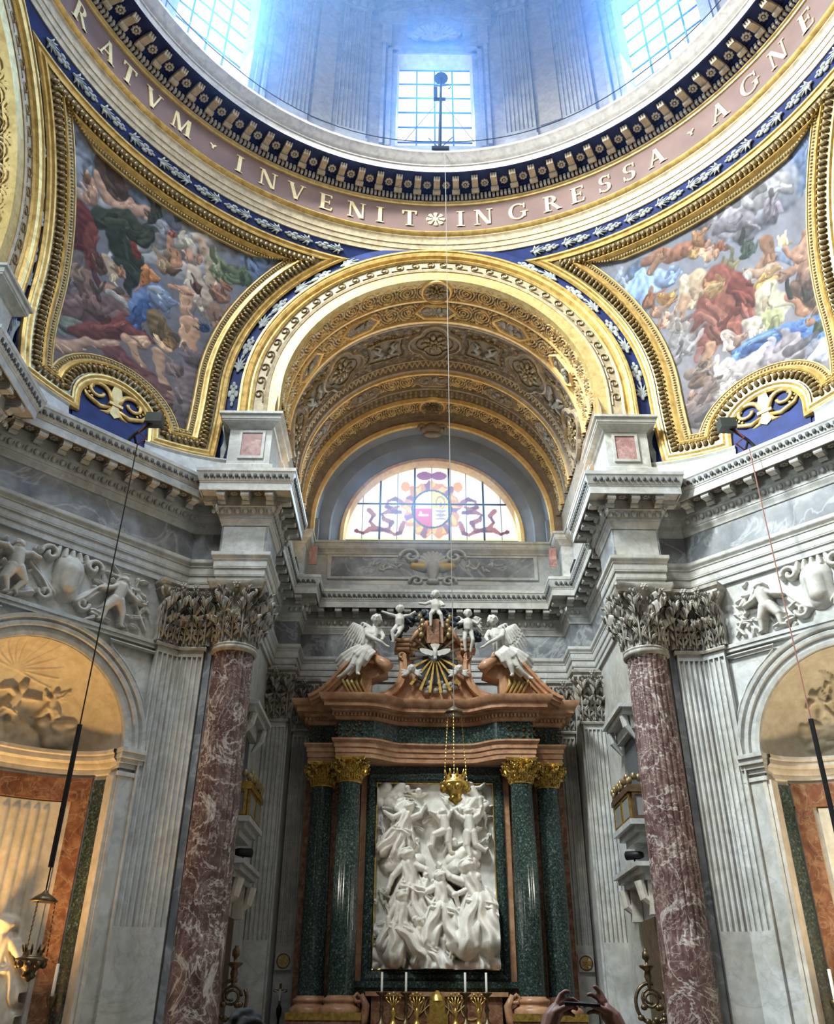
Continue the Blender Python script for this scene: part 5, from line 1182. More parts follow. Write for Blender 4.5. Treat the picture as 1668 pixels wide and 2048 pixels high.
de = MB(); op = offset_path([(x, y-12.3) for x, y in APATH], 0.10)
L_ = 0.0
for a, b in zip(op[:-1], op[1:]):
    d = b-a; L = d.length
    if L < 1e-5: continue
    k = 0.0
    while L_+k < L or False:
        p = a+d*((L_+k)/L); de.box(-0.022, 0.022, -0.03, 0.03, 7.83, 7.90, Matrix.Translation((p.x, p.y, 0)) @ Matrix.Rotation(math.atan2(d.y, d.x), 4, 'Z')); k += 0.085
    L_ = L_+k-L
tag(de.build('dentils', m_orange, ae), kind='stuff')
fo = MB(); op = offset_path([(x, y-12.3) for x, y in APATH], 0.0)
for a, b in zip(op[:-1], op[1:]):
    d = b-a; L = d.length; k = int(L/0.13)
    for i in range(k):
        p = a+d*((i+0.5)/k)
        for j in range(3): fo.ball((p.x+rnd.uniform(-.04, .04), p.y, 7.45+0.1*j+rnd.uniform(-.03, .03)), (0.045, 0.02, 0.03), 6, 3, Matrix.Rotation(rnd.uniform(-1, 1), 3, 'Y'))
tag(fo.build('bronze_foliage', m_bronze, ae), kind='stuff')
m_acap = m_brass
def altar_column(x, y, label):
    r = 0.275; root = empty('altar_column', (x, y, 0), 0, label, 'column', 'green altar columns')
    fl = lambda a, z: 1-0.03*max(0.0, math.cos(a*22))**0.6 if 3.4 < z < 6.2 else 1
    prof = [(r-0.04*((z-2.2)/4.2)**1.6, z) for z in (2.2, 2.8, 3.39)] + [(r-0.04*((z-2.2)/4.2)**1.6, z) for z in np.linspace(3.41, 6.19, 12)] + [(0.238, 6.21), (0.245, 6.37)]
    o = MB().lathe(prof, 132, fl=fl).build('shaft', m_green, root); auto_smooth(o, 60)
    MB().lathe([(0.42, 1.93), (0.42, 2.0), (0.38, 2.03), (0.33, 2.06), (0.33, 2.1), (0.35, 2.12), (0.35, 2.17), (0.29, 2.2), (0.27, 2.24)], 28).build('base', m_orange, root, True)
    MB().box(-0.44, 0.44, -0.44, 0.44, 1.80, 1.93).build('plinth', m_brass, root)
    MB().box(-0.42, 0.42, -0.42, 0.42, 0.0, 1.80).build('pedestal', m_sien, root)
    round_capital(root, 6.37, 0.54, 0.235, m_acap); return root
for s, sd in ((-1, 'left'), (1, 'right')):
    altar_column(s*1.92, 11.97, 'green marble altar column with gilt capital, next to the relief on its %s' % sd)
    altar_column(s*2.57, 12.42, 'green marble altar column with gilt capital, outermost on the %s' % sd)
    # dark marble backing of the columns
    bk = MB().box(min(s*1.58, s*3.0), max(s*1.58, s*3.0), 12.78, 13.4, 0, 6.9).build('altar_backing', m_sien); tag(bk, 'dark red marble backing behind the %s pair of altar columns' % sd, 'panel', 'altar backings')
# frame, moulded, round the relief
fr = empty('relief_surround', (0, 12.55, 0), 0, 'green marble picture frame with orange outer border around the altar relief', 'frame')
def rect_frame(name, x, z0, z1, prof, mat, parent):
    """prof (offset outward, y)"""
    rows = [[(-x-o_, y, z0-o_), (x+o_, y, z0-o_), (x+o_, y, z1+o_), (-x-o_, y, z1+o_)] for o_, y in prof]
    V = [v for r in rows for v in r]; return mesh(name, V, [(j*4+i, j*4+(i+1) % 4, (j+1)*4+(i+1) % 4, (j+1)*4+i) for j in range(len(prof)-1) for i in range(4)], mat, parent)
rect_frame('gilt_slip', 1.31, 2.74, 6.50, [(0.0, 0.0), (0.0, -0.06), (0.025, -0.07), (0.03, -0.05)], m_brass, fr)
rect_frame('green_moulding', 1.34, 2.71, 6.53, [(0.0, -0.05), (0.02, -0.10), (0.06, -0.11), (0.08, -0.16), (0.15, -0.18), (0.20, -0.16), (0.20, 0.0)], m_green, fr)
for s in (-1, 1): MB().box(min(s*1.55, s*1.68), max(s*1.55, s*1.68), -0.10, 0.2, 1.9, 6.88).build('orange_border', m_orange, fr)
MB().box(-1.70, 1.70, -0.28, 0.2, 2.38, 2.50).box(-1.62, 1.62, -0.22, 0.2, 2.28, 2.38).build('green_shelf', m_green, fr)
MB().box(-1.55, 1.55, -0.04, 0.25, 6.74, 6.90).build('top_border', m_green, fr)
# carved relief of the holy company: generic figures in the same places
def altar_relief():
    nx, nz = 330, 460; x = np.linspace(-1.32, 1.32, nx); z = np.linspace(2.72, 6.52, nz); Xg, Zg = np.meshgrid(x, z, indexing='ij'); pr = []
    def U(px, py): return ((px-868.5)/118*1.32, 6.52-(py-1565)/372*3.8)
    def F(px, py, s, *a, **k):
        u = U(px, py); pr.extend(fig(u[0], u[1], s, *a, fat=1.3 if s < 1.1 else 1.12, **k))
    F(800, 1672, 1.35, 72, (200, 150), (20, 60), (235, 215), (255, 225), 0.9, 0.05, 0, 140)          # angel upper left
    F(890, 1668, 0.95, 100, (130, 160), (60, 30), (200, 260), (270, 285), 0, 0.07, 0, None, True)      # child flying
    F(938, 1672, 1.05, 95, (150, 130), (30, 70), (265, 285), (285, 330), 0, 0.08, 0, 60, True)
    F(955, 1600, 0.85, 120, (170, 140), (10, 40), (230, 200), (280, 250), 0, 0.06, 0, None, True)
    F(965, 1630, 0.6, 80, (190, 200), (0, 20), (240, 220), (290, 260), 0, 0.03, 0, None, True)
    for (px, py, r) in ((905, 1688, .085), (835, 1582, .075), (812, 1575, .07), (905, 1590, .08), (955, 1700, .07), (788, 1600, .07)):
        u = U(px, py); pr.append((u[0], u[1], u[0]+.01, u[1]-.03, r, r*.85, 0.05)); 
        for e in (-1, 1): pr.append((u[0]+e*.05, u[1]-.07, u[0]+e*.2, u[1]-.02, .05, .02, 0.01))
    F(822, 1790, 1.75, 98, (225, 250), (-20, -60), (255, 262), (282, 270), 1.0, 0.06)                 # bearded man
    F(845, 1800, 1.0, 80, (210, 200), (-60, -30), (262, 270), (285, 272), 0.6, 0.07)
    F(880, 1830, 1.65, 92, (205, 175), (-45, -75), (255, 250), (290, 275), 1.15, 0.10)                # veiled woman
    F(950, 1820, 1.95, 108, (160, 130), (235, 200), (258, 268), (280, 262), 1.25, 0.13)                # old man leaning
    F(800, 1868, 1.6, 86, (240, 270), (-55, -20), (250, 330), (300, 350), 1.1, 0.13)                   # kneeling youth
    F(852, 1902, 1.35, 105, (230, 200), (-50, -10), (320, 240), (330, 250), 1.15, 0.14)               # seated
    F(885, 1885, 0.85, 70, (200, 160), (30, 70), (280, 330), (300, 250), 0, 0.16, 0, None, True)       # child
    F(955, 1895, 1.2, 80, (220, 250), (-30, -50), (300, 250), (320, 280), 1.2, 0.12)
    for i, (px, py, r, h) in enumerate(((770, 1590, .35, 0), (945, 1610, .4, 0), (800, 1720, .4, 0), (760, 1700, .3, 0), (930, 1720, .35, 0), (770, 1920, .3, .05), (850, 1925, .35, .04), (940, 1925, .4, .05), (760, 1860, .25, .03), (985, 1800, .25, 0))):
        u = U(px, py); pr.extend(cloud(u[0], u[1], r, 9, 40+i, h))
    for k in range(9):
        u = U(765+6*k, 1575+9*k % 40); pr.append((u[0]-.3, u[1]+.1*math.sin(k), u[0]+.25, u[1]-.1, .04, .02, 0.02, .012))
    q = random.Random(5)
    for k in range(120):   # ends of drapery and rocks
        px, py = q.uniform(752, 985), q.choice([q.uniform(1760, 1935), q.uniform(1850, 1935), q.uniform(1600, 1700)])
        if 850 < px < 890 and py < 1740: continue
        u = U(px, py); a = q.uniform(0, 360); v = polar2(u[0], u[1], a, q.uniform(.1, .3)); pr.append((u[0], u[1], v[0], v[1], q.uniform(.03, .07), q.uniform(.015, .04), q.uniform(.0, .07), .015))
    H = smooth2(relief_height(Xg, Zg, pr), 1)
    o = grid_mesh('altar_relief', np.stack([Xg, 12.62-H*1.75, Zg], -1), stone('bright_statuary_marble', (0.84, 0.82, 0.76), (0.76, 0.73, 0.66), (0.90, 0.88, 0.83), 2.0, 0.45), None, True)
    tag(o, 'tall white marble relief crowded with robed figures and flying angels above the altar', 'relief')
altar_relief()
# ------------------------------------------------------------------ broken pediment
def prof_sweep(name, pts, sec, mat, parent, sm=40):
    """sweep section (n: normal offset in the xz-plane, y) along pts (x,z)"""
    P = [Vector(p) for p in pts]; rows = []
    for o_, y in sec: rows.append([(q.x, y, q.y) for q in offset_path(P, o_)])
    n = len(P); V = [v for r in rows for v in r]; k = len(sec)
    return auto_smooth(mesh(name, V, [(j*n+i, j*n+i+1, (j+1)*n+i+1, (j+1)*n+i) for j in range(k-1) for i in range(n-1)] + [tuple(j*n for j in range(k)), tuple(j*n+n-1 for j in range(k-1, -1, -1))], mat, parent), sm)
def bez(p, n=14):
    out = []
    for i in range(n+1):
        t_ = i/n; a = [(1-t_)**3, 3*t_*(1-t_)**2, 3*t_*t_*(1-t_), t_**3]; out.append((sum(c*q[0] for c, q in zip(a, p)), sum(c*q[1] for c, q in zip(a, p))))
    return out
for s, sd in ((-1, 'left'), (1, 'right')):
    root = empty('pediment_scroll', (0, 11.9, 0), 0, 'orange marble scroll of the broken pediment under the %s angel' % sd, 'pediment', 'pediment scrolls')
    m_ = lambda pts: [(s*-x, z) for x, z in pts][::(1 if s < 0 else -1)]
    top = bez([(-2.95, 8.28), (-2.4, 8.45), (-2.15, 9.38), (-1.52, 9.42)], 18)
    sec = [(0.0, 0.35), (0.0, -0.42), (0.07, -0.42), (0.10, -0.36), (0.15, -0.34), (0.15, -0.26), (0.22, -0.24), (0.22, 0.35)]
    prof_sweep('cornice_curve', m_(top), sec, m_orange, root)
    inner = bez([(-2.6, 8.28), (-2.2, 8.4), (-2.05, 9.0), (-1.6, 9.15)], 14)
    poly = m_(inner+[(-1.30, 9.12), (-1.12, 8.9), (-1.5, 8.75), (-1.5, 8.28)])
    MB().prism(poly, 0.5, Matrix.Translation((0, -0.18, 0))).build('tympanum', m_orange, root)
    sp = []
    for i in range(26):
        a = PI*0.5-i*2*PI*1.5/25; r = 0.17*(1-0.75*i/25); sp.append((s*-(-1.52+r*math.cos(a)), 0, 9.25+r*math.sin(a)))
    mb = MB(); mb.tube([(x, -0.30, z) for x, y, z in sp], 0.06, 6); mb.tube([(s*1.52, -0.34, 9.25), (s*1.52, 0.3, 9.25)], 0.13, 12); mb.build('volute', m_orange, root, True)
    mb = MB(); mb.tube([(s*1.45, -0.3, 9.22), (s*1.2, -0.34, 9.05), (s*1.08, -0.34, 8.92)], [0.10, 0.14, 0.13], 10); mb.build('scroll_end', m_orange, root, True)
    mb = MB()
    for k in range(5): mb.tube([(s*(1.62+0.10*k), -0.20, 8.4), (s*(1.75+0.11*k), -0.24, 8.62+0.02*k), (s*(1.72+0.13*k), -0.22, 8.86-0.08*k)], [0.03, 0.045, 0.015], 5)
    mb.build('palmette', m_goldp, root, True)
# central gable with rays
gb = empty('pediment_gable', (0, 12.05, 0), 0, 'curved orange marble gable with golden rays in the middle of the altar pediment', 'pediment')
side = bez([(-1.32, 8.30), (-0.75, 8.40), (-0.62, 8.9), (-0.72, 9.40)], 16)
MB().prism(side+[(-0.82, 9.72), (-0.5, 9.95), (-0.25, 10.25), (0, 10.45), (0.25, 10.25), (0.5, 9.95), (0.82, 9.72)]+[(-x, z) for x, z in reversed(side)], 0.4).build('back_panel', m_dkgable if 'm_dkgable' in globals() else m_orange, gb)
sec = [(-0.02, 0.1), (-0.02, -0.22), (0.06, -0.24), (0.09, -0.18), (0.15, -0.18), (0.17, -0.10), (0.17, 0.1)]
prof_sweep('gable_rim', side, [(-a, b) for a, b in sec], m_orange, gb); prof_sweep('gable_rim', [(-x, z) for x, z in reversed(side)], [(-a, b) for a, b in sec], m_orange, gb)
for s in (-1, 1):
    mb = MB()
    for i in range(22):
        a = -PI*0.5+i*2*PI*1.3/21; r = 0.10*(1-0.7*i/21)
        if i: mb.tube([pp, (s*(0.80-r*math.cos(a)), -0.2, 9.36+r*math.sin(a))], 0.04, 5)
        pp = (s*(0.80-r*math.cos(a)), -0.2, 9.36+r*math.sin(a))
    for k in range(3): mb.box(min(s*0.62, s*(0.98-0.02*k)), max(s*0.62, s*(0.98-0.02*k)), -0.24-0.03*k, 0.1, 9.50+0.1*k, 9.58+0.1*k)
    mb.build('gable_volute', m_orange, gb, True)
    mb = MB()
    for k in range(6): mb.tube([(s*(0.60-0.08*k), -0.10, 9.72+0.05*k), (s*(0.45-0.05*k), -0.2, 9.95+0.06*k), (s*(0.34-0.05*k), -0.15, 10.2+0.02*k)], [0.05, 0.06, 0.03], 6)
    mb.build('shell_ribs', m_orange, gb, True)
    mb = MB()
    for k in range(5): mb.ball((s*(0.33+0.04*math.sin(k*2)), -0.2, 9.9+0.12*k), (0.08, 0.07, 0.1), 7, 5)
    mb.build('gilt_acanthus', m_goldd, gb, True)
MB().box(-0.10, 0.10, -0.26, 0, 9.55, 10.3).box(-0.2, 0.2, -0.2, 0, 9.7, 10.2).build('gable_pier', m_sien, gb)
MB().ball((0, -0.02, 9.25), (0.56, 0.06, 0.55), 20, 8).build('grey_disc', m_dark, gb, True)
for k, a in enumerate((-150, -128, -112, -98, -82, -68, -52, -30, -170, -10, 165, 15, 140, 40, 120, 60)):
    L = 0.95 if -130 < a < -50 else 0.62
    ca, sa = math.cos(math.radians(a)), math.sin(math.radians(a)); m = m_brass if k < 8 else m_bronze
    o = MB(); p0 = Vector((0.16*ca, -0.16, 9.40+0.16*sa)); p1 = Vector((L*ca, -0.20, 9.40+L*sa)); pe = Vector((-sa, 0, ca))
    o.add([p0+pe*0.015, p0-pe*0.015, p1-pe*0.034, p1+pe*0.034, p0+pe*0.015+Vector((0, .03, 0)), p0-pe*0.015+Vector((0, .03, 0)), p1-pe*0.034+Vector((0, .03, 0)), p1+pe*0.034+Vector((0, .03, 0))],
          [(0, 1, 2, 3), (7, 6, 5, 4), (0, 3, 7, 4), (1, 5, 6, 2), (2, 6, 7, 3), (0, 4, 5, 1)]).build('ray', m, gb)
mb = MB()
for k in range(16): mb.ball((rnd.uniform(-.5, .5), -0.06, 8.62+rnd.uniform(-.12, .14)), (0.09, 0.06, 0.07), 7, 4)
mb.build('cloud_carving', m_capital, gb, True)
# dove
dv = MB(); dv.ball((0, 11.78, 9.42), (0.06, 0.07, 0.15), 10, 7); dv.ball((0, 11.74, 9.27), (0.045, 0.06, 0.05), 8, 6)
dv.add([(-0.05, 11.78, 9.5), (-0.12, 11.78, 9.64), (0, 11.77, 9.66), (0.12, 11.78, 9.64), (0.05, 11.78, 9.5), (-0.05, 11.82, 9.5), (-0.12, 11.82, 9.64), (0, 11.82, 9.66), (0.12, 11.82, 9.64), (0.05, 11.82, 9.5)], [(0, 4, 3, 2, 1), (5, 6, 7, 8, 9), (0, 1, 6, 5), (1, 2, 7, 6), (2, 3, 8, 7), (3, 4, 9, 8)])
for s in (-1, 1):
    pts = [(0.03, 9.46), (0.14, 9.50), (0.26, 9.53), (0.37, 9.53), (0.36, 9.47), (0.32, 9.42), (0.27, 9.40), (0.22, 9.37), (0.16, 9.37), (0.10, 9.34), (0.03, 9.38)]
    dv.prism([(s*x, z) for x, z in pts], 0.035, Matrix.Translation((0, 11.77, 0)))
tag(dv.build('dove', m_stucco), 'white dove with spread wings at the centre of the golden rays', 'sculpture')
# ------------------------------------------------------------------ statues
def statue(name, parts, voxel, mat, label=None, cat='statue', group=None, parent=None, loc=(0, 0, 0), mirror=False, noise_=0.0):
    mb = MB(); sg = -1 if mirror else 1
    for p in parts:
        if p[0] == 'b': mb.ball((sg*p[1][0], p[1][1], p[1][2]), p[2], 12, 8)
        else: mb.tube([(sg*a, b, c) for a, b, c in p[1]], list(p[2]), 9)
    me = mb.data('tmp', mat); o = bpy.data.objects.new('tmp', me); COL.objects.link(o)
    md = o.modifiers.new('r', 'REMESH'); md.mode = 'VOXEL'; md.voxel_size = voxel
    ms = o.modifiers.new('s', 'SMOOTH'); ms.factor = 0.5; ms.iterations = 2
    dg = bpy.context.evaluated_depsgraph_get(); nm = bpy.data.meshes.new_from_object(o.evaluated_get(dg)); nm.name = name
    bpy.data.objects.remove(o); bpy.data.meshes.remove(me)
    nm.polygons.foreach_set('use_smooth', [True]*len(nm.polygons)); nm.materials.clear(); nm.materials.append(mat)
    r = link(bpy.data.objects.new(name, nm), parent); r.location = loc
    return tag(r, label, cat if label else None, group)
def fold_tubes(a, b, w0, w1, k, r, dy=0.0, seed=0):
    """bundle of drapery folds running from a to b, fanning from width w0 to w1"""
    q = random.Random(seed); A, B = Vector(a), Vector(b); d = (B-A); lat = Vector((d.z, 0, -d.x)).normalized(); out = []
    for i in range(k):
        t_ = (i/(k-1)-0.5) if k > 1 else 0
        p0 = A+lat*w0*t_; p3 = B+lat*w1*t_+Vector((0, q.uniform(-.03, .03), q.uniform(-.04, .04))); m1 = p0.lerp(p3, .35)+Vector((q.uniform(-.02, .02), -0.05-dy, q.uniform(-.02, .02))); m2 = p0.lerp(p3, .7)+Vector((q.uniform(-.03, .03), -0.03-dy, 0))
        out.append(('t', [tuple(p0), tuple(m1), tuple(m2), tuple(p3)], (r*0.8, r, r*1.1, r*0.7)))
    return out
def head_parts(c, r):
    x, y, z = c
    P = [('b', c, (r*0.82, r*0.92, r*1.08)), ('b', (x, y-r*0.3, z-r*0.55), (r*0.5, r*0.55, r*0.5)), ('b', (x, y-r*0.98, z-r*0.1), (r*0.16, r*0.22, r*0.3)), ('b', (x, y-r*0.82, z-r*0.55), (r*0.3, r*0.2, r*0.12))]
    for e in (-1, 1): P += [('b', (x+e*r*0.34, y-r*0.78, z+r*0.22), (r*0.26, r*0.2, r*0.1)), ('b', (x+e*r*0.85, y, z-r*0.1), (r*0.12, r*0.2, r*0.26))]
    for k in range(14):
        a = k*2.4; h = -0.2+1.2*(k/14); P.append(('b', (x+r*0.85*math.cos(a)*math.sqrt(max(0, 1-h*h*0.7)), y+r*0.25+r*0.75*abs(math.sin(a))*0.8, z+r*h*0.95), r*0.34))
    return P
def wing_parts(root, tip, k, L, down):
    """feathered wing: leading edge root->tip, feathers hanging along vector down"""
    A, B, D = Vector(root), Vector(tip), Vector(down); P = [('t', [tuple(A), tuple(A.lerp(B, .5)+Vector((0, .03, .05))), tuple(B)], (0.06, 0.06, 0.03))]
    for i in range(k):
        t_ = i/(k-1); p = A.lerp(B, t_); l = L*(0.55+0.45*math.sin(PI*(0.25+0.6*t_))); e = p+D*l+(B-A).normalized()*0.25*l*t_
        P.append(('t', [tuple(p), tuple(p.lerp(e, .55)+Vector((0, -0.03, 0))), tuple(e)], (0.024, 0.030, 0.012)))
        P.append(('t', [tuple(p+Vector((0, -.03, 0))), tuple(p.lerp(e, .45)+Vector((0, -0.06, 0)))], (0.026, 0.018)))
    return P
def angel(mirror, label):
    # seated on the scroll, leaning inward; local x positive towards the altar axis; y negative = room
    P = head_parts((0.16, -0.30, 0.86), 0.125)
    P += [('t', [(0.12, -0.2, 0.66), (0.15, -0.27, 0.80)], (0.07, 0.06)), ('t', [(-0.05, -0.1, 0.02), (0.02, -0.16, 0.25), (0.07, -0.2, 0.5), (0.10, -0.2, 0.66)], (0.17, 0.14, 0.17, 0.12)),
          ('t', [(-0.08, -0.2, 0.62), (-0.04, -0.36, 0.42), (0.12, -0.44, 0.30)], (0.075, 0.06, 0.05)), ('t', [(0.12, -0.44, 0.30), (0.30, -0.46, 0.20), (0.42, -0.42, 0.12)], (0.05, 0.042, 0.03)), ('t', [(0.42, -0.42, 0.12), (0.50, -0.42, 0.10)], (0.035, 0.02)),
          ('t', [(0.24, -0.15, 0.62), (0.34, -0.25, 0.42), (0.30, -0.36, 0.28)], (0.07, 0.055, 0.04)),
          ('t', [(-0.05, -0.15, 0.0), (-0.24, -0.38, -0.10), (-0.36, -0.40, -0.36)], (0.14, 0.11, 0.08)), ('t', [(-0.36, -0.40, -0.36), (-0.50, -0.36, -0.50), (-0.62, -0.32, -0.58)], (0.075, 0.055, 0.04)), ('t', [(-0.62, -0.32, -0.58), (-0.72, -0.36, -0.64)], (0.045, 0.025)),
          ('t', [(0.05, -0.15, 0.0), (-0.10, -0.42, -0.06), (-0.20, -0.44, -0.34), (-0.24, -0.40, -0.55)], (0.13, 0.11, 0.075, 0.045)), ('t', [(-0.24, -0.40, -0.55), (-0.18, -0.48, -0.60)], (0.045, 0.025))]
    P += fold_tubes((-0.1, -0.16, 0.12), (-0.62, -0.12, -0.38), 0.30, 0.44, 8, 0.06, 0.06, 1)+fold_tubes((0.05, -0.3, 0.1), (-0.25, -0.35, -0.28), 0.26, 0.34, 6, 0.05, 0.08, 2)+fold_tubes((0.05, -0.28, 0.6), (0.0, -0.2, 0.1), 0.22, 0.30, 5, 0.035, 0.02, 3)
    P += wing_parts((-0.10, 0.02, 0.60), (-0.42, 0.12, 0.92), 8, 0.85, (-0.30, 0.05, -0.85))
    P += wing_parts((0.10, 0.05, 0.62), (-0.20, 0.22, 0.98), 6, 0.6, (-0.20, 0.1, -0.8))
    return statue('angel_statue', P, 0.015, m_stucco, label, 'statue', 'angels on the pediment', None, (1.55 if mirror else -1.58, 11.78, 9.30), mirror)
angel(False, 'white marble winged angel seated on the left scroll of the altar pediment')
angel(True, 'white marble winged angel seated on the right scroll of the altar pediment')
def putto(loc, label, pose, mirror=False, sc=1.0, wing=False):
    s = sc; P = head_parts((0, -0.05*s, 0.36*s), 0.085*s)
    P += [('t', [(0, 0, 0), (0, -0.02*s, 0.12*s), (0, 0, 0.24*s)], (0.09*s, 0.10*s, 0.08*s))]
    for nm_, pts in pose.items(): P.append(('t', [tuple(c*s for c in q) for q in pts], tuple(np.linspace(0.058 if 'leg' in nm_ else 0.04, 0.026, len(pts))*s)))
    if wing:
        for e in (-1, 1): P += [('t', [(e*0.05*s, 0.08*s, 0.22*s), (e*0.18*s, 0.12*s, (0.34-0.05*k)*s), (e*0.30*s, 0.12*s, (0.30-0.09*k)*s)], (0.03*s, 0.035*s, 0.012*s)) for k in range(4)]
    return statue('putto_statue', P, 0.016*max(1, s*0.9), m_stucco, label, 'statue', 'putti on the pediment', None, loc, mirror)
sit = {'arm_a': [(-0.09, 0, 0.22), (-0.2, -0.05, 0.14), (-0.34, -0.05, 0.16)], 'arm_b': [(0.09, 0, 0.22), (0.16, -0.08, 0.10), (0.1, -0.18, 0.06)], 'leg_a': [(-0.05, 0, 0), (-0.10, -0.14, -0.10), (-0.10, -0.12, -0.36)], 'leg_b': [(0.05, 0, 0), (0.10, -0.14, -0.12), (0.14, -0.10, -0.38)]}
fly = {'arm_a': [(-0.09, 0, 0.22), (-0.22, -0.05, 0.24), (-0.38, -0.05, 0.30)], 'arm_b': [(0.09, 0, 0.22), (0.2, -0.08, 0.20), (0.32, -0.1, 0.28)], 'leg_a': [(-0.05, 0, 0), (-0.15, -0.1, -0.16), (-0.12, -0.08, -0.40)], 'leg_b': [(0.05, 0, 0), (-0.02, -0.1, -0.2), (-0.16, 0.0, -0.36)]}
stand = {'arm_a': [(-0.09, 0, 0.22), (-0.18, -0.1, 0.12), (-0.1, -0.18, 0.10)], 'arm_b': [(0.09, 0, 0.22), (0.2, -0.06, 0.12), (0.26, -0.1, 0.22)], 'leg_a': [(-0.05, 0, 0), (-0.08, -0.05, -0.22), (-0.06, 0, -0.46)], 'leg_b': [(0.05, 0, 0), (0.09, -0.05, -0.22), (0.04, 0.03, -0.46)]}
putto((0.02, 11.85, 10.52), 'white putto sitting at the very top of the altar gable', sit, False, 1.25)
putto((-0.86, 11.72, 10.08), 'white putto flying left of the dark garland over the altar', fly, False, 1.2)
putto((0.80, 11.72, 9.98), 'white winged putto standing right of the dark garland over the altar', stand, False, 1.2, True)
for s, sd in ((-1, 'left'), (1, 'right')):
    P = head_parts((0, 0, 0), 0.10)
    for e in (-1, 1): P += [('t', [(e*0.04, 0.03, -0.08), (e*0.16, 0.0, -0.06-0.05*k), (e*0.26, 0.03, 0.0-0.09*k)], (0.035, 0.04, 0.012)) for k in range(3)]
    statue('cherub_head', P, 0.014, m_stucco, 'white winged cherub head on the %s rim of the altar gable' % sd, 'statue', 'cherub heads', None, (s*0.56, 11.78, 9.02))
# dark bronze garland draped over the gable
mb = MB()
for i in range(46):
    t_ = i/45; x = -1.05+2.1*t_; z = 10.52-0.62*abs(2*t_-1)**1.5-0.05*math.sin(t_*20)
    for k in range(3): mb.ball((x+rnd.uniform(-.05, .05), 11.90+rnd.uniform(-.06, .06), z+rnd.uniform(-.10, .08)), (rnd.uniform(.05, .1), 0.07, rnd.uniform(.05, .09)), 7, 4)
tag(mb.build('garland', plain('dark_slate_bronze', (0.035, 0.045, 0.055), 0.45, 0.3), None, True), 'dark bronze garland draped over the top of the altar gable', 'garland')
# ------------------------------------------------------------------ lunette window with painted glass
lw = empty('window_4', kind='structure')
t = NT('painted_glass'); a_ = t.n('ShaderNodeVertexColor', layer_name='Col'); t.b.inputs['Base Color'].default_value = (0, 0, 0, 1)
t.l(a_.outputs[0], t.b.inputs['Emission Color']); t.b.inputs['Emission Strength'].default_value = 0.95; m_glass = t.out(0.3)
def glass_paint(X, Z):
    C_ = np.ones(X.shape+(3,))*np.array([1.0, 0.99, 0.97])
    def put(m, c): C_[m] = c
    zc = ZL+1.08
    put(Z < ZL+0.07, (0.85, 0.95, 0.45)); put(np.hypot(X, Z-ZL) > 2.44, (0.95, 0.93, 0.80))
    th = np.arctan2((Z-zc)/1.02, X/0.98); rr = np.hypot(X/0.86, (Z-zc)/0.98); lob = 1+0.07*np.sin(th*9)+0.05*np.sin(th*17)
    put((rr < lob) & (Z < zc+0.92), (0.75, 0.32, 0.05)); put((rr < lob*0.93) & (np.sin(th*12+rr*9) > 0.1), (0.98, 0.62, 0.10)); put((rr < lob) & (np.sin(th*7+2) > 0.75), (0.30, 0.10, 0.16))
    o = np.hypot(X/0.56, (Z-zc)/0.62); put(o < 1.10, (0.03, 0.03, 0.03)); ins = o < 1
    put(ins, (1, 1, 1)); put(ins & (X > 0) & (Z > zc), (1.0, 0.80, 0.08)); put(ins & (X < 0) & (Z < zc), (0.72, 0.03, 0.09))
    put(ins & (np.hypot((X-0.26)/0.15, (Z-zc-0.22)/0.24) < 1) & (np.hypot((X-0.26)/0.11, (Z-zc-0.20)/0.20) > 1), (0.45, 0.30, 0.08))
    put(ins & (np.hypot((X-0.27)/0.05, (Z-zc-0.14)/0.09) < 1), (0.55, 0.22, 0.08))
    put(ins & (np.hypot((X+0.25)/0.16, (Z-zc+0.22)/0.045) < 1), (1, 0.9, 0.88)); put(ins & (np.hypot((X+0.34)/0.04, (Z-zc+0.16)/0.08) < 1), (1, 0.9, 0.88))
    e = (np.abs(X-0.27) < 0.16*np.abs(np.sin((Z-zc)*22))) & (Z < zc-0.03) & (Z > zc-0.38); put(ins & e, (0.42, 0.30, 0.24))
    for s in (-1, 1):   # bow above and ribbons either side
        put(np.hypot((X-s*0.22)/0.24, (Z-(ZL+2.26))/0.15) < 1, (0.32, 0.10, 0.22))
        put(np.hypot((X-s*0.80)/0.14, (Z-zc-0.78)/0.18) < 1, (0.85, 0.40, 0.05))
        for k, (pts) in enumerate(([(0.85, 1.25), (1.10, 1.42), (1.32, 1.35), (1.36, 1.14), (1.16, 1.05), (1.0, 1.16)], [(0.95, 0.95), (1.3, 0.98), (1.5, 0.88), (1.42, 0.70), (1.2, 0.60), (1.28, 0.40), (1.55, 0.34), (1.85, 0.36), (2.05, 0.22), (2.25, 0.30)], [(0.85, 0.6), (0.95, 0.25), (1.1, 0.18), (1.3, 0.3), (1.7, 0.4), (1.85, 0.62), (1.75, 0.85), (1.9, 1.02)])):
            P = np.array(pts)
            for q in range(len(P)-1):
                for t_ in np.linspace(0, 1, 6):
                    c = P[q]*(1-t_)+P[q+1]*t_; put(np.hypot(X-s*c[0], Z-ZL-c[1]) < 0.06+0.02*math.sin(q*2+t_*3), (0.20, 0.06, 0.08) if (q+k) % 2 else (0.40, 0.15, 0.12))
    return C_
xs_ = [-2.6, -1.56, -0.52, 0.52, 1.56, 2.6]; zs_ = [ZL, ZL+1.22, ZL+2.62]
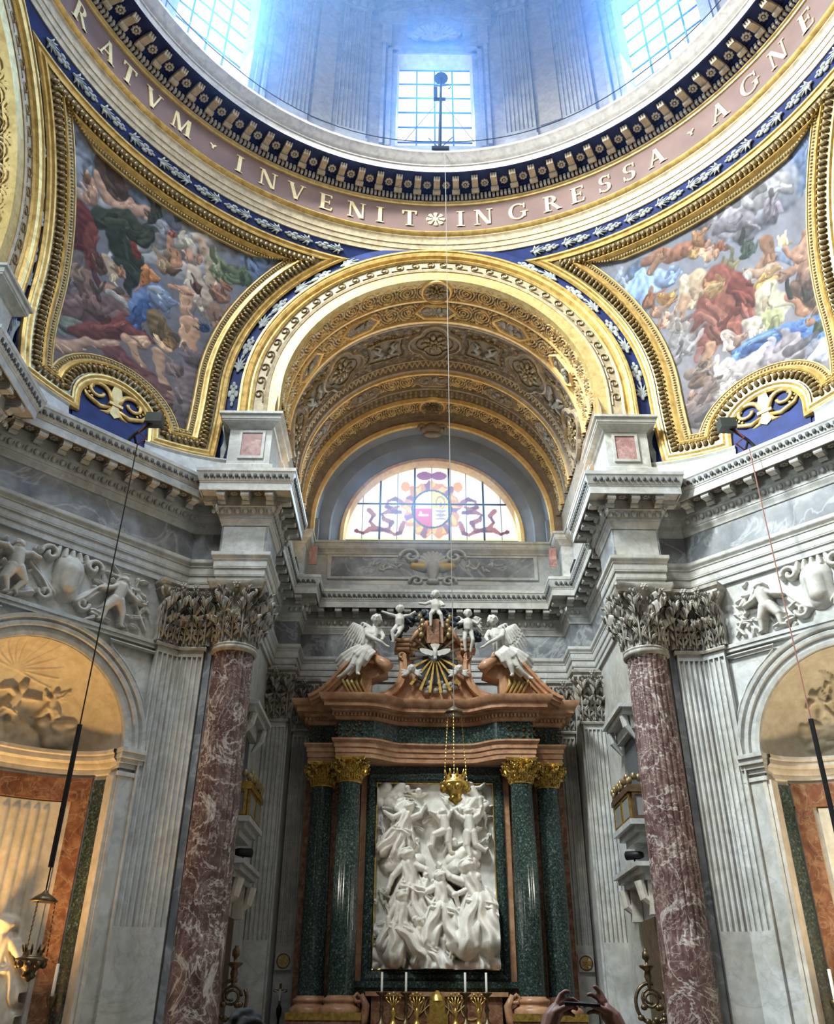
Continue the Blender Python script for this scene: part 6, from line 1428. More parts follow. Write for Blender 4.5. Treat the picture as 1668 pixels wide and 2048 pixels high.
for i in range(5):
    for j in range(2):
        nx, nz = 46, 52; X, Z = np.meshgrid(np.linspace(xs_[i], xs_[i+1], nx), np.linspace(zs_[j], zs_[j+1], nz), indexing='ij')
        C_ = glass_paint(X, Z); d = np.hypot(X, Z-ZL); k = np.minimum(1, (RL+0.01)/np.maximum(d, 1e-6)); X2, Z2 = X*k, ZL+(Z-ZL)*k
        if (d < RL).sum() < 4: continue
        grid_mesh('pane', np.stack([X2, np.full_like(X, 14.70), Z2], -1), m_glass, lw, False, False, C_)
def lbar(x0, z0, x1, z1, r): MB().tube([(x0, 14.66, z0), (x1, 14.66, z1)], r, 6).build('glazing_bar', m_black, lw)
for x in (-1.56, -0.52, 0.52, 1.56): lbar(x, ZL, x, ZL+math.sqrt(RL*RL-x*x), 0.032)
for x in (-2.08, -1.04, 0, 1.04, 2.08): lbar(x, ZL, x, ZL+math.sqrt(RL*RL-x*x), 0.010)
lbar(-2.25, ZL+1.22, 2.25, ZL+1.22, 0.026)
# carved cartouches of the apse: shell under the lunette, keystone over it
nx, nz = 240, 90; X, Z = np.meshgrid(np.linspace(-1.75, 1.75, nx), np.linspace(12.22, 13.55, nz), indexing='ij'); pr = []
for e in (-1, 1):
    for k in range(20):
        a = math.radians(k*22); r = 0.30*(1-k/24)
        pr.append((e*(0.62+r*math.cos(a)), 13.12+r*math.sin(a)*0.8, e*(0.62+r*math.cos(a+.4)), 13.12+r*math.sin(a+.4)*0.8, 0.05, 0.045, 0.06))
        r = 0.2*(1-k/24); pr.append((e*(0.45+r*math.cos(a)), 12.35+r*math.sin(a)*0.8, e*(0.45+r*math.cos(a+.4)), 12.35+r*math.sin(a+.4)*0.8, 0.04, 0.035, 0.05))
    for k in range(9): v = polar2(e*(0.95+0.09*k), 12.82+0.10*math.sin(k*1.9), (40+50*k), 0.13); pr.append((e*(0.95+0.09*k), 12.82+0.10*math.sin(k*1.9), v[0], v[1], 0.035, 0.012, 0.02))
    pr.append((e*0.25, 12.8, e*0.55, 12.85, 0.13, 0.09, 0.0))
for k in range(9): v = polar2(0, 12.85, 20+17.5*k, 0.4); pr.append((0, 12.85, v[0], v[1], 0.03, 0.06, 0.03))
pr += [(0, 12.4, 0, 12.8, 0.1, 0.2, 0.0), (-0.1, 12.35, 0.1, 12.35, 0.06, 0.06, 0.05)]
H = smooth2(relief_height(X, Z, pr), 1)
cc = np.where((np.abs(np.abs(X)-0.42) < 0.22)[..., None] & (np.abs(Z-12.83) < 0.10)[..., None], np.array([0.62, 0.46, 0.20]), np.array([0.52, 0.51, 0.48]))
grid_mesh('shell_cartouche', np.stack([X, np.where(H < 0.004, 13.99, 13.955-H*1.2), Z], -1), vcol('gilt_and_white_stucco', 0.5, 0.1), att, True, False, cc)
mb = MB()
for e in (-1, 1):
    for k in range(10): a = k*0.5; mb.ball((e*(0.30+0.12*math.cos(a)*(1-k/14)), 13.9, 17.55+0.14*math.sin(a)*(1-k/14)), (0.07, 0.1, 0.07), 6, 4)
mb.ball((0, 13.88, 17.55), (0.26, 0.14, 0.2), 10, 6); mb.ball((0, 13.85, 17.3), (0.3, 0.1, 0.1), 8, 5)
mb.build('keystone_cartouche', m_ribd, ew, True)
# ------------------------------------------------------------------ gilded lilies of the pendentives
def lily(s):
    root = empty('lily_emblem', (0, 0, 0), 0, 'gilded lily with curling leaves on blue ground, %s pendentive' % ('left' if s < 0 else 'right'), 'emblem', 'lily emblems')
    az = math.radians(45.6); c_ = mir(sph(az, 12.86, 0.05), s); nrm = (Vector((0, 0, ZS))-c_).normalized(); dx = Vector((0, 0, 1)).cross(-nrm).normalized(); dz = (-nrm).cross(dx).normalized()
    root.matrix_basis = basis(c_, dx*1.3, -nrm, dz*1.2)
    MB().prism([(0, 0.46), (0.07, 0.36), (0.10, 0.18), (0.05, -0.05), (0.09, -0.28), (0, -0.36), (-0.09, -0.28), (-0.05, -0.05), (-0.10, 0.18), (-0.07, 0.36)], 0.06, Matrix.Translation((0, -0.06, 0))).build('petal', m_goldp, root)
    for e in (-1, 1):
        mb = MB(); pts = [(e*0.04, -0.02, -0.04)]
        for i in range(18): a = PI*0.95-i*PI*1.9/17; r = 0.20*(1-0.55*i/17); pts.append((e*(0.30+r*math.cos(a)), -0.03, 0.12+r*math.sin(a)))
        mb.tube(pts, [0.045]*10+[0.035]*(len(pts)-10), 6); mb.build('side_petal', m_gold, root, True)
        mb = MB(); mb.tube([(e*0.05, -0.02, -0.12), (e*0.25, -0.04, -0.22), (e*0.48, -0.03, -0.10), (e*0.58, -0.02, 0.10)], [0.03, 0.05, 0.04, 0.012], 6)
        for k in range(6): mb.ball((e*(0.40+0.05*k % .2), -0.02, -0.05+0.06*k), (0.03, 0.02, 0.03), 6, 3)
        mb.tube([(e*0.05, -0.02, -0.14), (e*0.12, -0.03, -0.28), (e*0.24, -0.02, -0.30)], [0.035, 0.04, 0.012], 6); mb.build('curling_leaf', m_gold, root, True)
    MB().box(-0.12, 0.12, -0.08, 0, -0.08, -0.02).build('band', m_gold, root)
lily(-1); lily(1)
# ------------------------------------------------------------------ mast in front of the middle drum window
root = empty('lamp_mast', (0.07, 7.32, 21.95), 0, 'black iron mast with lamp and stays before the middle dome window', 'mast')
MB().tube([(0, 0, 0), (0.02, 0, 1.2), (0.06, 0, 3.2)], [0.05, 0.045, 0.035], 8).build('pole', m_black, root)
MB().lathe([(0.03, 0), (0.2, 0.02), (0.12, 0.1), (0.03, 0.12)], 12, T=Matrix.Translation((0.06, 0, 3.2))).build('cap', m_black, root)
MB().box(-0.16, -0.05, -0.06, 0.06, 2.25, 2.75).build('lamp_box', m_black, root)
MB().tube([(-0.15, 0, 2.9), (0.0, 0, 2.86), (0.28, 0, 2.92), (0.33, 0, 2.82), (0.27, 0, 2.74)], 0.018, 5).box(-0.1, 0.18, -0.03, 0.03, 2.22, 2.3).build('bracket', m_black, root)
for x, y in ((-0.95, 0.1), (0.95, 0.1)): MB().tube([(0.03, 0, 2.25), (x, y, 0.55)], 0.010, 4).build('stay', m_black, root)
MB().tube([(-0.3, 0, 0.55), (0, 0, 0.12), (0.35, 0, 0.6)], 0.018, 4).box(-0.22, 0.25, -0.1, 0.1, 0, 0.1).build('foot', m_black, root)
# ------------------------------------------------------------------ hanging sanctuary lamps
def hanging_lamp(x, y, ztop, zrod0, zrod1, zcap, zl, sc, label, mat, capr=0.22, cm=None):
    root = empty('hanging_lamp', (x, y, zl), 0, label, 'lamp', 'hanging lamps'); o = -zl
    MB().tube([(0, 0, zcap+0.12+o), (0, 0, ztop+o)], 0.009 if zrod0 is None else 0.012, 5).build('cable', plain('lamp_cable', (0.25, 0.24, 0.22), 0.5) if zrod0 is None else (cm or m_black), root)
    if zrod0: MB().tube([(0, 0, zrod0+o), (0, 0, zrod1+o)], 0.042, 8).build('counterweight_rod', m_black, root)
    MB().lathe([(0.02, 0.14), (0.05, 0.10), (0.12, 0.06), (capr, 0.0), (capr*0.95, -0.02), (0.02, -0.01)], 20, T=Matrix.Translation((0, 0, zcap+o))).build('canopy', m_bronze, root, True)
    for k in range(3):
        a = k*2*PI/3+0.4; p0 = Vector((capr*0.8*math.cos(a), capr*0.8*math.sin(a), zcap+o)); p1 = Vector((0.24*sc*math.cos(a), 0.24*sc*math.sin(a), 0.1*sc)); mb = MB()
        L = (p1-p0).length; nk = max(6, int(L/0.06))
        for i in range(nk):
            q = p0.lerp(p1, (i+0.5)/nk); mb.ball(q, (0.011, 0.011, 0.028), 5, 3)
        mb.build('chain', mat, root)
    o_ = MB().lathe([(0.02, -0.30), (0.05, -0.27), (0.10, -0.24), (0.13, -0.20), (0.10, -0.17), (0.12, -0.12), (0.22, -0.04), (0.27, 0.03), (0.28, 0.07), (0.20, 0.09), (0.17, 0.12), (0.17, 0.20), (0.14, 0.21), (0.02, 0.20)], 24, T=Matrix.Scale(sc, 4)).build('bowl', mat, root, True)
    mb = MB()
    for k in range(9): a = 2*PI*k/9; mb.ball((0.22*sc*math.cos(a), 0.22*sc*math.sin(a), -0.02*sc), (0.07*sc, 0.07*sc, 0.07*sc), 6, 4); mb.tube([(0.17*sc*math.cos(a), 0.17*sc*math.sin(a), 0.18*sc), (0.2*sc*math.cos(a), 0.2*sc*math.sin(a), 0.30*sc)], [0.025*sc, 0.012*sc], 5)
    tag(mb.build('gilt_ornament', mat, root, True), kind='stuff'); return root
hanging_lamp(0.21, 7.3, 21.9, None, None, 6.55, 5.25, 0.95, 'gilt hanging lamp on a long chain in front of the high altar', m_brass, 0.17)
hanging_lamp(-5.95, 6.1, 11.5, 3.76, 5.93, 3.30, 2.48, 0.8, 'hanging lamp with black counterweight rod before the left niche', m_bronze, 0.2)
hanging_lamp(6.02, 6.1, 11.5, 3.95, 6.12, 3.30, 2.48, 0.8, 'hanging lamp with black counterweight rod before the right niche', m_bronze, 0.2, plain('pink_cord', (0.34, 0.17, 0.13), 0.6))
def floodlight(s):
    root = empty('floodlight', (s*5.98, 6.42, 11.62), 0, 'small dark floodlight on a bracket on the cornice at the %s pendentive' % ('left' if s < 0 else 'right'), 'floodlight', 'floodlights')
    MB().tube([(s*0.32, -0.1, 0.0), (s*0.18, -0.05, 0.28), (s*-0.05, 0, 0.55), (s*-0.18, 0, 0.66)], 0.035, 6).tube([(s*0.18, -0.05, 0.28), (s*0.1, 0.1, 0.0)], 0.025, 6).build('bracket', m_black, root)
    MB().box(-0.16, 0.16, -0.12, 0.14, 0.58, 0.80, Matrix.Translation((s*-0.16, 0, 0))).build('housing', plain('green_grey_paint', (0.05, 0.06, 0.055), 0.5) if s < 0 else bpy.data.materials['green_grey_paint'], root)
    mb = MB(); mb.tube([(s*-0.05, -0.02, 0.6), (s*0.08, -0.12, 0.3), (s*-0.12, -0.15, 0.12), (s*0.05, -0.1, 0.0)], 0.016, 5); mb.build('lead', plain('red_lead', (0.16, 0.04, 0.04), 0.5) if s < 0 else bpy.data.materials['red_lead'], root)
floodlight(-1); floodlight(1)
def unseen_uplight(s, y, w):  # unseen lamps added to brighten the vault
    where = 'front' if y < 10.5 else 'rear'
    root = empty('added_uplight', (s*3.55, y, 11.63), 0, 'small unseen warm uplight added on the %s apse cornice, %s one' % ('left' if s < 0 else 'right', where), 'lamp', 'added cornice uplights')
    MB().box(-0.10, 0.10, -0.3, 0.3, 0, 0.10).build('housing', m_black, root)
    l = bpy.data.lights.new('unseen_uplight', 'AREA'); l.shape = 'RECTANGLE'; l.size = 0.16; l.size_y = 0.55; l.energy = w; l.color = (1.0, 0.72, 0.40); l.spread = math.radians(140)
    o = bpy.data.objects.new('unseen_uplight', l); COL.objects.link(o); o.parent = root; o.location = (0, 0, 0.12); o.rotation_euler = Vector((-s*0.35, 0, 1)).to_track_quat('-Z', 'Y').to_euler()
for s in (-1, 1):
    for y in (9.4, 11.6): unseen_uplight(s, y, 25)
# ------------------------------------------------------------------ choir boxes, sconces, crosses on the apse side walls
m_wood = stone('dark_walnut', (0.10, 0.062, 0.035), (0.05, 0.03, 0.018), (0.16, 0.10, 0.055), 6, 0.4)
m_lattice = plain('grey_lattice', (0.22, 0.22, 0.21), 0.5)
for s, sd in ((-1, 'left'), (1, 'right')):
    X_ = lambda a, b: (min(s*a, s*b), max(s*a, s*b))
    root = empty('choir_box', (s*3.85, 9.8, 5.0), 0, 'projecting latticed choir box on the %s apse wall' % sd, 'balcony', 'choir boxes'); T0 = Matrix.Translation((-s*3.85, -9.8, -5.0))
    bx_ = lambda mb, a, b, y0, y1, z0, z1: mb.box(*X_(a, b), y0, y1, z0, z1, T0)
    mb = MB(); bx_(mb, 3.64, 4.05, 9.1, 10.5, 5.1, 5.62); mb.build('body', m_wood, root)
    mb = MB(); bx_(mb, 3.58, 4.05, 9.04, 10.56, 5.60, 5.70); bx_(mb, 3.60, 4.05, 9.06, 10.54, 5.70, 5.74); mb.build('top_moulding', m_brass if s < 0 else m_wood, root)
    for (y0, y1) in ((9.16, 9.74), (9.86, 10.44)):
        mb = MB(); bx_(mb, 3.615, 3.64, y0, y1, 5.16, 5.56); mb.build('lattice_panel', m_lattice, root)
        mb = MB()
        for q in ((y0-0.03, y1+0.03, 5.13, 5.17), (y0-0.03, y1+0.03, 5.55, 5.59), (y0-0.03, y0+0.01, 5.17, 5.55), (y1-0.01, y1+0.03, 5.17, 5.55)): bx_(mb, 3.60, 3.65, *q)
        mb.build('panel_frame', m_brass, root)
    mb = MB(); bx_(mb, 3.70, 4.0, 9.075, 9.1, 5.16, 5.56); mb.build('lattice_panel', m_lattice, root)
    mb = MB()
    for q in ((3.66, 4.04, 5.12, 5.17), (3.66, 4.04, 5.55, 5.6), (3.66, 3.71, 5.17, 5.55), (3.99, 4.04, 5.17, 5.55)): bx_(mb, q[0], q[1], 9.05, 9.1, q[2], q[3])
    mb.build('panel_frame', m_brass if s < 0 else m_wood, root)
    mb = MB()
    for k in range(14):
        y = 9.1+1.4*k/13; mb.ball((s*3.62-s*3.85, y-9.8, 0.80+0.10*abs(math.sin(k*1.3))), (0.05, 0.06, 0.08), 6, 4)
    for k in range(5): mb.ball((s*(3.65+0.09*k)-s*3.85, 9.08-9.8, 0.82+0.08*abs(math.sin(k*1.9))), (0.06, 0.05, 0.08), 6, 4)
    mb.build('cresting', m_goldd, root, True)
    mb = MB(); bx_(mb, 3.56, 4.05, 9.0, 10.6, 5.0, 5.1); bx_(mb, 3.66, 4.05, 9.1, 10.5, 4.9, 5.0); bx_(mb, 3.76, 4.05, 9.2, 10.4, 4.78, 4.9); mb.build('corbel_moulding', m_white, root)
    # door hood with corbels below, and window case above
    root = empty('door_hood', (s*4.0, 10.1, 4.2), 0, 'white marble door hood on scroll corbel beneath the %s choir box' % sd, 'door hood', 'door hoods'); T0 = Matrix.Translation((-s*4.0, -10.1, -4.2))
    mb = MB(); bx_(mb, 3.62, 4.05, 9.2, 11.3, 4.30, 4.38); bx_(mb, 3.70, 4.05, 9.3, 11.2, 4.20, 4.30); bx_(mb, 3.80, 4.05, 9.35, 11.15, 4.08, 4.20); mb.build('cornice', m_white, root)
    for y in (9.5, 10.95):
        mb = MB(); mb.tube([(s*3.72-s*4.0, y-10.1, -0.12), (s*3.78-s*4.0, y-10.1, -0.42), (s*3.98-s*4.0, y-10.1, -0.6)], [0.10, 0.09, 0.05], 8); bx_(mb, 3.85, 4.05, y-0.1, y+0.1, 3.5, 4.1); mb.build('corbel', m_warm, root)
    mb = MB(); bx_(mb, 4.0, 4.06, 9.55, 10.9, 0, 3.5); mb.build('door_leaf', m_wood, root)
    root = empty('window_case', (s*4.0, 10.0, 7.0), 0, 'marble window hood with brackets above the %s choir box' % sd, 'window hood', 'window hoods'); T0 = Matrix.Translation((-s*4.0, -10.0, -7.0))
    mb = MB(); bx_(mb, 3.62, 4.05, 9.1, 10.9, 7.28, 7.36); bx_(mb, 3.70, 4.05, 9.2, 10.8, 7.16, 7.28); bx_(mb, 3.86, 4.05, 9.3, 10.7, 6.9, 7.16); mb.build('hood', m_white, root)
    for y in (9.35, 10.65):
        mb = MB(); mb.tube([(s*3.74-s*4.0, y-10, 0.16), (s*3.78-s*4.0, y-10, -0.05), (s*3.95-s*4.0, y-10, -0.3)], [0.08, 0.08, 0.03], 8); mb.build('bracket', m_white, root)
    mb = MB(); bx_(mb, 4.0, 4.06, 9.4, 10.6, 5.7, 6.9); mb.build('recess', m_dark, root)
    # sconce
    root = empty('sconce', (s*3.55, 8.95, 2.2), 0, 'scrolling bronze candle sconce beside the %s red column' % sd, 'sconce', 'sconces')
    mb = MB(); mb.tube([(0.26*math.cos(a), 0, -0.12+0.30*math.sin(a)) for a in np.linspace(math.radians(75), math.radians(395), 26)], 0.032, 7); mb.build('outer_scroll', m_bronze, root, True)
    mb = MB(); mb.tube([((0.17-0.005*i)*math.cos(0.6*i), 0.0, -0.06+(0.17-0.006*i)*math.sin(0.6*i)) for i in range(20)], 0.026, 6); mb.build('inner_scroll', m_bronze, root, True)
    MB().lathe([(0.03, 0.10), (0.045, 0.2), (0.07, 0.28), (0.05, 0.36), (0.13, 0.42), (0.14, 0.45), (0.03, 0.46), (0.03, 0.52), (0.07, 0.56), (0.065, 0.64), (0.03, 0.68), (0.035, 0.71), (0.0, 0.71)], 14).build('candle_socket', m_bronze, root, True)
    mb = MB()
    for k in range(8): mb.ball((0.2*math.cos(k), -0.02, -0.3+0.12*math.sin(k*2)), (0.06, 0.04, 0.05), 6, 4)
    mb.tube([(0, 0, -0.38), (s*0.1, 0.1, -0.55), (s*0.4, 0.2, -0.6)], 0.03, 6); mb.build('leafwork', m_bronze, root, True)
    # consecration cross
    root = empty('consecration_cross', (s*3.28, 13.24, 2.9), 0, 'square gilt consecration cross plate on the pilaster %s of the altar' % sd, 'cross', 'consecration crosses')
    MB().box(-0.17, 0.17, 0.0, 0.06, -0.17, 0.17).build('plate', m_warm, root)
    mb = MB(); mb.tube([(0.14*math.cos(a), -0.005, 0.14*math.sin(a)) for a in np.linspace(0, 2*PI, 25)], 0.012, 5); mb.build('ring', m_bronze, root)
    for k in range(4):
        a = k*PI/2; pts = [(0.015, 0.015), (0.12, 0.055), (0.12, -0.055), (0.015, -0.015)]
        MB().prism([(x*math.cos(a)-z*math.sin(a), x*math.sin(a)+z*math.cos(a)) for x, z in pts], 0.02, Matrix.Translation((0, -0.02, 0))).build('cross_arm', m_brass, root)
# small processional crucifix standing by the left of the altar
root = empty('crucifix', (-3.25, 12.9, 2.0), 0, 'small dark standing crucifix left of the altar', 'crucifix')
MB().box(-0.025, 0.025, -0.02, 0.02, 0.08, 0.46).box(-0.14, 0.14, -0.02, 0.02, 0.30, 0.35).build('cross', m_bronze, root)
MB().tube([(0, -0.03, 0.14), (0, -0.04, 0.28), (0, -0.04, 0.36)], [0.018, 0.03, 0.025], 6).tube([(-0.12, -0.03, 0.33), (0, -0.03, 0.30), (0.12, -0.03, 0.33)], 0.012, 5).build('figure', m_candle, root)
MB().lathe([(0.05, -2.0), (0.03, -1.9), (0.02, -0.2), (0.05, -0.1), (0.06, 0.0), (0.02, 0.08)], 10).build('staff', m_black, root)
# ------------------------------------------------------------------ altar table with candles
root = empty('altar_table', (0, 11.6, 0), 0, 'inlaid red marble altar front with orange scroll sides below the relief', 'altar')
MB().box(-1.35, 1.35, -0.15, 0.9, 0, 1.72).build('front', m_sien, root)
MB().box(-1.3, 1.3, 0.25, 0.9, 1.72, 2.28).build('gradine', m_sien, root)
MB().box(-1.42, 1.42, 0.18, 0.9, 2.22, 2.30).build('gradine_top', m_orange, root)
for x, r in ((0, 0.24), (-0.68, 0.2), (0.68, 0.2)):
    MB().tube([(x+r*math.cos(a), 0.24, 2.02+r*math.sin(a)) for a in np.linspace(0, 2*PI, 25)], 0.014, 5).build('inlay_ring', m_goldp, root)
for s in (-1, 1):
    mb = MB(); mb.tube([(s*1.52, 0.2, 2.2), (s*1.58, 0.2, 2.26), (s*1.65, 0.2, 2.2), (s*1.60, 0.2, 2.12), (s*1.50, 0.2, 2.12)], 0.04, 6)
    mb.tube([(s*1.5, 0.2, 2.25), (s*1.40, 0.2, 2.05), (s*1.44, 0.2, 1.80), (s*1.56, 0.2, 1.60)], [0.05, 0.08, 0.09, 0.06], 8); mb.build('scroll_side', m_orange, root, True)
    for k in range(5): 
        a = math.radians(40+25*k); MB().tube([(s*0.35, 0.235, 1.9), (s*0.35+0.3*math.cos(a), 0.235, 1.9+0.3*math.sin(a))], 0.012, 4).build('inlay_ray', m_goldp, root)
tb = empty('tabernacle', (0.0, 11.45, 1.72), 0, 'small gilt tabernacle in the middle of the altar', 'tabernacle')
MB().box(-0.2, 0.2, -0.05, 0.3, 0, 0.2).box(-0.15, 0.15, -0.02, 0.28, 0.2, 0.42).build('body', m_brass, tb); MB().lathe([(0.16, 0.42), (0.13, 0.5), (0.05, 0.58), (0.02, 0.6)], 12, T=Matrix.Translation((0, 0.12, 0))).build('roof', m_brass, tb, True)
for i, x in enumerate((-1.08, -0.61, 0.54, 0.95)):
    w_ = ('far left', 'inner left', 'inner right', 'far right')[i]
    root = empty('candlestick', (x, 11.3, 1.72), 0, 'bronze altar candlestick with white candle, %s of the four' % w_, 'candlestick', 'altar candlesticks')
    MB().lathe([(0.10, 0), (0.10, 0.03), (0.04, 0.08), (0.025, 0.2), (0.05, 0.26), (0.025, 0.34), (0.03, 0.48), (0.11, 0.54), (0.11, 0.56), (0.02, 0.57)], 12).build('stick', m_bronze, root, True)
    MB().lathe([(0.023, 0.56), (0.023, 0.90), (0.0, 0.905)], 10).build('candle', m_candle, root, True)
for i, x in enumerate((-0.85, -0.40, 0.34, 0.78)):
    root = empty('gilt_lamp_stand', (x, 11.25, 1.72), 0, 'gilt branched flower stand on the altar, %s from the left' % ('first', 'second', 'third', 'fourth')[i], 'vase', 'gilt altar stands')
    MB().lathe([(0.09, 0), (0.05, 0.06), (0.03, 0.14), (0.07, 0.2), (0.03, 0.27), (0.02, 0.3)], 10).build('vase', m_brass, root, True)
    for k in range(5):
        a = math.radians(30+30*k); o = MB().tube([(0, 0, 0.28), (0.07*math.cos(a), -0.02, 0.36), (0.15*math.cos(a), 0, 0.34+0.18*math.sin(a))], 0.012, 5); o.ball((0.15*math.cos(a), 0, 0.36+0.18*math.sin(a)), 0.03, 7, 5); o.build('branch', m_brass, root, True)
# niche candles
for s in (-1, 1):
    T = diag_T(s); p = T @ Vector((0.34, 0.35, 2.12)); o = MB().lathe([(0.028, 0), (0.026, 0.42), (0, 0.425)], 10).build('candle', m_candle, None, True); o.location = p
    tag(o, 'white candle at the edge of the %s niche' % ('left' if s < 0 else 'right'), 'candle', 'niche candles')
    q = T @ Vector((0.34, 0.35, 0)); b = MB().lathe([(0.14, 0), (0.12, 0.05), (0.03, 0.12), (0.025, 1.9), (0.08, 2.05), (0.08, 2.12), (0, 2.12)], 12).build('candle_stand', m_bronze, None, True); b.location = q
    tag(b, 'tall bronze candle stand at the edge of the %s niche' % ('left' if s < 0 else 'right'), 'candle stand', 'niche candle stands')
    # floodlamp standing low in the niche, washing it with warm light
    root = empty('niche_lamp', T @ Vector((NS+0.45, 0.22, 1.0)), 0, 'small warm floodlamp low in the %s niche' % ('left' if s < 0 else 'right'), 'lamp', 'niche floodlamps')
    MB().box(-0.12, 0.12, -0.08, 0.08, 0, 0.16).tube([(0, 0, -1.0), (0, 0, 0)], 0.02, 6).build('housing', m_black, root)
    l = bpy.data.lights.new('niche_light', 'AREA'); l.energy = NICHE_W[s]; l.color = (1.0, 0.58, 0.20) if s < 0 else (1.0, 0.78, 0.50); l.size = 0.7; l.spread = math.radians(110)
    lo = bpy.data.objects.new('niche_light', l); COL.objects.link(lo); lo.parent = root; lo.location = (0, 0, 0.3)
    d = (T.to_3x3() @ Vector((-0.1, 0.10, 1))).normalized(); lo.rotation_euler = d.to_track_quat('-Z', 'Y').to_euler()

# projectors standing on the door hoods, turned to the altar relief
for s, sd in ((-1, 'left'), (1, 'right')):
    root = empty('projector', (s*3.74, 9.75, 4.38), 0, 'black spotlight on the %s door hood aimed at the altar' % sd, 'spotlight', 'altar spotlights')
    d = (Vector((0, 12.5, 4.7))-Vector((s*3.74, 9.75, 4.56))).normalized(); c_ = Vector((0, 0, 0.18))
    MB().tube([c_-d*0.18, c_-d*0.10, c_+d*0.16, c_+d*0.17], [0.05, 0.075, 0.085, 0.07], 12).build('barrel', m_black, root, True)
    MB().box(-0.08, 0.08, -0.05, 0.05, 0, 0.03).tube([(0, 0, 0.02), (0, 0, 0.16)], 0.02, 6).build('foot', m_black, root)
    l = bpy.data.lights.new('projector_light', 'SPOT'); l.energy = 115; l.color = (1.0, 0.93, 0.80); l.spot_size = math.radians(58); l.spot_blend = 0.6; l.shadow_soft_size = 0.06
    o = bpy.data.objects.new('projector_light', l); COL.objects.link(o); o.parent = root; o.location = c_+d*0.2; o.rotation_euler = d.to_track_quat('-Z', 'Y').to_euler()
# ------------------------------------------------------------------ visitors
m_skin = plain('skin', (0.20, 0.095, 0.065), 0.5, 0, 0.85, 20)
m_hair = plain('black_hair', (0.010, 0.009, 0.008), 0.85, 0, 0.6, 60)
m_shirt = plain('dark_maroon_shirt', (0.06, 0.018, 0.020), 0.8); m_trous = plain('navy_trousers', (0.02, 0.022, 0.035), 0.8)
def body_parts(h, hips=0.10):
    P = [('t', [(0, 0, h*0.53), (0, -0.005, h*0.62), (0, 0.0, h*0.72), (0, 0, h*0.81)], (0.15, 0.135, 0.155, 0.10)), ('t', [(-0.10, 0, h*0.79), (0.10, 0, h*0.79)], (0.085, 0.085)), ('t', [(0, 0, h*0.80), (0, 0.015, h*0.88)], (0.06, 0.055))]
    for e in (-1, 1): P += [('t', [(e*0.09, 0, h*0.52), (e*0.10, 0.01, h*0.28), (e*0.10, -0.01, 0.06)], (0.095, 0.06, 0.045)), ('t', [(e*0.10, -0.02, 0.045), (e*0.11, 0.16, 0.035)], (0.045, 0.035))]
    hz = h*0.935; P += [('b', (0, 0.01, hz), (0.075, 0.09, 0.105)), ('b', (0, 0.05, hz-0.06), (0.05, 0.05, 0.05)), ('b', (0, 0.105, hz-0.015), (0.014, 0.02, 0.026)), ('b', (0, 0.092, hz-0.058), (0.028, 0.014, 0.01))]
    for e in (-1, 1): P += [('b', (e*0.078, 0.0, hz-0.01), (0.012, 0.022, 0.03)), ('b', (e*0.032, 0.088, hz+0.012), (0.018, 0.012, 0.01))]
    return P
def clothes(root, h, arms, mat):
    P = [('t', [(0, 0, h*0.50), (0, -0.005, h*0.62), (0, 0.0, h*0.72), (0, 0, h*0.80)], (0.172, 0.158, 0.178, 0.115)), ('t', [(-0.11, 0, h*0.79), (0.11, 0, h*0.79)], (0.10, 0.10))]
    for a in arms: P.append(('t', a, (0.085, 0.072)))
    statue('shirt', P, 0.018, mat, None, None, None, root)
    P = []
    for e in (-1, 1): P.append(('t', [(e*0.085, 0, h*0.53), (e*0.10, 0.01, h*0.28), (e*0.10, -0.01, 0.09)], (0.12, 0.085, 0.07)))
    P.append(('t', [(0, 0, h*0.50), (0, 0, h*0.56)], (0.165, 0.165))); statue('trousers', P, 0.018, m_trous, None, None, None, root)
def hair(root, h, mat):
    hz = h*0.935; P = [('b', (0, -0.015, hz+0.025), (0.088, 0.10, 0.10)), ('b', (0, -0.06, hz-0.02), (0.075, 0.06, 0.09))]
    q = random.Random(2)
    for k in range(26): a = q.uniform(0, 6.28); t_ = q.uniform(0, 1.2); P.append(('b', (0.08*math.sin(t_)*math.cos(a), -0.02+0.09*math.sin(t_)*math.sin(a), hz+0.03+0.095*math.cos(t_)), 0.022))
    statue('hair', P, 0.008, mat, None, None, None, root)
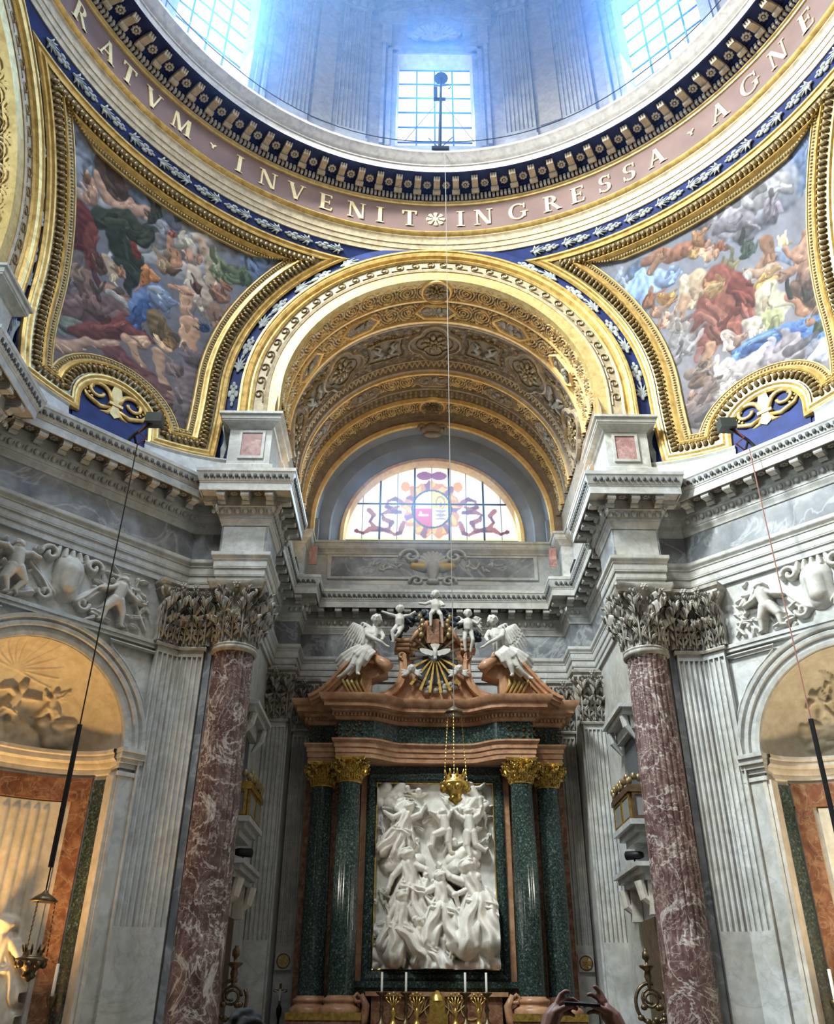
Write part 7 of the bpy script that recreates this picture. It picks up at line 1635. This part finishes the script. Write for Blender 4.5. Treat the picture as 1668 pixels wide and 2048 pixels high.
# visitor holding up a phone with both hands (faces the altar); origin at the feet
h = 1.68; px_, py_ = 0.045, -4.85
person = empty('person', (px_, py_, 0), 0, 'person in dark maroon top holding a phone overhead with both hands', 'person')
dY, dZ = 0.35, 1.853     # phone centre in the person's frame
P = body_parts(h)
def A(x, y, z): return (x, dY+y, dZ+z)
arms = []
for e in (-1, 1):
    el = (e*0.26, 0.16, h*0.80+0.12); wr = A(e*0.125, -0.03, -0.085)
    P += [('t', [(e*0.15, 0, h*0.79), el], (0.055, 0.046)), ('t', [el, tuple((np.array(el)*0.4+np.array(wr)*0.6)), wr], (0.046, 0.040, 0.028))]; arms.append([(e*0.15, 0, h*0.79), tuple(np.array((e*0.15, 0, h*0.79))*0.35+np.array(el)*0.65)])
    P += [('t', [wr, A(e*0.105, -0.012, -0.045), A(e*0.078, 0.0, -0.012)], (0.027, 0.032, 0.024)), ('t', [A(e*0.112, -0.015, -0.05), A(e*0.075, -0.002, -0.03)], (0.022, 0.018)), ('t', [A(e*0.09, -0.01, -0.03), A(e*0.07, 0.0, -0.032)], (0.02, 0.015))]
    if e < 0: F_ = [[(-0.082, 0, 0.0), (-0.066, .012, .026), (-0.046, .014, .038), (-.030, .012, .036)], [(-0.074, 0, -.006), (-.046, .014, .012), (-.022, .014, .014), (-.006, .010, .004)], [(-0.072, 0, -.020), (-.042, .014, -.008), (-.020, .012, -.010), (-.008, .008, -.018)], [(-0.075, 0, -.034), (-.050, .012, -.028), (-.032, .010, -.030), (-.020, .006, -.036)]]
    else: F_ = [[(0.080, 0, 0.0), (0.060, .012, .020), (0.040, .014, .030), (.026, .012, .026)], [(0.086, 0, .004), (.074, .012, .034), (.060, .014, .050), (.050, .012, .054)], [(0.072, 0, -.014), (.044, .014, -.002), (.022, .012, -.002), (.010, .008, -.010)], [(0.076, 0, -.030), (.050, .012, -.022), (.032, .010, -.024), (.020, .006, -.030)]]
    for q, rr in zip(F_, (0.0085, 0.009, 0.0085, 0.0075)): P.append(('t', [A(*c) for c in q], (rr*1.15, rr, rr*0.95, rr*0.75)))
    P.append(('t', [A(e*0.105, -0.022, -0.035), A(e*0.075, -0.034, -0.018), A(e*0.048, -0.030, -0.008), A(e*0.028, -0.022, -0.004)], (0.014, 0.011, 0.010, 0.008)))
statue('body', P, 0.0042, m_skin, None, None, None, person)
clothes(person, h, arms, m_shirt); hair(person, h, m_hair)
MB().tube([A(0.125+0.034*math.cos(a), -0.03+0.034*math.sin(a), -0.085+0.02*math.cos(a)) for a in np.linspace(0, 2*PI, 17)], 0.006, 6).build('bracelet', m_black, person)
ph = MB().box(-0.060, 0.060, -0.005, 0.003, -0.036, 0.036).build('phone', m_black); ph.location = (px_, py_+dY-0.006, dZ); ph.rotation_euler = (-1.47, 0.05, 0)
tag(ph, 'black phone held sideways in the raised hands', 'phone')
# visitor of whom only the dark hair shows
h = 1.818; p2 = empty('person', (-1.235, -3.6, 0), 0.15, 'person with short black hair, only the crown of the head in view', 'person')
P = body_parts(h); 
for e in (-1, 1): P += [('t', [(e*0.15, 0, h*0.79), (e*0.22, 0.0, h*0.62), (e*0.20, 0.06, h*0.48)], (0.052, 0.042, 0.028)), ('t', [(e*0.20, 0.06, h*0.48), (e*0.19, 0.08, h*0.43)], (0.032, 0.022))]
statue('body', P, 0.010, m_skin, None, None, None, p2); clothes(p2, h, [[(e*0.15, 0, h*0.79), (e*0.22, 0.0, h*0.63)] for e in (-1, 1)], m_trous); hair(p2, h, m_hair)
# ------------------------------------------------------------------ thin haze volumes added for the glow around the bright windows
def haze(name, mb, dens, label, col=(0.35, 0.60, 1.0), group=None, soft=False):
    m = bpy.data.materials.new(name+'_air'); m.use_nodes = True; t_ = m.node_tree
    for n_ in list(t_.nodes): t_.nodes.remove(n_)
    v = t_.nodes.new('ShaderNodeVolumeScatter'); o_ = t_.nodes.new('ShaderNodeOutputMaterial')
    v.inputs['Color'].default_value = (*col, 1); v.inputs['Density'].default_value = dens; v.inputs['Anisotropy'].default_value = 0.2
    if soft:    # thinning out towards the edge of the cloud
        tc = t_.nodes.new('ShaderNodeTexCoord'); g = t_.nodes.new('ShaderNodeTexGradient'); g.gradient_type = 'QUADRATIC_SPHERE'; mu = t_.nodes.new('ShaderNodeMath'); mu.operation = 'MULTIPLY'; mu.inputs[1].default_value = dens
        t_.links.new(tc.outputs['Object'], g.inputs[0]); t_.links.new(g.outputs['Fac'], mu.inputs[0]); t_.links.new(mu.outputs[0], v.inputs['Density'])
    t_.links.new(v.outputs[0], o_.inputs['Volume'])
    o = mb.build(name, m, None, True); tag(o, label, 'haze', group, 'stuff'); return o
haze('dome_bloom', MB().lathe([(0.0, 20.6), (7.2, 20.6), (7.2, 22.2), (8.66, 22.2), (8.66, 31.5), (0.0, 31.5)], 40), 0.018, 'thin blue haze added in the drum for the window glow')
for a, w in ((0, 'middle'), (45, 'left'), (-45, 'right')):
    o = haze('window_haze', MB().ball((0, 0, 0), 1.0, 20, 12), 0.20, 'blue glow of haze added in front of the %s dome window' % w, (0.12, 0.42, 1.0), 'window glows', True)  # added volume standing in for the window bloom
    o.location = polar(math.radians(a), 7.9, 24.0); o.rotation_euler = (0, 0, math.radians(a)); o.scale = (3.3, 1.7, 4.2)
o = haze('lunette_bloom', MB().ball((0, 0, 0), 1.0, 20, 12), 0.22, 'blue white glow of haze added in front of the painted lunette', (0.45, 0.68, 1.0), 'window glows', True)
o.location = (-0.5, 13.2, 14.2); o.scale = (4.0, 2.6, 3.0)
bpy.context.view_layer.update()
